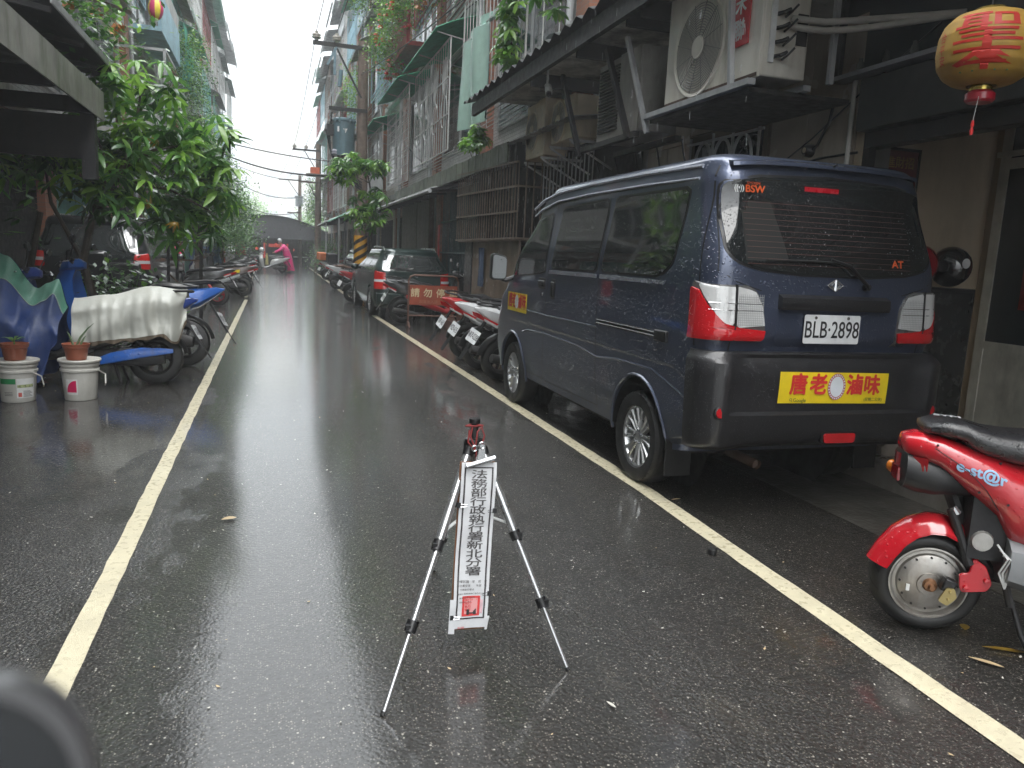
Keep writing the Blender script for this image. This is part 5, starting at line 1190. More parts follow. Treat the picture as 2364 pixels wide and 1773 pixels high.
    q = MB(); q.loft([[(x, B.rear(x*.98, .42)[1]-.05+dy, z) for dy, z in ((.06, .26), (.0, .30), (-.015, .42), (.0, .50), (.06, .53))] for x in [-W2+.04+(2*W2-.08)*k/14 for k in range(15)]]); o_ = q.build('rear_bumper', pm, t_); orient(o_.data)
    q = MB(); q.tube([B.rear(x, belt+.075, .02) for x in (-.38, -.2, .0, .08)], [.005, .008, .008, .006], 6); q.build('wiper', m_black, t_)
    if suv:
        pass
    if front:
        q = MB(); patch(q, lambda a, z, o: B.front(a, z, o), [(-.36, .60), (-.36, .74), (.36, .74), (.36, .60)], .01, 5, 8); o_ = q.build('front_grille', m_black, t_); orient(o_.data)
        if plate:
            y_ = B.front(0, .5)[1]+.05; q = MB(); q.box(-.19, .19, y_, y_+.006, .42, .58); pp_ = q.build('number_plate', m_plate, t_)
            text_part(plate, .125, m_ink, pp_, Tm(0, y_+.0065, .50) @ Matrix.Rotation(PI, 4, 'Z') @ FY, wx=.72, bold=.005)
    return t_, B
p_grn = paint('dark_green_metallic', (.012, .030, .028), ds=40)
gc, GB = car('estate_car', 'dark green estate car parked nose-away, seen past the no-parking board', (2.80, 15.9, 0), math.radians(1.5), 4.1, .80, 1.43, .93, p_grn, True)
def grt(s, size, x, z, m): 
    q = text_part(s, size, m, gc, Matrix.Identity(4), wx=1.1, bold=.02, depth=0)
    for v in q.data.vertices: v.co = GB.rear(x+v.co.x, z+v.co.y, .008)
grt('TIERRA', .055, -.44, .86, m_steel)
q = MB(); q.add([GB.rear(-.44+dx, z, .009) for dx, z in ((-.11, .775), (.11, .775), (.11, .81), (-.11, .81))], [(0, 1, 2, 3)]); q.build('badge_strip', m_steel, gc)
q = MB(); q.add([GB.rear(.06+.045*math.cos(a), .885+.02*math.sin(a), .012) for a in [2*PI*i/20 for i in range(20)]], [tuple(range(20))]); q.build('oval_badge', m_steel, gc)
q = MB(); q.ball((-.2, GB.rear(0, 1.15)[1]-.02, 1.17), (.0, .0, .0)); 
p_blk = paint('black_metallic', (.012, .013, .014), ds=40)
suv, SB = car('suv', 'black SUV with roof rails parked under the left-hand trees', (-2.80, 13.9, 0), math.radians(-2), 4.4, .88, 1.69, 1.0, p_blk, True, suv=True)
q = MB(); q.box(-.30, .30, -.16, -.04, .62, 1.16); q.build('spare_wheel_cover', p_blk, suv, bevel=.05)
q = MB(); q.box(.30, .78, -.10, .0, .55, .98); q.build('step_box', m_black, suv, bevel=.04)
p_wht = mat('white_gloss', (.72, .74, .75), .2, coat=1., drops=.3)
car('sedan', 'pale car facing the camera with a big bright windscreen, far right side', (3.9, 35.6, 0), math.radians(182), 4.2, .82, 1.42, .92, p_blk, True, front=True, plate='AKR-2209')
car('minivan', 'white minivan facing the camera beneath the far left trees', (-2.6, 46, 0), math.radians(180), 4.1, .80, 1.85, 1.15, p_wht, True, front=True, suv=True)

# ---------------------------------------------------------------- scooters (x forward, z up, tail at -x)
def ringsec(x, w, z0, z1, n=12, sq=.6, yc=0.):
    P = []
    for k in range(n):
        a = 2*PI*k/n; c, s_ = math.cos(a), math.sin(a); e = lambda v: math.copysign(abs(v)**sq, v)
        P.append((x, yc+w*e(c), (z0+z1)/2+(z1-z0)/2*e(s_)))
    return P
def mc_wheel(parent, x, r, w_, rimm, name='wheel', spokes=5, hub=False, yc=0.):
    ty = MB(); h = w_/2; ri = r*.62
    ty.lathe([(ri, -h*.7), (ri+.01, -h), (r*.84, -h*1.05), (r*.96, -h*.75), (r, -h*.25), (r, h*.25), (r*.96, h*.75), (r*.84, h*1.05), (ri+.01, h), (ri, h*.7)], (x, yc, r), 'y', 36)
    for k in range(26):
        a = 2*PI*k/26; a2 = a+.13
        for s_ in (-1, 1):
            ty.add([(x+rr*math.cos(b), yc+s_*yy, r+rr*math.sin(b)) for rr, b, yy in ((r*1.004, a, .004), (r*1.004, a+.035, .004), (r*.965, a2+.035, h*.8), (r*.965, a2, h*.8))], [(0, 1, 2, 3)])
    wt = ty.build(name, m_rub, parent)
    rm = MB(); rm.lathe([(ri+.002, -h*.72), (ri-.015, -h*.5), (ri-.02, 0), (ri-.015, h*.5), (ri+.002, h*.72)], (x, yc, r), 'y', 32)
    rm.lathe([(0, -h*.8), (r*.17, -h*.75), (r*.18, h*.75), (0, h*.8)], (x, yc, r), 'y', 20)
    for k in range(spokes):
        a = 2*PI*k/spokes+.3
        rm.beam((x+.03*math.cos(a), yc, r+.03*math.sin(a)), (x+(ri-.01)*math.cos(a+.25), yc, r+(ri-.01)*math.sin(a+.25)), .03, .022, up=(0, 1, 0))
    rm.build('rim', rimm, wt)
    return wt
def scooter(name, label, loc, rz, col, col2=None, seatc=None, rimm=None, lean=.14, tail='split', plate=None, box=None, scale=1., windshield=False, tilt=0., group='parked scooters', seat_m=None, hel=False, gloss=True):
    t_ = thing(name, label, 'scooter', loc, rz, group); t_.rotation_euler = (lean, 0, rz); t_.scale = (scale,)*3
    pm = col; p2 = col2 or m_black; rimm = rimm or m_soot; sm_ = seat_m or mat('seat_vinyl', (.022, .022, .024), .35, coat=.35, drops=.35, ds=60)
    mc_wheel(t_, -.60, .245, .115, rimm, 'rear_wheel'); mc_wheel(t_, .66, .24, .10, rimm, 'front_wheel')
    q = MB(); q.loft([ringsec(-.98, .012, .80, .82), ringsec(-.90, .06, .74, .83), ringsec(-.74, .115, .62, .81), ringsec(-.50, .15, .52, .79), ringsec(-.22, .165, .38, .76), ringsec(-.04, .15, .30, .70), ringsec(.04, .10, .28, .52)]); q.build('rear_body', pm, t_)
    q = MB(); q.loft([ringsec(-.55, .153, .50, .60), ringsec(-.25, .170, .36, .50), ringsec(-.02, .158, .28, .42), ringsec(.25, .165, .22, .30), ringsec(.42, .15, .22, .34)]); q.build('floor_panel', p2, t_)
    q = MB(); q.loft([ringsec(-.72, .06, .80, .84, sq=.8), ringsec(-.62, .12, .77, .86, sq=.8), ringsec(-.40, .145, .76, .87, sq=.8), ringsec(-.26, .145, .73, .815, sq=.8), ringsec(-.05, .12, .70, .785, sq=.8), ringsec(.04, .06, .68, .73, sq=.8)]); q.build('seat', sm_, t_)
    q = MB(); q.tube([(-.60, .12, .86), (-.82, .115, .885), (-.93, .05, .89), (-.93, -.05, .89), (-.82, -.115, .885), (-.60, -.12, .86)], .013, 8); q.build('grab_rail', m_soot, t_)
    # leg shield and nose
    q = MB(); q.loft([[(x-.05*abs(y/.2)**2*2, y, z) for y in [-w_+2*w_*k/10 for k in range(11)]]+[(x+.05+(.10-.10*abs(y/w_)**2), y, z) for y in [w_-2*w_*k/10 for k in range(11)]] for x, z, w_ in ((.40, .28, .15), (.44, .40, .18), (.48, .58, .20), (.50, .74, .19), (.48, .86, .14), (.44, .95, .07))]); o_ = q.build('leg_shield', pm, t_); orient(o_.data)
    q = MB(); q.loft([ringsec(.74, .02, .62, .68), ringsec(.70, .08, .55, .76), ringsec(.62, .13, .48, .84), ringsec(.54, .14, .45, .88)]); q.build('nose_panel', p2 if col2 else pm, t_)
    q = MB(); q.loft([ringsec(.36, .05, .97, 1.04), ringsec(.40, .11, .955, 1.065), ringsec(.47, .145, .94, 1.06), ringsec(.54, .11, .93, 1.03), ringsec(.59, .04, .93, .97)]); q.build('handlebar_cover', pm, t_)
    q = MB(); q.prism(round_poly([(.54, .95), (.575, .98), (.555, 1.03), (.52, 1.0)], .01), -.08, .08, 'y') if False else q.ball((.565, 0, .985), (.03, .075, .030), 12, 8); q.build('headlight', m_clear, t_)
    hb = MB(); hb.tube([(.40, -.34, 1.03), (.43, -.20, 1.02), (.45, 0, 1.0), (.43, .20, 1.02), (.40, .34, 1.03)], .013, 8); hbo = hb.build('handlebar', m_soot, t_)
    for s_ in (-1, 1):
        q = MB(); q.tube([(.405, s_*.22, 1.03), (.395, s_*.35, 1.03)], .019, 8); q.build('grip', m_rub, hbo)
        q = MB(); q.tube([(.44, s_*.18, 1.03), (.40, s_*.24, 1.16), (.39, s_*.27, 1.20)], .006, 6); q.M = Tm(.38, s_*.29, 1.225) @ Matrix.Rotation(s_*.25, 4, 'X'); q.loft([[(x, yy*1.0, zz_) for yy, zz_ in [(sc*.065*math.cos(a), sc*.038*math.sin(a)) for a in [2*PI*i/12 for i in range(12)]]] for x, sc in ((-.012, .9), (0, 1), (.02, .7))]); q.build('mirror', m_black, hbo)
        q = MB(); q.tube([(.45, s_*.2, 1.02), (.50, s_*.27, 1.0), (.46, s_*.33, 1.0)], .006, 5); q.build('brake_lever', m_alloy, hbo)
        q = MB(); q.tube([(.50, s_*.07, .55), (.66, s_*.075, .24)], .02, 8); q.build('fork', m_steel, t_)
        q = MB(); q.tube([(-.35, s_*.11, .58), (-.56, s_*.12, .30)], .016, 6); q.tube([(-.37, s_*.11, .52), (-.50, s_*.12, .36)], .028, 8); q.build('shock_absorber', mat('red_spring', (.45, .03, .03), .4) if rimm is not m_soot else m_soot, t_)
    def fen(x, r, a0, a1, w_, m_, nm):
        f = MB(); f.grid(lambda u, v: (x+(r+.02-.02*abs(2*v-1)**2)*math.cos(a0+(a1-a0)*u), w_*(2*v-1), .245+(r+.02-.02*abs(2*v-1)**2)*math.sin(a0+(a1-a0)*u)), 14, 6); f.grid(lambda u, v: (x+(r+.012-.02*abs(2*v-1)**2)*math.cos(a0+(a1-a0)*u), w_*(2*v-1), .245+(r+.012-.02*abs(2*v-1)**2)*math.sin(a0+(a1-a0)*u)), 14, 6, flip=True); f.build(nm, m_, t_)
    fen(.66, .27, math.radians(30), math.radians(150), .07, pm, 'front_mudguard'); fen(-.60, .275, math.radians(95), math.radians(170), .06, m_black, 'rear_mudguard')
    q = MB(); q.loft([ringsec(-.70, .04, .20, .30, yc=.12), ringsec(-.55, .06, .17, .36, yc=.12), ringsec(-.25, .06, .18, .34, yc=.11), ringsec(-.1, .05, .22, .32, yc=.10)]); q.build('engine_case', m_soot, t_)
    q = MB(); q.tube([(-.20, -.12, .20), (-.40, -.16, .22), (-.80, -.17, .30)], [.025, .045, .05], 12); q.build('muffler', mat('muffler_steel', (.10, .10, .10), .35, .5), t_)
    q = MB(); q.beam((-.25, -.12, .25), (-.33, -.17, .005), .02); q.beam((-.25, .12, .25), (-.33, .17, .005), .02); q.build('centre_stand', m_soot, t_)
    # tail lamps
    for s_ in (-1, 1):
        if tail == 'none': break
        q = MB(); q.add([(-.99, s_*.012, .77), (-.90, s_*.075, .735), (-.74, s_*.13, .67), (-.77, s_*.12, .64), (-.88, s_*.07, .69), (-.97, s_*.012, .73)], [(0, 1, 2, 3, 4, 5)]); q.add([(-1.0, s_*.014, .772), (-.902, s_*.082, .738), (-.74, s_*.138, .671), (-.77, s_*.128, .638), (-.885, s_*.076, .688), (-.98, s_*.014, .725)], [(0, 1, 2, 3, 4, 5)]); q.build('tail_light', m_red if s_ < 0 or tail == 'split' else m_red, t_, smooth=0)
        q = MB(); q.add([(-.895, s_*.086, .715), (-.74, s_*.14, .645), (-.75, s_*.135, .62), (-.885, s_*.082, .685)], [(0, 1, 2, 3)]); q.build('indicator_lens', m_clear, t_, smooth=0)
    pb = MB(); pb.beam((-.84, 0, .66), (-1.02, 0, .36), .05, .02); pb.add([(-1.02, -.05, .37), (-1.02, .05, .37), (-1.09, .04, .25), (-1.09, -.04, .25), (-1.025, -.05, .36), (-1.025, .05, .36), (-1.10, .04, .245), (-1.10, -.04, .245)], [(0, 1, 2, 3), (4, 7, 6, 5)]); pb.build('plate_bracket', m_black, t_)
    pm_ = Matrix.Translation((-.965, 0, .50)) @ Matrix.Rotation(-math.radians(90), 4, 'Z') @ Matrix.Rotation(math.radians(90-28), 4, 'X')
    q = MB(); q.M = pm_; q.prism(round_poly([(-.13, -.075), (.13, -.075), (.13, .075), (-.13, .075)], .015), 0, .004, 'z'); po = q.build('number_plate', m_plate, t_)
    if plate: text_part(plate, .095, m_ink, po, pm_ @ Tm(0, 0, .0046), wx=.66, bold=.01, depth=.0002)
    if windshield: q = MB(); q.grid(lambda u, v: (.50+.06*math.cos(2*v-1)-.12*u, .16*(2*v-1), 1.03+.25*u), 5, 6); q.build('wind_visor', m_clear, t_)
    if box: q = MB(); q.box(-1.05, -.68, -.19, .19, .90, 1.22); q.build('top_box', box, t_, bevel=.03)
    return t_
def sc_paint(name, col, **kw): return paint(name, col, ds=45, metal=.1, rough=.3, **kw)
s_red = sc_paint('scooter_red', (.42, .015, .02)); s_wht = sc_paint('scooter_white', (.62, .63, .64)); s_blk = sc_paint('scooter_black', (.02, .02, .022)); s_blue = sc_paint('scooter_blue', (.02, .12, .48)); s_gry = sc_paint('scooter_grey', (.14, .15, .16)); s_brn = sc_paint('scooter_brown', (.10, .07, .06)); s_sil = sc_paint('scooter_silver', (.40, .42, .44)); s_dblu = sc_paint('scooter_deep_blue', (.015, .04, .20))
r_red = mat('red_rim', (.45, .02, .05), .35, .3); r_sil = m_alloy
L_ = math.radians
# right side, tails to the lane (heading +x)
scooter('scooter', 'white scooter with red corners, frontmost of three tails poking out before the van', (3.02, 8.25, 0), L_(8), s_wht, s_blk, rimm=m_soot, lean=.16, plate='NKP-0208')
scooter('scooter', 'white and red scooter in the middle of the three between the van and the board', (3.0, 9.0, 0), L_(5), s_wht, s_blk, lean=.16, plate='MZP-615')
scooter('scooter', 'red-tailed scooter, rearmost of the three between the van and the board', (3.05, 9.9, 0), L_(3), s_red, s_wht, lean=.16, plate='NBP-663')
scooter('scooter', 'black scooter with a red tail lamp and white plate behind the no-parking board', (3.0, 14.9, 0), L_(0), s_blk, s_red, lean=.12, plate='NHE-9070')
scooter('scooter', 'red and white scooter squeezed beside the nose of the green estate car', (2.62, 21.0, 0), L_(12), s_red, s_wht, lean=.14)
scooter('scooter', 'white scooter with a brown saddle near the striped pole', (2.75, 27.6, 0), L_(4), s_wht, s_blk, lean=.10, seat_m=mat('brown_vinyl', (.13, .07, .045), .5))
scooter('scooter', 'black scooter with a black top box behind the brown-saddled one', (3.0, 30.5, 0), L_(10), s_blk, lean=.12, box=m_black)
scooter('scooter', 'scooter carrying an orange delivery box, far right side', (2.9, 36.0, 0), L_(20), s_wht, s_red, lean=.12, box=mat('orange_box', (.65, .20, .08), .6))
scooter('scooter', 'small red scooter standing before the arched hall', (3.3, 47.0, 0), L_(150), s_red, lean=.12)
# left side, tails to the lane (heading -x)
A_ = scooter('scooter', 'blue-sided scooter under the grey sheet, its front under the blue tarpaulin', (-1.66, 7.95, 0), L_(178), s_dblu, s_blk, lean=.10, plate='KZ7-118', tail='none')
q = MB(); q.loft([ringsec(-.78, .008, .30, .34, yc=.185), ringsec(-.50, .014, .25, .35, yc=.19), ringsec(-.25, .014, .20, .30, yc=.19), ringsec(-.12, .01, .18, .24, yc=.18)]); q.build('side_cover', s_blue, A_)
scooter('scooter', 'blue scooter with a long black saddle behind the grey sheet', (-1.55, 9.15, 0), L_(174), s_blue, s_sil, lean=.14, plate='MQA-2237', scale=1.06, tail='none')
scooter('scooter', 'black scooter with red wheels past the iron rack', (-1.75, 18.3, 0), L_(176), s_blk, s_gry, rimm=r_red, lean=.12)
sb_ = scooter('scooter', 'silver and brown scooter with a yellow sticker, its wheel at the end of the line', (-1.35, 22.0, 0), L_(174), s_brn, s_sil, lean=.10, rimm=m_soot)
q = MB(); q.add([(-.55, .172, .62), (-.35, .178, .60), (-.35, .178, .66), (-.55, .172, .70)], [(0, 1, 2, 3)]); q.build('sticker', m_yel, sb_, smooth=0)
for i, (x, y, m1, m2, lab) in enumerate(((-1.6, 24.3, s_wht, s_dblu, 'white and blue scooter third in the far left row'), (-1.55, 26.2, s_gry, s_red, 'grey scooter with a red lamp, fourth in the far left row'), (-1.5, 28.2, s_blk, s_sil, 'black and silver scooter, fifth in the far left row'),
      (-1.55, 30.4, s_sil, s_blk, 'silver scooter, sixth in the far left row'), (-1.6, 32.8, s_blk, s_blk, 'plain black scooter, seventh in the far left row'), (-1.6, 35.2, s_wht, s_blk, 'white scooter near the end of the far left row'), (-1.7, 37.8, s_red, s_wht, 'red scooter with a tall screen, last of the far left row'))):
    scooter('scooter', lab, (x, y, 0), L_(172+3*(i % 3)), m1, m2, lean=.13, windshield=i == 6)
ws = scooter('scooter', 'white-fronted scooter crossing the lane, pushed by the person in pink', (-.05, 43.3, 0), L_(186), s_wht, s_blk, lean=0)
from mathutils import noise as mnoise
# ---------------------------------------------------------------- red electric scooter, near right
es = thing('electric_scooter', 'red electric scooter with a silver hub motor, cut off by the frame at right', 'scooter', (2.40, 2.20, 0), L_(-30))
m_esr = mat('glossy_red_plastic', (.52, .012, .022), .2, var=.06, vs=3, coat=1., drops=.28, ds=70, dirt=.15, dirtcol=(.2, .01, .01))
r_, w2 = .198, .052
ty = MB(); ty.lathe([(.135, -w2*.8), (.142, -w2*1.0), (.165, -w2*1.12), (.185, -w2*.85), (.196, -w2*.4), (.199, 0), (.196, w2*.4), (.185, w2*.85), (.165, w2*1.12), (.142, w2), (.135, w2*.8)], (0, 0, .2), 'y', 64)
wt = ty.build('rear_wheel', m_rub, es, smooth=60)
gv = MB()
for k in range(16):
    a = 2*PI*k/16
    for s_ in (-1, 1):
        P = []
        for i in range(5):
            t = i/4; rr = [.1995, .198, .194, .187, .178][i]; yy = s_*w2*(.08+.95*t); b = a+.26*t+(.2 if s_ > 0 else 0)
            P += [(rr*math.cos(b), yy, .2+rr*math.sin(b)), (rr*math.cos(b+.035), yy, .2+rr*math.sin(b+.035))]
        gv.add(P, [(2*i, 2*i+1, 2*i+3, 2*i+2) for i in range(4)])
gv.build('tread_groove', m_dark, wt, smooth=0)
m_hub = mat('dull_aluminium', (.42, .41, .39), .38, .8, var=.2, vs=14, dirt=.6, dirtcol=(.2, .15, .10), grain=.1)
hb = MB(); hb.lathe([(.138, -w2*.9), (.140, -w2*1.0), (.134, -w2*1.02), (.126, -w2*.8), (.123, -w2*.62), (.112, -w2*.66), (.108, -w2*.9), (.095, -w2*1.02), (.06, -w2*1.18), (.045, -w2*1.2), (.043, -w2*1.3), (0, -w2*1.3)], (0, 0, .2), 'y', 64)
hb.lathe([(.138, w2*.9), (.0, w2)], (0, 0, .2), 'y', 40); ho = hb.build('hub_motor', m_hub, wt, smooth=40)
q = MB()
for k in range(12): a = 2*PI*k/12; q.lathe([(0, -w2*1.06), (.004, -w2*1.06), (.004, -w2*.8)], (.101*math.cos(a), 0, .2+.101*math.sin(a)), 'y', 8)
q.build('hub_screw', m_soot, ho)
q = MB(); q.lathe([(0, -.105), (.009, -.105), (.011, -.100), (.011, -.085), (.022, -.083), (.026, -.070), (.026, -.06)], (0, 0, .2), 'y', 20); q.build('axle', mat('rusty_axle', (.28, .14, .07), .45, .6), ho)
q = MB(); q.box(-.078, -.066, -w2*1.19-.001, -w2*1.0, .165, .19); q.build('hub_label', m_white, ho)
cap_ = MB(); cap_.M = Tm(.042, -.115, .205) @ Matrix.Rotation(.3, 4, 'Y'); cap_.box(-.022, .022, -.012, .03, -.005, .045); cap_.build('brake_lever_block', m_black, es, bevel=.005)
cap_ = MB(); cap_.M = Tm(.048, -.130, .190) @ Matrix.Rotation(.5, 4, 'Y'); cap_.prism(round_poly([(-.02, -.035), (.016, -.035), (.026, .01), (.0, .035), (-.024, .02)], .008), -.004, .004, 'y')
for dx, dz in ((-.005, .015), (.006, -.012)): cap_.lathe([(0, -.012), (.005, -.011), (.005, 0)], (dx, 0, dz), 'y', 8)
cap_.build('brass_bracket', mat('brass_plate', (.45, .36, .16), .35, .85), es)
# mudguard arching over the wheel
import math as _m
def fend(u, v, dr=0.):
    Pp = [(-.215, .262), (-.185, .325), (-.14, .392), (-.085, .438), (-.02, .462), (.04, .462), (.095, .44), (.14, .40), (.17, .35), (.178, .29)]
    t = u*(len(Pp)-1); i = min(int(t), len(Pp)-2); f = t-i; x = Pp[i][0]*(1-f)+Pp[i+1][0]*f; z = Pp[i][1]*(1-f)+Pp[i+1][1]*f
    s_ = 2*v-1; drop = .055*abs(s_)**2.4+dr; d = V((x, 0, z-.2)).normalized()
    return (x-d.x*drop, s_*.078*(1-.12*max(0, .15-u)*4), z-d.z*drop)
q = MB(); q.grid(fend, 34, 16); q.grid(lambda u, v: fend(u, v, .006), 34, 16, flip=True); f_ = q.build('rear_mudguard', m_esr, es, smooth=60)
for s_ in (-1, 1):
    q = MB(); pr = round_poly([(.13, .33), (.178, .30), (.205, .235), (.19, .205), (.105, .19), (.095, .215), (.09, .262), (.125, .27)], .012); q.prism(pr, s_*.070, s_*.082, 'y'); o_ = q.build('mudguard_arm', m_esr, f_, bevel=.003); orient(o_.data)
    q = MB(); [q.lathe([(0, s_*.094), (.010, s_*.092), (.012, s_*.080)], (x, 0, z), 'y', 12) for x, z in ((.118, .212), (.183, .248))]; q.build('mount_bolt', m_esr, f_)
# red body shell: lofted sections rising from the tail
def sec(x, w_, z0, z1, yc=0, n=14, sq=.7): return ringsec(x, w_, z0, z1, n, sq, yc)
q = MB(); q.loft([sec(-.145, .045, .70, .745), sec(-.135, .075, .685, .762), sec(-.09, .098, .675, .775), sec(-.03, .112, .655, .772), sec(.04, .125, .60, .755), sec(.11, .135, .545, .735), sec(.18, .145, .49, .715), sec(.23, .15, .40, .70), sec(.30, .155, .36, .69), sec(.45, .16, .34, .68), sec(.60, .15, .34, .62)])
es_b = q.build('body_panel', m_esr, es, smooth=50)
q = MB(); q.loft([sec(.225, .158, .24, .435), sec(.30, .162, .22, .43), sec(.6, .16, .21, .40)]); q.build('lower_panel', mat('grey_plastic', (.26, .27, .28), .4, coat=.3), es)
q = MB(); q.loft([sec(-.085, .045, .785, .80), sec(-.075, .095, .778, .816), sec(-.02, .115, .775, .835), sec(.04, .128, .762, .836), sec(.075, .135, .73, .826), sec(.13, .14, .712, .812), sec(.22, .145, .69, .806), sec(.40, .15, .68, .812), sec(.6, .14, .69, .80)]); es_s = q.build('seat', mat('wet_seat_vinyl', (.018, .018, .02), .3, coat=.6, drops=.5, ds=65, grain=.3, gs=140), es, smooth=55)
def surf_text(s, size, x, z, m, parent, fn, wx=1., bold=0., sh=0.):
    t_ = text_part(s, size, m, parent, Matrix.Identity(4), wx=wx, bold=bold, depth=0)
    for v in t_.data.vertices: v.co = fn(x+v.co.x, z+v.co.y+sh*v.co.x)
    return t_
def body_pt(x, z):
    T = [(-.03, .112, .655, .772), (.04, .125, .60, .755), (.11, .135, .545, .735), (.18, .145, .49, .715), (.23, .15, .40, .70), (.45, .16, .34, .68)]
    w_, a, b = (I(x, [t[0] for t in T], [t[k] for t in T]) for k in (1, 2, 3)); s_ = max(-1, min(1, (z-(a+b)/2)/((b-a)/2))); an = math.asin(math.copysign(min(1, abs(s_)**(1/.7)), s_))
    return (x, -(w_*max(0, math.cos(an))**.7+.004), z)
m_lbl = mat('pale_blue_print', (.35, .55, .78), .4)
surf_text('e-st@r', .055, .095, .662, m_lbl, es_b, body_pt, 1., .03, -.25)
q = text_part('SYM', .05, mat('worn_white_print', (.42, .42, .44), .6), es_s, Tm(-.0, .0, .8385) @ Rz(-.25) @ Matrix.Rotation(-.0, 4, 'X'), bold=.03, depth=0)
# tail lamp assembly
q = MB(); q.loft([sec(-.148, .05, .60, .70), sec(-.135, .085, .56, .712), sec(-.09, .095, .545, .70), sec(-.03, .10, .54, .685), sec(.04, .09, .55, .66), sec(.10, .06, .54, .60)]); tb = q.build('tail_housing', m_black, es, smooth=45)
def tl(u, v, o=0): a = (u*2-1); return (-.150-.008+.085*abs(a)**2.2*.9-o, a*.095, .640+.050*v)
q = MB(); q.grid(tl, 16, 3); q.grid(lambda u, v: tl(u, v, -.012), 16, 3, flip=True); q.build('tail_lamp', mat('dark_red_lens', (.30, .01, .015), .15, coat=.8), tb)
q = MB(); q.box(-.155, -.145, -.045, .045, .585, .635); q.build('lower_reflector', mat('dark_red_lens', (.30, .01, .015), .15), tb)
q = MB(); q.tube([(-.115, .09, .60), (-.12, .13, .595)], .008, 8); q.ball((-.125, .16, .592), (.020, .028, .026), 14, 10); q.build('indicator', m_orange, tb)
# dark frame behind
q = MB(); q.tube([(.06, .03, .55), (.14, .0, .36), (.22, 0, .25), (.5, 0, .22)], .03, 10); q.tube([(.04, -.06, .50), (.12, -.075, .30)], .017, 10); q.tube([(.19, .0, .245), (.02, .07, .2)], .018, 8); q.box(.10, .6, -.09, .09, .33, .6); q.build('frame', m_soot, es)
q = MB(); q.lathe([(.0, -.10), (.035, -.10), (.04, -.09)], (.145, 0, .40), 'y', 16); q.build('round_cover', m_hub, es)
q = MB(); q.tube([(.045, -.055, .49), (.05, -.07, .505), (.06, -.07, .49)], .013, 8); q.build('shock_bolt', m_steel, es)
q = MB()
for k in range(4): q.tube([(.19+.012*k, -.11, .40-.02*k), (.215+.01*k, -.15, .36), (.20+.012*k, -.13, .30), (.23, -.12, .24)], .004, 5)
q.build('loose_wire', m_white, es)
q = MB(); q.tube([(.24, -.10, .25), (.27, -.115, .17), (.30, -.13, .08), (.34, -.15, .01)], [.009, .009, .012, .016], 8); q.tube([(.24, -.10, .25), (.262, -.11, .17)], .014, 8); q.build('side_stand', m_soot, es)
q = MB(); q.tube([(.08, .06, .2), (.10, .10, .01)], .015, 6); q.build('centre_stand', m_soot, es)
mc_wheel(es, 1.15, .2, .09, m_alloy, 'front_wheel'); q = MB(); q.loft([sec(.9, .14, .3, .9), sec(1.0, .16, .35, 1.0), sec(1.08, .1, .5, 1.0)]); q.build('front_shield', m_esr, es)
q = MB(); q.loft([sec(.5, .15, .22, .3), sec(1.0, .15, .22, .3)]); q.build('floorboard', m_black, es)

# ---------------------------------------------------------------- tripod with the notice
tp = thing('tripod', 'silver camera tripod with black clamps standing alone in the middle of the lane', 'tripod', (.67, 2.52, 0), world=True)
m_tal = mat('satin_aluminium', (.60, .61, .62), .28, .85, dirt=.15)
HD = V((.668, 2.52, .70))
FEET = [V((.305, 2.07, .0)), V((.935, 2.19, .0)), V((.66, 3.08, .0))]
for ft, k0 in zip(FEET, (0, 1, 2)):
    top = HD+V((ft.x-HD.x, ft.y-HD.y, 0)).normalized()*.035+V((0, 0, -.01)); d = ft-top
    a, b = top+d*.40, top+d*.70
    lg = MB(); lg.tube([top+d*.02, a+d*.012], .0150, 14); l1 = lg.build('leg', m_tal, tp)
    lg = MB(); lg.tube([a, b+d*.012], .0112, 12); lg.build('leg_section', m_tal, l1); lg = MB(); lg.tube([b, top+d*.985], .0078, 12); lg.build('leg_section', m_tal, l1)
    for c in (a, b):
        q = MB(); q.tube([c-d*.02, c+d*.02], .0190, 14); cl_ = q.build('clamp', m_black, l1)
        q = MB(); dn = d.normalized(); q.M = Matrix.Translation(c); q.cbox((.012 if ft.x > .67 else -.012, -.012, 0), (.014, .014, .026)); q.build('clamp_lever', m_black, cl_)
    q = MB(); q.tube([top-V((0, 0, -.004)), top+d*.03], .0185, 12); q.build('leg_joint', m_black, l1)
    q = MB(); q.tube([top+d*.98, ft+V((0, 0, .001))], [.0065, .008], 10); q.build('foot', m_rub, l1)
q = MB(); q.lathe([(0, -.035), (.034, -.03), (.036, .0), (.03, .018), (.016, .022), (.013, .07), (.020, .074), (.020, .09), (0, .092)], HD, 'z', 24); q.build('head', m_black, tp)
q = MB(); q.tube([HD+V((0, 0, -.03)), HD+V((0, 0, -.30))], .009, 12); q.build('centre_column', m_tal, tp)
CB = HD+V((0, 0, -.24))
for ft in FEET:
    top = HD+V((ft.x-HD.x, ft.y-HD.y, 0)).normalized()*.035; q = MB(); q.beam(CB, top+(ft-top)*.36, .012, .004); q.build('brace', m_white, tp)
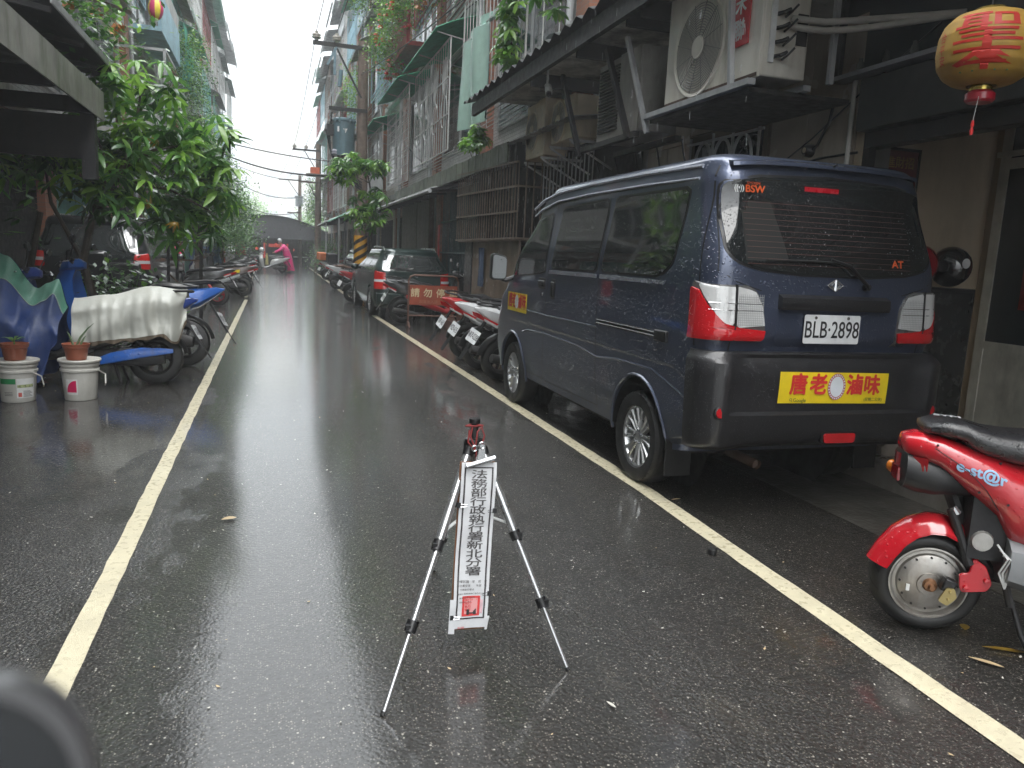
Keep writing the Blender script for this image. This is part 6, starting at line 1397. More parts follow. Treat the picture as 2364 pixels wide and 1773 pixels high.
# red cord and bulldog clip
cd_ = thing('string_loop', 'loop of dark red cord tied round the tripod head above the clip', 'string', (.66, 2.49, .74))
q = MB(); q.tube([(-.022, -.02, .02), (-.028, -.03, -.02), (-.006, -.035, -.045), (.0, -.032, -.02), (.004, -.028, .015), (.02, -.02, .03), (.03, -.025, .0), (.016, -.035, -.04), (.006, -.036, -.075), (.004, -.036, -.10)], .0032, 8)
q.tube([(-.012, -.02, .03), (-.02, -.028, .0), (.0, -.036, -.05), (.002, -.036, -.10)], .0032, 8); q.tube([(-.03, 0, .03), (0, -.03, .035), (.03, 0, .03), (0, .03, .03), (-.03, 0, .03)], .0032, 8); q.build('loop', mat('maroon_cord', (.22, .03, .03), .7), cd_)
nb_ = thing('notice_board', 'white paper notice with large vertical characters and a red seal, hung on the tripod', 'notice', (.662, 2.41, .662))
tilt = Matrix.Rotation(math.radians(-3), 4, 'X'); ROT = Matrix.Rotation(math.radians(2.2), 4, 'Y'); NM = ROT @ tilt
def NP(x, z, o=0.): return NM @ V((x, -o+.0035*math.sin(z*15)+.0025*math.sin(x*38+z*10)+.006*mnoise.noise(V((x*14, z*9, 2)))+.0025*mnoise.noise(V((x*40, z*30, 6))), z))
W_, H_ = .061, .575
q = MB(); q.M = NM; q.box(-W_-.003, W_-.004, .014, .017, -H_-.012, .0); q.build('backing_board', mat('brown_hardboard', (.22, .10, .05), .7), nb_)
q = MB(); q.grid(lambda u, v: NP(-W_+2*W_*u+.004*math.sin(v*9)*0, -H_*v, .0), 10, 44, flip=True); q.grid(lambda u, v: NP(-W_+2*W_*u, -H_*v, -.002), 10, 44); pp_ = q.build('paper', mat('wet_paper', (.70, .71, .73), .35, var=.06, vs=14, coat=.4), nb_, smooth=60)
q = MB(); q.grid(lambda u, v: NP(-W_-.012+.02*u, -H_*.82-.12*v, -.0015+.004*u), 3, 6); q.grid(lambda u, v: NP(W_-.006+.014*u*(1-v*.4), -H_*.93-.05*v, -.001), 3, 4); q.build('curled_sheet', MATS['wet_paper'], nb_)
bd = MB()
def strip(m, x0, x1, z0, z1, o=.0012): n = max(1, int(abs(z1-z0)/.012)); k = max(1, int(abs(x1-x0)/.02)); m.grid(lambda u, v: NP(x0+(x1-x0)*u, z0+(z1-z0)*v, o), k, n)
m_ch = mat('charcoal_print', (.045, .04, .042), .5)
strip(bd, -W_+.010, -W_+.0155, -.018, -H_+.035); strip(bd, W_-.0165, W_-.011, -.018, -H_+.035); strip(bd, -W_+.010, W_-.011, -.0155, -.0195); strip(bd, -W_+.010, W_-.011, -H_+.033, -H_+.038)
bd.build('printed_border', m_ch, pp_)
m_grey_ink = mat('grey_print', (.085, .08, .08), .5)
for i, s_ in enumerate('法務部行政執行署新北分署'):
    t_ = text_part(s_, .052, m_grey_ink, pp_, Matrix.Identity(4), wx=1.12, bold=.012, depth=0)
    for v in t_.data.vertices: v.co = NP(v.co.x+.002, -.042-.0305*i+v.co.y*.62, .0016)
for i, (s_, sz, x) in enumerate((('中華民國　年　月　日', .0105, 0), ('本分署受理　　年度　號', .0095, 0), ('行政執行事件', .0085, -.016), ('義務人滯納稅款執行事件依法執行', .0065, .002), ('案號及承辦人員聯絡電話', .0065, -.006), ('請即洽本分署執行人員', .0062, -.01))):
    t_ = text_part(s_, sz, m_grey_ink, pp_, Matrix.Identity(4), depth=0)
    for v in t_.data.vertices: v.co = NP(v.co.x+x, -.412-.0142*i+v.co.y, .0016)
sl_ = MB(); x0, x1, z0, z1, t0 = -.030, .032, -.462, -.532, .008
strip(sl_, x0, x0+t0, z0, z1); strip(sl_, x1-t0, x1, z0, z1); strip(sl_, x0, x1, z0, z0-t0); strip(sl_, x0, x1, z1+t0, z1)
m_seal = mat('seal_red', (.70, .06, .06), .5); sl_.build('red_seal', m_seal, pp_); q = MB(); strip(q, x0+t0, x1-t0, z0-t0, z1+t0, .0014); q.build('seal_ground', mat('seal_pink', (.78, .36, .36), .5), pp_); q = MB(); strip(q, x1+.001, W_-.019, -.475, -.525, .0013); q.build('ink_smear', mat('seal_pale_pink', (.75, .50, .55), .5, var=.2, vs=50), pp_)
for i in range(4):
    t_ = text_part('執行分署', .0095, m_seal, pp_, Matrix.Identity(4), bold=.02, depth=0)
    for v in t_.data.vertices: v.co = NP(v.co.x*1.15+.001, -.476-.0115*i+v.co.y*1.1, .0019)
q = MB(); strip(q, -.014, -.004, -.508, -.527, .0026); strip(q, .010, .020, -.508, -.527, .0026); strip(q, -.014, .020, -.519, -.523, .0026); q.build('black_stamp', m_ch, pp_)
t_ = text_part('02283', .0095, m_seal, pp_, Matrix.Identity(4), depth=0)
for v in t_.data.vertices: v.co = NP(v.co.x-.03, -.572+v.co.y, .0016)
for s_, z in ((-1, -.145), (1, -.165), (-1, -.535), (1, -.455)):
    q = MB(); q.M = NM @ Tm(s_*(W_+.002), 0, z); q.box(-.007, .007, -.006, .010, -.008, .008); c_ = q.build('binder_clip', m_black, nb_)
    q = MB(); q.M = NM @ Tm(s_*(W_+.002), 0, z); q.tube([(-s_*.005, -.007, .005), (-s_*.026, -.010, .003), (-s_*.026, -.010, -.003), (-s_*.005, -.007, -.005)], .0011, 5); q.build('clip_handle', m_steel, c_)
bc = thing('bulldog_clip', 'big tilted steel bulldog clip gripping the top of the white notice', 'clip', (.664, 2.402, .667))
q = MB(); q.M = Matrix.Rotation(-.26, 4, 'Y'); q.tube([(-.052, -.004, 0), (.05, -.004, .0)], .009, 12); q.M = None; q.build('jaw', m_steel, bc)
q = MB(); q.loft([[(x*s_, -.006, z) for s_ in (-1, 1)]+[(x*s_, .006, z) for s_ in (1, -1)] for x, z in ((.018, .0), (.011, .03), (.010, .052), (.006, .06))]); q.tube([(.011*math.cos(a), -.006, .057+.011*math.sin(a)) for a in [2*PI*i/14 for i in range(15)]], .0035, 6, False); q.tube([(-.022+.009*math.cos(a), .006, .045+.009*math.sin(a)) for a in [2*PI*i/14 for i in range(15)]], .003, 6, False); q.build('handle', m_steel, bc)

# ---------------------------------------------------------------- buckets and pots
m_bkt = mat('dirty_white_plastic', (.56, .55, .51), .4, var=.08, dirt=.5, dirtcol=(.25, .23, .18), coat=.2, grain=.05)
m_terra = mat('terracotta_plastic', (.30, .085, .045), .5, var=.15, dirt=.3)
def bucket(x, y, lab, lid):
    b = thing('bucket', lab, 'bucket', (x, y, 0), group='plastic buckets under the pots')
    q = MB(); q.lathe([(0, .002), (.118, .002), (.122, .012), (.138, .24), (.148, .245), (.149, .262), (.140, .268), (.140, .285), (.150, .29), (.152, .305), (.146, .312), (0, .312)], n=40); q.build('tub', m_bkt, b)
    q = MB(); q.lathe([(0, .314), (.150, .314), (.162, .322), (.165, .336), (.160, .344), (.148, .338), (0, .336)], n=40); q.build('lid', lid, b)
    return b
b1 = bucket(-1.99, 7.12, 'white bucket with a green and white label, at the left frame edge', m_bkt); b2 = bucket(-1.545, 7.18, 'white bucket with a crimson quarter-circle mark, beside the scooter', m_bkt)
def wrapq(m, x0, x1, z0, z1, r0=.118, r1=.138, a0=0, off=.0015, fn=None):
    n = 10
    m.grid(lambda u, v: (lambda a, z, r: (r*math.cos(a), r*math.sin(a), z))(-PI/2+a0+(x0+(x1-x0)*u)/.13, z0+(z1-z0)*v, .1205+(z0+(z1-z0)*v)*.0745+off), n, 4)
q = MB(); wrapq(q, -.10, .02, .155, .20); q.build('green_label', mat('label_green', (.03, .22, .08), .5), b1)
q = MB(); wrapq(q, .025, .16, .04, .20); wl_ = q.build('white_label', m_white, b1); q = MB(); wrapq(q, .03, .15, .125, .15, off=.003); q.build('label_picture', mat('label_pic', (.35, .40, .20), .5, var=.6, vs=60), wl_); q = MB(); wrapq(q, .035, .06, .05, .085, off=.003); q.build('label_mark', mat('label_red', (.5, .10, .08), .5), wl_)
q = MB(); [wrapq(q, .07, .145-.01*(k % 3), .05+.009*k, .053+.009*k, off=.003) for k in range(6)]; [wrapq(q, -.07, -.005, .06+.012*k, .064+.012*k) for k in range(3)]; q.build('label_print', m_grey_ink, wl_)
q = MB(); wrapq(q, -.09, .005, .055, .185); o_ = q.build('label_frame', m_white, b2)
q = MB(); q.grid(lambda u, v: (lambda xx, zz: ((.1205+zz*.0745+.004)*math.cos(-PI/2+xx/.13), (.1205+zz*.0745+.004)*math.sin(-PI/2+xx/.13), zz))(-.003-.078*v*math.sin(PI/2*u), .075+.10*v*math.cos(PI/2*u)), 10, 6); q.build('crimson_mark', mat('crimson_print', (.60, .015, .10), .4), o_)
for b, a, dz in ((b1, .25, 0), (b2, .55, 0)):
    q = MB(); q.tube([(.155*math.cos(-.9+a), .155*math.sin(-.9+a), .255), (.19*math.cos(-.5+a), .19*math.sin(-.5+a), .21), (.20, -.05, .14), (.19, -.02, .12)], .0055, 8); q.build('handle', m_bkt, b)
def pot(x, y, lab, kind):
    p = thing('plant_pot', lab, 'pot plant', (x, y, .338), group='terracotta pots on the buckets')
    q = MB(); q.lathe([(0, 0), (.070, 0), (.075, .005), (.092, .10), (.100, .104), (.101, .118), (.103, .122), (.106, .135), (.098, .136), (.092, .118), (0, .115)], n=36); q.build('pot', m_terra, p)
    return p
p1 = pot(-2.0, 7.12, 'brick-red pot with a small leafy seedling on the left bucket', 0); p2 = pot(-1.56, 7.15, 'terracotta pot with three aloe spikes on the crimson-marked bucket', 1)
def leaflet(m, base, dirv, L, w_, droop=.4, fold=.15):
    d = V(dirv).normalized(); up = V((0, 0, 1)); s_ = d.cross(up); s_ = s_.normalized() if s_.length > .05 else V((1, 0, 0)); nrm = s_.cross(d)
    P = []
    for t, ww in ((0, .12), (.3, .8), (.6, 1.), (.85, .6), (1., .04)):
        c = V(base)+d*L*t+V((0, 0, -1))*droop*L*t*t
        P += [c-s_*w_*ww+nrm*fold*w_*ww, c, c+s_*w_*ww+nrm*fold*w_*ww]
    m.add(P, [(3*i+j, 3*i+j+1, 3*i+j+4, 3*i+j+3) for i in range(4) for j in (0, 1)])
for k in range(9):
    q = MB(); a = k*.75; q_ = (.02*math.cos(a), .02*math.sin(a), .15+.01*(k % 3)); leaflet(q, q_, (math.cos(a), math.sin(a), .9-.15*(k % 3)), .085, .016, .35); q.build('leaf', lf_mid, p1, smooth=60)
q = MB(); q.tube([(0, 0, .11), (0, 0, .17)], .006, 6); q.build('stem', lf_mid, p1)
q = MB(); leaflet(q, (-.06, 0, .13), (-1, -.1, .15), .12, .015, .3); q.build('leaf', lf_yel, p1, smooth=60)
for dx, lean_, h_ in ((-.02, -.35, .12), (.0, .75, .19), (.03, .55, .09)):
    q = MB(); q.tube([(dx, 0, .11), (dx+lean_*h_*.25, 0, .11+h_*.4), (dx+lean_*h_*.65, 0, .11+h_*.8), (dx+lean_*h_, 0, .11+h_*1.05)], [.010, .009, .006, .001], 8); q.build('leaf', mat('aloe_green', (.10, .16, .08), .5), p2)

# ---------------------------------------------------------------- tarpaulin and sheet over the scooter
def cloth_obj(name, label, cat, fn, nu, nv, m_, thick=.004, parts=None, loc=(0, 0, 0)):
    t_ = thing(name, label, cat, loc, world=True); return t_
tpn = thing('tarpaulin', 'blue tarpaulin with a faded green top band thrown over the front of a scooter', 'tarpaulin', (-2.1, 7.9, 0), world=True)
m_tb = mat('blue_tarp', (.03, .065, .22), .5, var=.3, vs=2.5, dirt=.5, dirtcol=(.17, .18, .20), coat=.12, grain=.5, gs=12); m_tg = mat('green_tarp', (.08, .25, .18), .5, var=.2, vs=4, dirt=.5, dirtcol=(.22, .27, .24), coat=.1, grain=.5, gs=12)
def tarp(u, v, s=0.):   # u across, v from the top edge down
    X = -2.66+.90*u
    top = Is(u, [0, .28, .45, .72, .82, .92, 1], [.60, 1.27, 1.16, .88, .93, .97, .72])
    bot = Is(u, [0, .35, .6, .8, 1], [.02, .05, .03, .05, .38])
    z = top+(bot-top)*v
    g_ = .10*math.sin(PI*min(1, v*1.1))+.05
    folds = .035*math.sin(u*17+v*2.5)*v**.6+.02*math.sin(u*31-v*5)*v+.05*math.exp(-((v-.45-.25*(u-.5)**2*4)/.10)**2)*(1 if .1 < u < .75 else .3)
    X += -.0*v+.03*math.sin(v*5+u*3)-.14*v*(u-.2)*(1 if u > .4 else 0)*v
    nn = mnoise.noise(V((X*2.2, z*2.2, 3)))*.05+mnoise.noise(V((X*7, z*4, 1)))*.02+mnoise.noise(V((X*16, z*9, 5)))*.008
    return (X, 7.72-g_-folds*.7+.25*(1-v)*.6+nn*min(1, v*3+.2), z)
def tarp_back(u, v): p = tarp(u, v); return (p[0], p[1]+.02+.55*v**.8, p[2])
q = MB(); q.grid(lambda u, v: tarp(u, .17+.83*v), 70, 50); q.grid(lambda u, v: tarp_back(u, v), 40, 20, flip=True); q.build('blue_sheet', m_tb, tpn, smooth=180)
q = MB(); q.grid(lambda u, v: tuple(a-b for a, b in zip(tarp(u, .175*v), (0, .004, -.003))), 70, 12); q.build('green_band', m_tg, tpn, smooth=180)
q = MB(); q.tube([tuple(a-b for a, b in zip(tarp(k/60, .175), (0, .006, 0))) for k in range(61)], .004, 5); q.build('hem', mat('hem_tape', (.30, .36, .33), .6), tpn)
shn = thing('rain_sheet', 'pale grey waterproof sheet draped over the saddle of the blue-sided scooter', 'sheet', (-1.4, 7.8, 0), world=True)
m_sheet = mat('grey_rain_sheet', (.46, .47, .43), .5, var=.06, vs=2, dirt=.4, dirtcol=(.28, .26, .20), coat=.15, grain=.5, gs=9)
def shf(u, v):   # u left to right, v over the saddle from behind to the front hem
    X = -1.72+.94*u
    topz = Is(u, [0, .3, .7, 1], [.80, .84, .93, .90]); hem = Is(u, [0, .5, .8, .93, 1], [.40, .45, .50, .42, .62])
    if v < .25: t = v/.25; y = 8.12-.22*t; z = topz-.22*(1-t)**2
    else:
        t = (v-.25)/.75; y = 7.90-.13*math.sin(min(1, t*3)*PI/2)-.02*t; z = topz-(topz-hem)*t
        f = (t**.8); w_n = mnoise.noise(V((u*3, t*1.2, 7))); y -= f*(.022*(1+1.3*w_n)*math.sin(u*24+2.4*math.sin(u*6+1)+w_n*2)+.012*math.sin(u*57+w_n*4)+.012*mnoise.noise(V((u*12, t*1.5, 2)))+.006*mnoise.noise(V((u*40, t*5, 4)))+.03*math.exp(-((u-.80+.05*t)/.035)**2)+.02*math.exp(-((u-.55-.08*t)/.03)**2)); X += .012*f*math.sin(u*19)-.03*(1-u)*t*0
        y -= .01*math.sin(t*9+u*6)
    if u > .88: y += .28*((u-.88)/.12)**1.5*.7
    return (X, y, z)
q = MB(); q.grid(shf, 90, 44); q.grid(lambda u, v: (lambda p: (p[0], p[1]+.004, p[2]-.002))(shf(u, v)), 90, 44, flip=True); q.build('draped_cloth', m_sheet, shn, smooth=180)
q = MB(); q.grid(lambda u, v: (lambda p: (p[0], p[1]+.002-.004*v, p[2]-.03*v-.01*math.sin(u*40)*v))(shf(u, 1)), 80, 2); q.build('brown_hem', mat('brown_hem_stain', (.10, .075, .05), .7), shn, smooth=180)

# iron rack
rk = thing('iron_rack', 'tall narrow rusty iron frame standing beyond the blue scooter on the left', 'rack', (-1.1, 11.2, 0), world=True)
for p_ in ((-1.30, 11.0), (-.90, 11.0), (-1.24, 11.4), (-.94, 11.35)): MB().beam((p_[0], p_[1], 0), (p_[0]*1.0+.02, p_[1], 1.42 if p_[1] < 11.2 else 1.3), .035).build('post', m_soot, rk)
for z in (1.35, 1.12, .62, .30): MB().beam((-1.30, 11.0, z), (-.90, 11.0, z), .022).build('rail', m_rustd, rk)
for z in (1.30, .55): MB().beam((-.90, 11.0, z), (-.94, 11.35, z), .022).build('rail', m_rustd, rk); MB().beam((-1.30, 11.0, z), (-1.24, 11.4, z), .022).build('rail', m_rustd, rk)
MB().beam((-1.3, 11.0, .95), (-.90, 11.0, .55), .02).build('brace', m_rustd, rk)
# no-parking board
sg_ = thing('no_parking_board', 'rust-red no-parking board with cream characters in a bent pipe frame', 'sign', (2.85, 14.1, 0), L_(-2))
q = MB(); q.tube([(-.46, -.02, .02), (-.46, -.02, .86), (-.43, -.02, .93), (-.36, -.02, .96), (.36, -.02, .96), (.43, -.02, .93), (.46, -.02, .86), (.46, -.02, .02)], .017, 8); q.build('frame', mat('pipe_rust', (.16, .08, .06), .55, .3, dirt=.4), sg_)
q = MB(); q.tube([(-.46, -.02, .22), (.46, -.02, .22)], .013, 8); q.build('cross_bar', MATS['pipe_rust'], sg_)
for x in (-.46, .46): q = MB(); q.tube([(x, -.25, .01), (x, -.12, .10), (x, .05, .10), (x, .2, .01)], .014, 8); q.build('foot', MATS['pipe_rust'], sg_)
pn = MB().box(-.44, .44, -.03, -.012, .42, .78).build('board', mat('rust_red_board', (.33, .065, .03), .5, var=.2, vs=5, dirt=.4), sg_)
m_crm = mat('cream_print', (.62, .52, .32), .5)
for i, s_ in enumerate('請勿停車'): text_part(s_, .17, m_crm, pn, Tm(-.32+.235*i-.02, -.0315, .63) @ FY, bold=.02, depth=.0003)
text_part('阻塞出入請合作', .07, mat('faded_print', (.38, .16, .09), .5), pn, Tm(-.02, -.0315, .475) @ FY, depth=.0003)
q = MB(); q.tube([(-.35, 0, .9), (-.34, -.03, .86), (-.34, -.03, .70)], .012, 6)

# ---------------------------------------------------------------- person in pink pushing the scooter
def skin_body(name, verts, edges, radii, m_, parent, sub=2, root=0):
    me = bpy.data.meshes.new(name); me.from_pydata(verts, edges, []); o = link(name, me, parent)
    md = o.modifiers.new('skin', 'SKIN'); md.use_smooth_shade = True
    for i, r__ in enumerate(radii): me.skin_vertices[0].data[i].radius = (r__, r__) if isinstance(r__, (int, float)) else r__
    me.skin_vertices[0].data[root].use_root = True
    s2 = o.modifiers.new('sub', 'SUBSURF'); s2.levels = sub; s2.render_levels = sub
    me.materials.append(m_); return o
pr_ = thing('person', 'person in a long pink raincoat and white helmet, leaning forward to push a scooter', 'person', (.80, 43.8, 0))
m_skin = mat('skin', (.45, .27, .19), .5); m_pink = mat('pink_raincoat', (.85, .07, .28), .35, coat=.5, var=.1)
m_trs = mat('dark_trousers', (.03, .03, .035), .7)
vs = [(0, 0, .92), (-.10, .0, 1.12), (-.22, .0, 1.34), (-.30, 0, 1.45), (-.36, 0, 1.56), (-.38, 0, 1.66), (.02, -.10, .88), (-.02, -.11, .48), (.04, -.12, .07), (-.09, -.13, .04), (.06, .10, .88), (.10, .11, .48), (.14, .12, .07), (.02, .13, .04),
      (-.24, -.19, 1.36), (-.42, -.22, 1.16), (-.62, -.2, 1.06), (-.70, -.19, 1.05), (-.24, .19, 1.36), (-.42, .24, 1.18), (-.62, .25, 1.08), (-.70, .24, 1.07)]
ed = [(0, 1), (1, 2), (2, 3), (3, 4), (4, 5), (0, 6), (6, 7), (7, 8), (8, 9), (0, 10), (10, 11), (11, 12), (12, 13), (2, 14), (14, 15), (15, 16), (16, 17), (2, 18), (18, 19), (19, 20), (20, 21)]
rd = [(.13, .16), .13, (.14, .17), .07, .075, .07, .09, .065, .045, .04, .09, .065, .045, .04, .06, .045, .035, .03, .06, .045, .035, .03]
bo = skin_body('body', vs, ed, rd, m_skin, pr_)
for hx, hy, hz in ((-.70, -.19, 1.05), (-.70, .24, 1.07)):
    for k in range(4): q = MB(); yy = hy-.03+.02*k; q.tube([(hx-.01, yy, hz+.01), (hx-.05, yy, hz+.012), (hx-.07-.004*(k % 2), yy, hz-.01), (hx-.06, yy, hz-.035)], [.010, .010, .009, .007], 6); q.build('finger', m_skin, bo)
    q = MB(); q.tube([(hx+.0, hy+.035, hz), (hx-.03, hy+.05, hz-.01), (hx-.055, hy+.045, hz-.03)], [.012, .011, .008], 6); q.build('thumb', m_skin, bo)
for xx, yy in ((-.04, -.12), (.07, .12)): q = MB(); q.loft([[(x, yy+s_*w__, z) for s_, z in ((-1, 0), (1, 0), (1, h__), (-1, h__))] for x, w__, h__ in ((xx-.12, .03, .03), (xx-.04, .045, .06), (xx+.08, .04, .09), (xx+.13, .03, .07))]); q.build('shoe', m_trs, pr_)
# coat: lofted ovals from hem to collar, plus sleeves
rings = []
for z, x, rx, ry in ((.14, .10, .26, .30), (.3, .08, .245, .285), (.6, .04, .22, .26), (.9, -.01, .20, .24), (1.1, -.09, .19, .225), (1.28, -.18, .18, .225), (1.40, -.26, .15, .20), (1.48, -.31, .095, .11), (1.53, -.34, .075, .08)):
    rings.append([(x*.75+.02+rx*1.1*math.cos(a)*(1+.06*math.sin(7*a)*(1.5-z)), ry*math.sin(a)*(1+.05*math.sin(5*a+1)*(1.5-z)), z+.02*math.sin(3*a)*(z < .2)) for a in [2*PI*i/36 for i in range(36)]])
q = MB(); q.loft(rings, cap=False); q.loft([[(p[0]*.985+.0, p[1]*.985, p[2]) for p in r__] for r__ in rings][::-1], cap=False)
for s_ in (-1, 1): q.tube([(-.22, s_*.15, 1.38), (-.30, s_*.22, 1.28), (-.44, s_*.235, 1.17), (-.58, s_*.225, 1.10), (-.64, s_*.22, 1.075)], [.10, .095, .085, .075, .07], 14)
q.build('raincoat', m_pink, pr_, smooth=60)
q = MB(); q.loft([[(-.10+dx, y, z) for y, z in ((-.16, 0), (.16, 0), (.16, .02), (-.16, .02))] for dx in (0,)] * 1, cap=False) if False else None
st2 = MB(); st2.tube([(-.06+.19*math.cos(a), .235*math.sin(a), 1.22+.03*math.cos(a)) for a in [2*PI*i/28 for i in range(28)]], .012, 5); 
st2.build('pale_stripe', mat('pale_pink_stripe', (.8, .35, .5), .4), pr_)
q = MB(); hc = (-.40, 0, 1.70); q.ball(hc, (.135, .12, .13), 20, 14); hm = q.build('helmet', mat('white_shell', (.62, .63, .64), .2, coat=1.), pr_)
q = MB(); q.grid(lambda u, v: (hc[0]-.142*math.cos(1.1*(2*u-1))-.01*v, .135*math.sin(1.1*(2*u-1)), hc[2]+.03-.15*v), 10, 4); q.build('visor', mat('smoke_visor', (.1, .1, .11), .1, alpha=.6), hm)
for s_ in (-1, 1): q = MB(); q.ball((-.495, s_*.035, 1.665), (.012, .014, .009), 8, 6); q.build('eye', m_ink, bo)
q = MB(); q.tube([(-.50, 0, 1.66), (-.525, 0, 1.635), (-.50, 0, 1.625)], [.008, .014, .010], 6); q.build('nose', m_skin, bo); q = MB(); q.tube([(-.503, -.022, 1.60), (-.510, 0, 1.598), (-.503, .022, 1.60)], .005, 5); q.build('mouth', mat('lips', (.4, .12, .1), .5), bo)
hs = thing('helmet_on_scooter', 'pale open-face helmet resting on the handlebar of the crossing scooter', 'helmet', (-.50, 43.25, 1.08)); q = MB(); q.ball((0, 0, .1), (.15, .13, .13), 16, 10); q.build('shell', MATS['white_shell'], hs); q = MB(); q.tube([(-.13, -.08, .04), (-.15, 0, .03), (-.13, .08, .04)], .012, 6); q.build('rim', m_black, hs)
tw = thing('yellow_bag', 'long pale yellow bag hanging on the crossing scooter', 'bag', (-.25, 43.0, .42)); q = MB(); q.loft([[(x*s_, y, z) for x, y in ((-.06, -.02), (.06, -.02), (.06, .02), (-.06, .02))] for s_, z in ((1.3, 0), (1.1, .2), (.9, .4), (.4, .6))]); q.build('cloth_bag', mat('pale_yellow_cloth', (.55, .50, .20), .7), tw)

# ---------------------------------------------------------------- utility poles and wires
def upole(x, y, h, r0, label, arms, tilt=0.):
    t_ = thing('utility_pole', label, 'utility pole', (x, y, 0), group='utility poles along the right line')
    q = MB(); q.tube([(0, 0, 0), (0, 0, h*.5), (0, 0, h)], [r0, r0*.87, r0*.72], 20); q.build('shaft', m_pole, t_)
    for (z, L0, L1, br) in arms:
        q = MB(); q.beam((-L0, -.12, z), (L1, -.12, z), .09, .10); q.build('crossarm', m_soot if z > h-2 else m_rustd, t_)
        if br: q = MB(); q.beam((-L0*.55, -.12, z-.04), (-.05, -.12, z-br), .05, .05); q.build('brace', m_soot, t_)
    return t_
def insul(t_, x, z, y=-.12, m_=None):
    q = MB(); q.lathe([(0, 0), (.05, 0), (.06, .04), (.12, .06), (.125, .09), (.09, .11), (.12, .13), (.115, .17), (.05, .20), (.05, .24), (0, .25)], (x, y, z), 'z', 16); q.build('insulator', m_ or mat('porcelain', (.50, .47, .42), .25, coat=.8), t_)
u1 = upole(2.50, 23.4, 7.2, .19, 'nearest brown utility pole with a blue transformer and a black-and-yellow striped foot', [(7.0, 1.40, .12, 1.35), (5.30, .95, .12, 0), (3.95, .8, .1, .85)])
insul(u1, -1.30, 7.06); insul(u1, -.75, 7.06)
q = MB(); q.beam((-.75, -.12, 6.95), (-1.0, -.12, 6.45), .06); q.beam((-.8, -.12, 6.9), (-.8, -.12, 6.2), .07); q.tube([(-.62, -.12, 6.35), (-.66, -.12, 5.9)], .06, 10); q.build('cut_out_fuse', mat('blue_grey_porcelain', (.16, .25, .30), .4), u1)
q = MB(); q.lathe([(0, 4.03), (.31, 4.03), (.31, 4.95), (.335, 4.97), (.335, 5.02), (.28, 5.06), (0, 5.08)], (-.52, 0, 0), 'z', 32); tf = q.build('transformer', mat('transformer_blue', (.12, .20, .235), .45, .2, dirt=.3), u1)
for k in range(5): a = -PI/2-.9+.45*k; q = MB(); q.box(-.52+.31*math.cos(a)-.012, -.52+.31*math.cos(a)+.012, .31*math.sin(a)-.02, .31*math.sin(a)+.01, 4.1, 4.9) if k in (2,) else q.box(-.52+.33*math.cos(a)-.02, -.52+.33*math.cos(a)+.02, .33*math.sin(a)-.015, .33*math.sin(a)+.015, 4.93, 5.05); q.build('clip', MATS['transformer_blue'], tf)
q = MB(); q.add([(-.56, -.317, 4.75), (-.44, -.312, 4.75), (-.50, -.317, 4.62)], [(0, 2, 1)]); q.box(-.72, -.67, -.30, -.27, 4.66, 4.8); q.build('label', m_white, tf)
q = MB()
for k in range(6): q.tube([(-.86, -.1, 5.2-.1*k), (-.93-.02*k, -.1, 4.7), (-.88, -.1+.02*k, 4.1), (-.75+.05*k, -.1, 3.7), (-.3+.05*k, -.1, 3.5-.1*k), (0, -.2, 3.3-.08*k)], .018, 6)
q.box(-1.0, -.82, -.2, -.05, 4.55, 4.85); q.build('drop_cable', m_wire, u1)
for k in range(3): insul(u1, -.75+.12*k, 3.99, m_=mat('glass_insulator', (.45, .45, .52), .2, coat=1.))
# striped sleeve: the bands are sheets wound on the pole foot
q = MB(); q.lathe([(.20, .05), (.196, 1.80)], (0, 0, 0), 'z', 40); slv = q.build('striped_sleeve', mat('sleeve_yellow', (.66, .33, .03), .4, dirt=.3, coat=.3), u1)
for k in range(9):
    q = MB(); z0 = -.15+.245*k
    q.grid(lambda u, v: (lambda a, z: (.2035*math.cos(a), .2035*math.sin(a), max(.05, min(1.80, z))))(-PI+PI*u*2, z0+.115*v+.36*u*2-.36), 40, 2); q.build('black_stripe', m_ink, slv, smooth=60)
u2 = upole(2.62, 48, 7.4, .2, 'second utility pole, beside the orange planter ledge', [(7.0, 1.45, .1, 1.2), (5.2, 1.0, .1, 1.0)]); insul(u2, -1.35, 7.05); insul(u2, -.7, 7.05)
u3 = upole(2.12, 64.5, 7.0, .17, 'farthest utility pole, with a grey transformer and a street lamp arm', [(6.6, 1.6, .1, 1.2), (4.1, .95, .05, .5)])
q = MB(); q.lathe([(0, 4.6), (.30, 4.6), (.30, 5.3), (.34, 5.32), (.34, 5.4), (0, 5.42)], (-.05, -.25, 0), 'z', 20); q.build('transformer', mat('transformer_grey', (.22, .24, .25), .5), u3)
q = MB(); q.tube([(0, -.1, 3.0), (-.5, -.1, 3.4)], .03, 6); q.loft([ringsec(-1.0, .04, 3.50, 3.56), ringsec(-.85, .08, 3.46, 3.6), ringsec(-.5, .05, 3.38, 3.48)]); q.build('street_lamp_head', m_soot, u3)
def wire(pts, sag, r_, nm='overhead_wire', lab='', n=14, m_=None):
    o = None
    q = MB(); P = []
    for i in range(len(pts)-1):
        a, b = V(pts[i]), V(pts[i+1])
        for k in range(n if i < len(pts)-2 else n+1): t = k/n; P.append(a.lerp(b, t)+V((0, 0, -sag*4*t*(1-t))))
    q.tube(P, r_, 5); o = q.build(nm, m_ or m_wire); o['label'] = lab; o['category'] = 'cable'; o['group'] = 'overhead cables'; return o
wire([(1.42, -4, 8.2), (1.20, 23.3, 7.32), (1.27, 48, 7.32), (.62, 64.5, 6.9)], .25, .012, lab='outermost overhead wire running along the poles on their lane side')
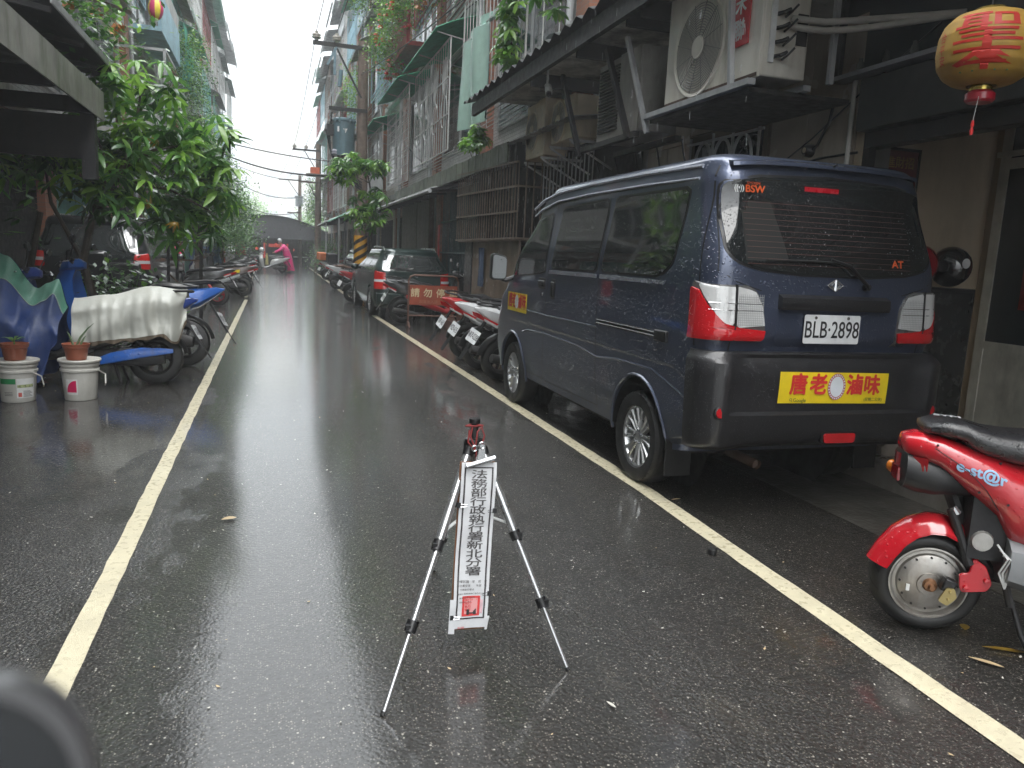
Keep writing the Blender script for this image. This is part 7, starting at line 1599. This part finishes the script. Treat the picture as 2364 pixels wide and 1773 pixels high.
wire([(1.92, -4, 8.2), (1.75, 23.3, 7.32), (1.92, 48, 7.32), (1.35, 64.5, 6.9)], .3, .012, lab='overhead wire on the inner insulators of the pole crossarms')
wire([(2.05, 23.3, 4.1), (2.0, 34, 5.1), (2.3, 48, 6.6)], .2, .016, lab='low slanting cable rising from the transformer bracket to the second pole')
wire([(-2.6, 32, 5.35), (2.3, 30, 4.55)], .12, .022, lab='upper thick black cable crossing the lane below the first pole')
wire([(-2.6, 33, 5.2), (2.0, 26, 3.7)], .35, .026, lab='sagging thick cable crossing the lane, lowest of the near crossing pair')
wire([(-2.6, 45, 5.9), (2.2, 48, 5.3)], .35, .016, lab='thin cable crossing the lane to the second pole')
wire([(-3.0, 60, 6.2), (2.0, 64.4, 5.3)], .55, .03, lab='upper sagging cable reaching the farthest pole')
wire([(-3.0, 60, 4.9), (2.0, 64.4, 4.2)], .7, .03, lab='lower sagging cable reaching the farthest pole')
wire([(2.45, 23.3, 6.3), (3.1, 9.5, 5.2), (3.4, 3, 4.6)], .1, .012, lab='thin cable running from the first pole to the nearest right houses')

# ---------------------------------------------------------------- foliage
def palm_meshes(n, L, w_, mats, droop=.55):
    out = []
    for i in range(n):
        r = random.Random(100+i); m = MB(); m.tube([(0, 0, 0), (0, 0, L*.6)], .0025, 4); k = r.choice([6, 7, 7, 8])
        for j in range(k):
            a = 2*PI*j/k+r.uniform(-.15, .15); el = r.uniform(-.35, .35); leaflet(m, (0, 0, L*.6), (math.cos(a), math.sin(a), el), L*r.uniform(.8, 1.15), w_, droop*r.uniform(.6, 1.4), .25)
        out.append(m.mesh('leaf', mats[i % len(mats)], 60))
    return out
pal_big = palm_meshes(9, .20, .030, [lf_mid, lf_dark, lf_mid, lf_dark, lf_lite, lf_mid, lf_dark, lf_mid, lf_lite])
def palm_tree(name, label, base, limbs, crown, nleaf, meshes, cat='tree', seed=1, lite=None, group=None, scale=1., trunk=True):
    r = random.Random(seed); t_ = thing(name, label, cat, base, group=group)
    q = MB(); tips = []
    for pts, r0, r1 in limbs:
        n = len(pts); q.tube(pts, [r0+(r1-r0)*i/(n-1) for i in range(n)], 8)
    q.build('trunk', m_bark, t_)
    cr_ = []
    for i in range(nleaf):
        c, rad = crown[i % len(crown)]
        d = V((r.gauss(0, 1), r.gauss(0, 1), r.gauss(0, 1))).normalized()*r.random()**.4
        p = V(c)+V((d.x*rad[0], d.y*rad[1], d.z*rad[2])); hi = (p.z-min(x[0][2] for x in crown))
        top = d.z > .35 or r.random() < .15
        me = meshes[r.choice([4, 8, 0] if top and len(meshes) > 8 else range(len(meshes)))]
        o = link('leaf', me, t_); o.location = p; o.rotation_euler = (r.uniform(-.6, .6), r.uniform(-.6, .6), r.uniform(0, 6.28)); s_ = r.uniform(.75, 1.2)*scale; o.scale = (s_,)*3
    return t_
lt_ = palm_tree('broadleaf_tree', 'tree with big drooping hand-shaped leaves hanging over the left side scooters', (-1.95, 9.6, 0),
    [([(0, 0, 0), (.08, -.05, .6), (-.02, -.1, 1.1), (.12, -.2, 1.6), (.30, -.3, 2.0)], .05, .035), ([(.12, -.2, 1.6), (.35, -.3, 1.9), (.55, -.25, 2.4), (.62, -.2, 2.9)], .032, .012), ([(.30, -.3, 2.0), (.75, -.35, 2.3), (1.25, -.2, 2.45)], .025, .008), ([(.3, -.3, 2.0), (.9, -.3, 1.9), (1.3, -.1, 1.7)], .02, .007), ([(-.02, -.1, 1.1), (-.3, -.1, 1.7), (-.4, .1, 2.2)], .03, .01), ([(.35, -.3, 1.9), (.1, 0, 2.6)], .02, .008)],
    [((.68, -.3, 2.75), (.46, .5, .40)), ((1.15, -.1, 2.35), (.50, .5, .38)), ((.60, -.2, 2.2), (.6, .6, .45)), ((1.2, 0, 1.85), (.46, .5, .38)), ((.9, .1, 1.5), (.55, .5, .32)), ((.15, .1, 2.3), (.5, .6, .4)), ((.30, -.35, 1.75), (.45, .4, .35)), ((-.35, -.2, 2.0), (.5, .5, .3))], 297, pal_big, seed=5)
for k in range(3):
    r = random.Random(k+40); o = link('leaf', palm_meshes(1, .16, .028, [lf_yel], 1.2)[0] if k == 0 else o.data, lt_); o.location = (.3+r.random()*1.0, -.4, 1.5+r.random()); o.rotation_euler = (r.random()*3, r.random()*3, 0); o.scale = (.5,)*3
pal_small = palm_meshes(6, .16, .028, [lf_mid, lf_lite, lf_mid, lf_dark, lf_mid, lf_lite])
palm_tree('broadleaf_tree', 'small tree with hand-shaped leaves behind the green estate car on the right', (2.35, 17.2, 0),
    [([(0, 3, 0), (.0, 3, 1.0), (.02, 2.6, 1.6), (-.02, 1.9, 2.2), (-.2, 1.2, 2.9), (-.35, .8, 3.3)], .04, .012), ([(-.02, 1.9, 2.2), (-.3, 1.2, 2.2), (-.5, .9, 2.0)], .02, .008), ([(-.2, 1.2, 2.9), (-.8, .8, 3.1)], .015, .006)],
    [((-.55, .8, 3.25), (.50, .6, .18)), ((-.85, .8, 2.95), (.4, .6, .20)), ((-.22, .8, 2.35), (.42, .6, .35)), ((-.32, .7, 2.0), (.48, .5, .28)), ((-.18, .8, 3.15), (.38, .5, .18))], 200, pal_small, seed=9)
palm_tree('shrub', 'bright green umbrella-leaved plant growing on top of the grey tin canopy', (3.20, 12.6, 2.95),
    [([(0, 0, -.1), (.0, .1, .2), (-.05, .1, .4)], .012, .005), ([(0, 0, -.1), (.0, -.4, .3)], .01, .004), ([(0, .1, -.1), (0, .7, .25)], .01, .004)],
    [((-.05, -.1, .32), (.12, .45, .13)), ((-.05, .35, .2), (.13, .4, .13)), ((-.05, -.3, .12), (.12, .35, .1))], 46, palm_meshes(4, .13, .026, [lf_lite, lf_lite, lf_mid, lf_lite], .4), cat='plant', seed=3)
palm_tree('creeper', 'light green climber hanging on the cage bars above the black awning', (3.05, 10.3, 4.3), [([(0, 0, -.7), (0, .1, 0), (.05, -.1, .8)], .015, .006)],
    [((-.05, .1, -.25), (.12, .35, .35)), ((-.05, -.1, .35), (.12, .5, .35)), ((0, -1.5, .1), (.1, .5, .5))], 90, palm_meshes(4, .15, .03, [lf_lite, lf_mid, lf_lite, lf_mid], .5), cat='plant', seed=4)
def bush(name, label, cat, base, blobs, n, size, mats, seed, trunk=None, group=None, flowers=None, kind=None):
    r = random.Random(seed); t_ = thing(name, label, cat, base, group=group)
    if trunk:
        q = MB(); [q.tube(p, rr, 7) for p, rr in trunk]; q.build('trunk', m_bark, t_)
    q = MB()
    tot = sum(b[1][0]*b[1][1]+b[1][1]*b[1][2]+b[1][0]*b[1][2] for b in blobs)
    for c, rad in blobs:
        k = int(n*(rad[0]*rad[1]+rad[1]*rad[2]+rad[0]*rad[2])/tot)
        # clumps on the blob, leaves in the clumps
        nc = max(3, k//22)
        for _ in range(nc):
            d = V((r.gauss(0, 1), r.gauss(0, 1), r.gauss(0, 1))).normalized()*(.55+.5*r.random()); cc = V(c)+V((d.x*rad[0], d.y*rad[1], d.z*rad[2])); tone = r.choices(range(len(mats)), [3, 4, 2][:len(mats)] if d.z > 0 else [5, 3, 1][:len(mats)])[0]
            for __ in range(22):
                p = cc+V((r.gauss(0, 1), r.gauss(0, 1), r.gauss(0, 1)))*size*2.2; a = r.uniform(0, 6.28); e = r.uniform(-.9, .7); dd = V((math.cos(a)*math.cos(e), math.sin(a)*math.cos(e), math.sin(e))); s_ = dd.cross(V((r.uniform(-.4, .4), r.uniform(-.4, .4), 1))).normalized()*size*.28; L = dd*size*r.uniform(.7, 1.3)
                q.c = tone if r.random() < .8 else r.randrange(len(mats)); q.add([p, p+L*.5-s_, p+L, p+L*.5+s_], [(0, 1, 2, 3)])
    q.build('foliage', mats, t_, smooth=0, kind='stuff')
    if flowers:
        q = MB(); fm, nf_ = flowers
        for _ in range(nf_):
            c, rad = r.choice(blobs); d = V((r.gauss(0, 1), r.gauss(0, 1), r.gauss(0, 1))).normalized()*1.02; p = V(c)+V((d.x*rad[0], d.y*rad[1], d.z*rad[2]))
            for j in range(4): a = j*1.57+r.random(); q.add([p, p+V((math.cos(a)*.05, math.sin(a)*.05, .02)), p+V((math.cos(a+.8)*.07, math.sin(a+.8)*.05, -.04)), p+V((math.cos(a+1.4)*.04, math.sin(a+1.4)*.04, -.05))], [(0, 1, 2, 3)])
        q.build('blossom', fm, t_, smooth=0, kind='stuff')
    return t_
LM = [lf_dark, lf_mid, lf_lite]
bush('leafy_tree', 'dense small-leaved tree over the scooter row at the middle of the left side', 'tree', (-1.9, 23, 0), [((.1, 0, 3.6), (.75, 1.3, .75)), ((.45, .2, 2.9), (.75, 1.4, .7)), ((-.2, .3, 2.4), (.9, 1.5, .7)), ((.75, .6, 2.35), (.55, 1.3, .5)), ((-.5, -.5, 3.2), (.7, 1.2, .8))], 15000, .085, LM, 21, [([(0, 0, 0), (-.05, .1, 1.2), (.1, .1, 2.4)], [.09, .08, .05]), ([(-.05, .1, 1.2), (.5, .3, 2.4)], [.05, .03])])
bush('leafy_tree', 'lower bushy tree beyond the dense one, touching the white minivan', 'tree', (-1.9, 32, 0), [((.2, 0, 2.6), (1.0, 1.6, .9)), ((.5, .3, 1.9), (.9, 1.6, .6)), ((-.3, 0, 1.6), (.8, 1.5, .6))], 9000, .10, LM, 22, [([(0, 0, 0), (0, 0, 2.2)], [.08, .05])])
bush('leafy_tree', 'rounded tree at the far end of the left side before the hall', 'tree', (-2.6, 40, 0), [((.1, 0, 3.0), (1.3, 2, 1.2)), ((.8, 0, 1.9), (.7, 1.5, .8))], 7000, .13, LM, 23, [([(0, 0, 0), (0, 0, 2.2)], [.1, .06])])
bush('leafy_tree', 'bright green tree rising behind the left end of the arched roof', 'tree', (-3.6, 84, 0), [((0, 0, 5.0), (2.2, 2, 2.4)), ((1.6, 0, 4.2), (1.7, 2, 1.8))], 6000, .22, [lf_mid, lf_lite, lf_lite], 24, [([(0, 0, 0), (0, 0, 4)], [.15, .1])])
bush('leafy_tree', 'low bright green tree showing above the right end of the arched roof', 'tree', (4.3, 84, 0), [((0, 0, 3.5), (2.4, 2, 1.3))], 4500, .22, [lf_mid, lf_lite, lf_lite], 25, [([(0, 0, 0), (0, 0, 3)], [.15, .1])])
bush('shrub', 'dark undergrowth and ferns in the shade beneath the left canopy', 'shrub', (-3.7, 9.8, 0), [((-.3, 0, 1.0), (.6, .7, .5)), ((-.6, 0, .6), (.8, .7, .5)), ((.3, .2, 2.0), (.7, .5, .25)), ((-.9, .5, 2.0), (.6, .5, .5))], 2200, .16, [lf_dark, lf_dark, lf_mid], 26, [([(1.0, 0, 0), (1.15, -.1, .9), (1.3, -.1, 1.6)], [.05, .04, .03])])
bush('shrub', 'feathery green house plant with pale anthurium leaves between the scooters and the black SUV', 'plant', (-1.75, 10.0, 0), [((.0, 0, .62), (.36, .3, .22)), ((.1, 0, .42), (.4, .3, .2))], 1500, .09, [lf_dark, lf_mid, lf_mid], 27)
an = thing('anthurium', 'anthurium with round lime spathes on long stalks before the black SUV', 'plant', (-1.62, 9.9, .7))
for k, (x, z) in enumerate(((-.18, .42), (.02, .22), (.10, .28), (.16, .30), (.20, .16), (.30, .14), (.36, .02), (.24, .0))):
    q = MB(); q.tube([(x*.3, 0, -.1), (x*.8, 0, z*.6), (x, 0, z)], .0035, 5); q.build('stalk', lf_mid, an)
    q = MB(); leaflet(q, (x, 0, z-.05), (.15 if k % 2 else -.2, -.35, 1), .085, .032, .1, .2); q.build('spathe', [lf_lite, mat('white_spathe', (.55, .58, .52), .4)][k % 2], an, smooth=60)
bush('shrub', 'fern and orange-blossomed plant on the edge of the left tin awning', 'plant', (-1.85, 9.3, 3.5), [((0, 0, .2), (.35, .6, .35)), ((.15, .5, -.05), (.22, .5, .3)), ((-.3, -.6, .5), (.5, .8, .5))], 1600, .10, LM, 28, flowers=(lf_org, 6))
bush('shrub', 'dark leafy mass hanging over the upper left corner balcony', 'plant', (-2.3, 9.8, 4.3), [((-.4, 0, .2), (.6, .8, .35))], 1200, .08, [lf_dark, lf_dark, lf_mid], 29)
bush('creeper', 'thick creeper with green netting climbing the left facade', 'plant', (-2.5, 27, 6.2), [((.1, 0, .6), (.35, 1.6, 1.0)), ((.1, 1.2, -.8), (.35, 1.8, .9)), ((.15, 2.5, -1.8), (.4, 2.0, .9)), ((.1, -.8, -.3), (.3, 1, .8))], 6500, .10, LM, 30)
q = thing('green_net', 'emerald shade net behind the creeper on the left facade', 'net', (-2.45, 26.5, 6.6), world=True); n_ = MB(); n_.grid(lambda u, v: (-2.42+.06*math.sin(u*9+v*4), 25.3+3.4*u, 7.6-1.5*v-.2*math.sin(u*3)), 16, 8); n_.build('mesh', mat('emerald_net', (.01, .30, .20), .6, alpha=.8), q)
bush('creeper', 'pinkish flowering creeper lower down the left facade, near the far trees', 'plant', (-2.3, 37, 4.2), [((0, 0, .6), (.4, 2.2, 1.0)), ((.1, 1.5, -.6), (.5, 2, .9))], 4000, .11, LM, 31, flowers=(mat('dull_pink', (.45, .20, .22), .6), 120))
bush('flowering_shrub', 'cascade of variegated leaves and red blossoms over the red balcony on the right', 'plant', (3.0, 20.3, 7.0), [((0, -.2, .8), (.35, 1.1, .8)), ((-.05, .6, .0), (.4, 1.2, .85)), ((-.05, 1.0, -.6), (.35, .9, .5)), ((0, -1.0, .3), (.3, .8, .7))], 6500, .085, [lf_mid, lf_lite, mat('variegated_leaf', (.45, .48, .33), .5)], 32, flowers=(lf_red, 90))
bush('flowering_shrub', 'orange and green planting high above the green-awninged cage on the right', 'plant', (3.05, 16.2, 7.1), [((0, 0, .5), (.3, 1.1, .7)), ((0, .5, -.2), (.3, .9, .5))], 3200, .075, LM, 33, flowers=(lf_org, 110))
bush('creeper', 'grey-green bushy planting near the top of the right facade', 'plant', (3.1, 27.5, 11.0), [((0, -1.5, .2), (.5, 1.6, 1.3)), ((0, .8, -.6), (.45, 1.4, 1.0)), ((0, -2.6, -.9), (.4, 1.0, .9))], 7000, .11, LM, 34, flowers=(lf_red, 20))
bush('creeper', 'thin yellow-green creeper on the cream panel house past the first pole', 'plant', (3.0, 31.0, 7.2), [((0, 0, 0), (.25, .9, 1.0))], 1500, .10, [lf_mid, lf_lite, lf_lite], 35)
bush('creeper', 'dark creeper low on the far right facade', 'plant', (3.0, 55, 4.8), [((-.2, 0, 0), (.5, 2, 1.3)), ((-.3, -2, -.9), (.5, 2, .9))], 3500, .14, LM, 36)
bush('potted_shrub', 'row of bushy potted shrubs before the hall on the right side', 'plant', (3.0, 46, 0), [((0, 0, .9), (.8, 1.2, .6)), ((.6, 3, 1.2), (.9, 1.4, .7)), ((-.3, 1.5, .5), (.6, 1, .4))], 3500, .12, LM, 37)
bush('leafy_tree', 'little tree with pale leaves leaning between the left scooters and the minivan', 'tree', (-1.6, 28.5, 0), [((.1, 0, 1.9), (.6, 1, .35)), ((.3, .2, 1.5), (.6, 1, .4))], 3500, .08, [lf_mid, lf_mid, lf_lite], 38, [([(0, 0, 0), (0, 0, 1.7)], [.04, .03])])

# pink umbrella, blue plastic, red signal-like cloth on the far left row
um = thing('umbrella', 'small folded-open pink umbrella among the left scooters', 'umbrella', (-2.3, 21.0, 1.12))
q = MB(); q.lathe([(.0, .0), (.10, -.02), (.17, -.06), (.22, -.12)], (0, 0, 0), 'z', 8); q.M = None; uo = q.build('canopy', mat('pink_nylon', (.70, .06, .15), .5), um, smooth=0); um.rotation_euler = (1.2, .2, 0)
q = MB(); q.tube([(0, 0, .03), (0, 0, -.4)], .006, 5); q.build('shaft', m_steel, um)
bp_ = thing('plastic_bundle', 'crumpled blue plastic sheets hung over a scooter in the left row', 'plastic sheet', (-2.2, 29.0, 1.0)); q = MB(); q.grid(lambda u, v: (-.5+1.0*u+.04*math.sin(v*9), .08*math.sin(u*25)+.05*math.sin(v*11+u*7), .35-.75*v+.12*math.sin(u*9)), 50, 16); q.build('film', mat('blue_film', (.10, .17, .30), .3, coat=.6), bp_)
kt = thing('cloth_ball', 'yellow and magenta striped ball-shaped cloth on the left facade pole', 'ornament', (-2.30, 18.6, 6.12))
for k in range(8): q = MB(); q.lathe([(.15*math.sin(PI*i/8)+.002, .22*math.cos(PI*i/8)) for i in range(9)], (0, 0, 0), 'z', 3, 2*PI*k/8, 2*PI*(k+1)/8); q.build('gore', [mat('ball_yellow', (.75, .60, .05), .5), mat('ball_magenta', (.60, .05, .15), .5)][k % 2], kt)
rs = thing('red_raincoat', 'red and white rain cape hung by the white minivan at the left', 'raincoat', (-1.55, 41.5, 1.2)); q = MB(); q.grid(lambda u, v: (-.3+.5*u+.12*v, .05*math.sin(u*12), .45-.75*v), 14, 6); q.build('cape', mat('red_cape', (.50, .05, .04), .4), rs)
opl = thing('planter_box', 'orange planter box on a ledge by the second pole', 'planter', (2.35, 46.5, 5.55)); q = MB(); q.box(-.25, .25, -.4, .4, 0, .35); q.build('box', mat('orange_plastic', (.65, .12, .04), .5), opl); q = MB(); q.box(-.5, .9, -.6, .6, -.1, -.02); q.build('ledge', m_conc, opl)

wt_ = thing('wall_cables', 'slack black cables draped along the right facades above the tin canopy', 'cable', (3.3, 14, 3), world=True)
for k, (a, b, z0, z1, sg__) in enumerate(((5.2, 9.3, 3.05, 3.1, .12), (9.3, 14.0, 3.12, 3.2, .16), (14, 18.6, 3.2, 3.15, .14), (8.5, 16.0, 6.1, 6.2, .2), (16, 23.4, 6.2, 6.3, .25), (18.5, 23.4, 3.3, 4.6, .1))):
    x_ = 3.72; P_ = [(x_-.02*math.sin(3*t/9), a+(b-a)*t/9, z0+(z1-z0)*t/9-sg__*4*(t/9)*(1-t/9)) for t in range(10)]; q = MB(); q.tube(P_, .012, 6); q.build('cable', m_wire, wt_)
for k in range(5): q = MB(); y_ = 5.15+.17*k; q.tube([(3.62, 6.6+.5*k, 2.5), (3.75, 6.8+.5*k, 2.42), (3.93, 7.0+.5*k, 2.25-.1*k)], .008, 5); q.build('cable', m_wire, wt_)
mb_ = thing('wall_fitting', 'small round black fitting where the cables meet on the beige wall', 'wall fitting', (3.97, 5.22, 2.27)); q = MB(); q.lathe([(0, -.05), (.035, -.048), (.045, -.03), (.05, 0), (.05, .02)], (0, 0, 0), 'x', 24); q.build('cap', m_black, mb_); q = MB(); q.lathe([(0, -.054), (.02, -.052), (.022, -.045)], (0, 0, 0), 'x', 16); q.build('lens', m_cream, mb_)
# panel gaps, screws and grime lines on the red scooter
q = MB()
for P_ in ([(-.06, .735), (.0, .70), (.06, .66), (.12, .60), (.17, .53)],): q.tube([tuple(body_pt(x, z)) for x, z in P_], .0016, 5)
q.build('panel_gap', m_ink, es_b)
q = MB(); [q.lathe([(0, -.002), (.004, -.0015), (.005, .001)], body_pt(x, z), 'y', 8) for x, z in ((-.05, .745), (.10, .59), (.19, .56), (.16, .70))]; q.build('body_screw', m_soot, es_b)
# ---------------------------------------------------------------- litter on the road
rb_ = random.Random(77)
def fleaf(x, y, L, w_, m_, lab, a=None):
    q = MB(); leaflet(q, (0, 0, .006), (1, 0, 0), L, w_, .02, .15); o = q.build('fallen_leaf', m_, None, smooth=60); o.location = (x, y, .004); o.rotation_euler = (0, 0, a if a is not None else rb_.uniform(0, 6)); o['label'] = lab; o['category'] = 'leaf'; o['group'] = 'leaves on the wet road'
m_tan = mat('tan_leaf', (.50, .38, .22), .5); m_wht = mat('white_petal', (.6, .58, .52), .5)
fleaf(-.24, 3.86, .075, .022, m_tan, 'pale tan leaf lying left of the tripod on the grey sheen', .4); fleaf(1.04, 4.15, .06, .02, lf_mid, 'green leaf beyond the tripod, near the right line', -.3)
fleaf(-2.05, 6.2, .12, .02, lf_lite, 'long green leaf in front of the buckets', 0.); fleaf(2.50, 2.0, .16, .014, lf_yel, 'narrow yellow leaf by the red scooter wheel', -.5); fleaf(2.38, 1.95, .11, .012, m_tan, 'dry orange leaf stalk under the red scooter wheel', -.9)
fleaf(2.55, 2.12, .06, .018, lf_yel, 'broad yellow leaf right behind the red scooter wheel', .8); fleaf(2.62, 1.72, .05, .014, m_tan, 'pale curled leaf at the right frame edge', .1); fleaf(.98, 1.98, .04, .006, m_wht, 'thin white petal past the right tripod foot', -1.2); fleaf(2.2, 3.8, .07, .008, m_tan, 'small brown twig leaf beside the right line under the van tail', .2)
q = MB(); q.lathe([(0, .03), (.018, .03), (.021, .026), (.021, .002), (0, .002)], n=20); o = q.build('rubber_cap', m_rub); o.location = (1.99, 3.02, 0); o['label'] = 'short black rubber cap standing at the edge of the right line'; o['category'] = 'cap'
q = MB()
for _ in range(420):
    y = 1.3+rb_.random()**1.6*22; x = rb_.uniform(-2.2, 2.6); s_ = rb_.uniform(.004, .011); a = rb_.uniform(0, 6.28)
    q.c = rb_.choice([0, 0, 1]); q.add([(x+s_*c*math.cos(a)-s_*d*.5*math.sin(a), y+s_*c*math.sin(a)+s_*d*.5*math.cos(a), .003+.003*(c > 0)) for c, d in ((-1, 0), (0, -1), (1, 0), (0, 1))], [(0, 1, 2, 3)])
q.build('litter', [m_wht, m_tan], kind='stuff', smooth=0)

# ---------------------------------------------------------------- blurred handlebar mirror close to the lens
mrr = thing('scooter_mirror', 'out-of-focus round grey rim of a scooter mirror at the lower left corner', 'mirror', (0, 0, 1), world=True)
ctr = V((0, 0, 1.34))+(F_*.115+X_*(-.0835)+U_*(-.0625))
MM = Matrix.Translation(ctr) @ Matrix(((X_.x, U_.x, -F_.x, 0), (X_.y, U_.y, -F_.y, 0), (X_.z, U_.z, -F_.z, 0), (0, 0, 0, 1))) @ Matrix.Rotation(.35, 4, 'Y')
q = MB(); q.M = MM; q.lathe([(.0, -.02), (.012, -.018), (.017, -.010), (.0192, -.002), (.0186, .002), (.0165, .0022)], n=40); q.v = [tuple(ctr+(V(v)-ctr)) for v in q.v]; q.build('housing', mat('grey_housing', (.05, .05, .053), .35, coat=.4), mrr)
q = MB(); q.M = MM; q.lathe([(.0, .0008), (.0168, .0008)], n=40); q.build('mirror_glass', mat('dark_mirror_glass', (.01, .012, .014), .12), mrr)
q = MB(); q.tube([ctr+V((-.02, 0, -.03)), (-.24, .08, 1.0), (-.33, .04, .9)], .005, 8); q.build('stem', m_black, mrr)
# ---------------------------------------------------------------- rain
q = MB(); rr = random.Random(5)
for _ in range(1100):
    y = rr.uniform(5, 20); x = rr.uniform(-2.4, 3.1)*(.6+.03*y)+.3; z = rr.uniform(.2, 5); L = rr.uniform(.006, .016)
    q.tube([(x, y, z), (x, y, z+L)], [.0009, .0005], 3)
for _ in range(260):    # drips falling from the awning edges
    y = rr.uniform(4, 11.8); q.tube([(2.775, y, (z := rr.uniform(.8, 3.55))), (2.775, y, z+rr.uniform(.02, .07))], .0016, 3)
for _ in range(160):
    y = rr.uniform(9, 21); q.tube([(3.15, y, (z := rr.uniform(.8, 2.7))), (3.15, y, z+rr.uniform(.02, .07))], .002, 3)
q.build('raindrops', mat('rain_water', (.75, .78, .8), .05, trans=.6), kind='stuff')
# ---------------------------------------------------------------- rain haze
hz = bpy.data.materials.new('rain_haze'); hz.use_nodes = True; ht = hz.node_tree; ht.nodes.clear(); ho_ = ht.nodes.new('ShaderNodeOutputMaterial'); hv = ht.nodes.new('ShaderNodeVolumePrincipled')
hv.inputs['Color'].default_value = (.82, .85, .87, 1); hv.inputs['Density'].default_value = .0034; hv.inputs['Anisotropy'].default_value = .2; ht.links.new(hv.outputs[0], ho_.inputs['Volume'])
q = MB(); q.box(-450, 450, -32, 890, -1.2, 152); q.build('haze', hz, kind='stuff', smooth=0)
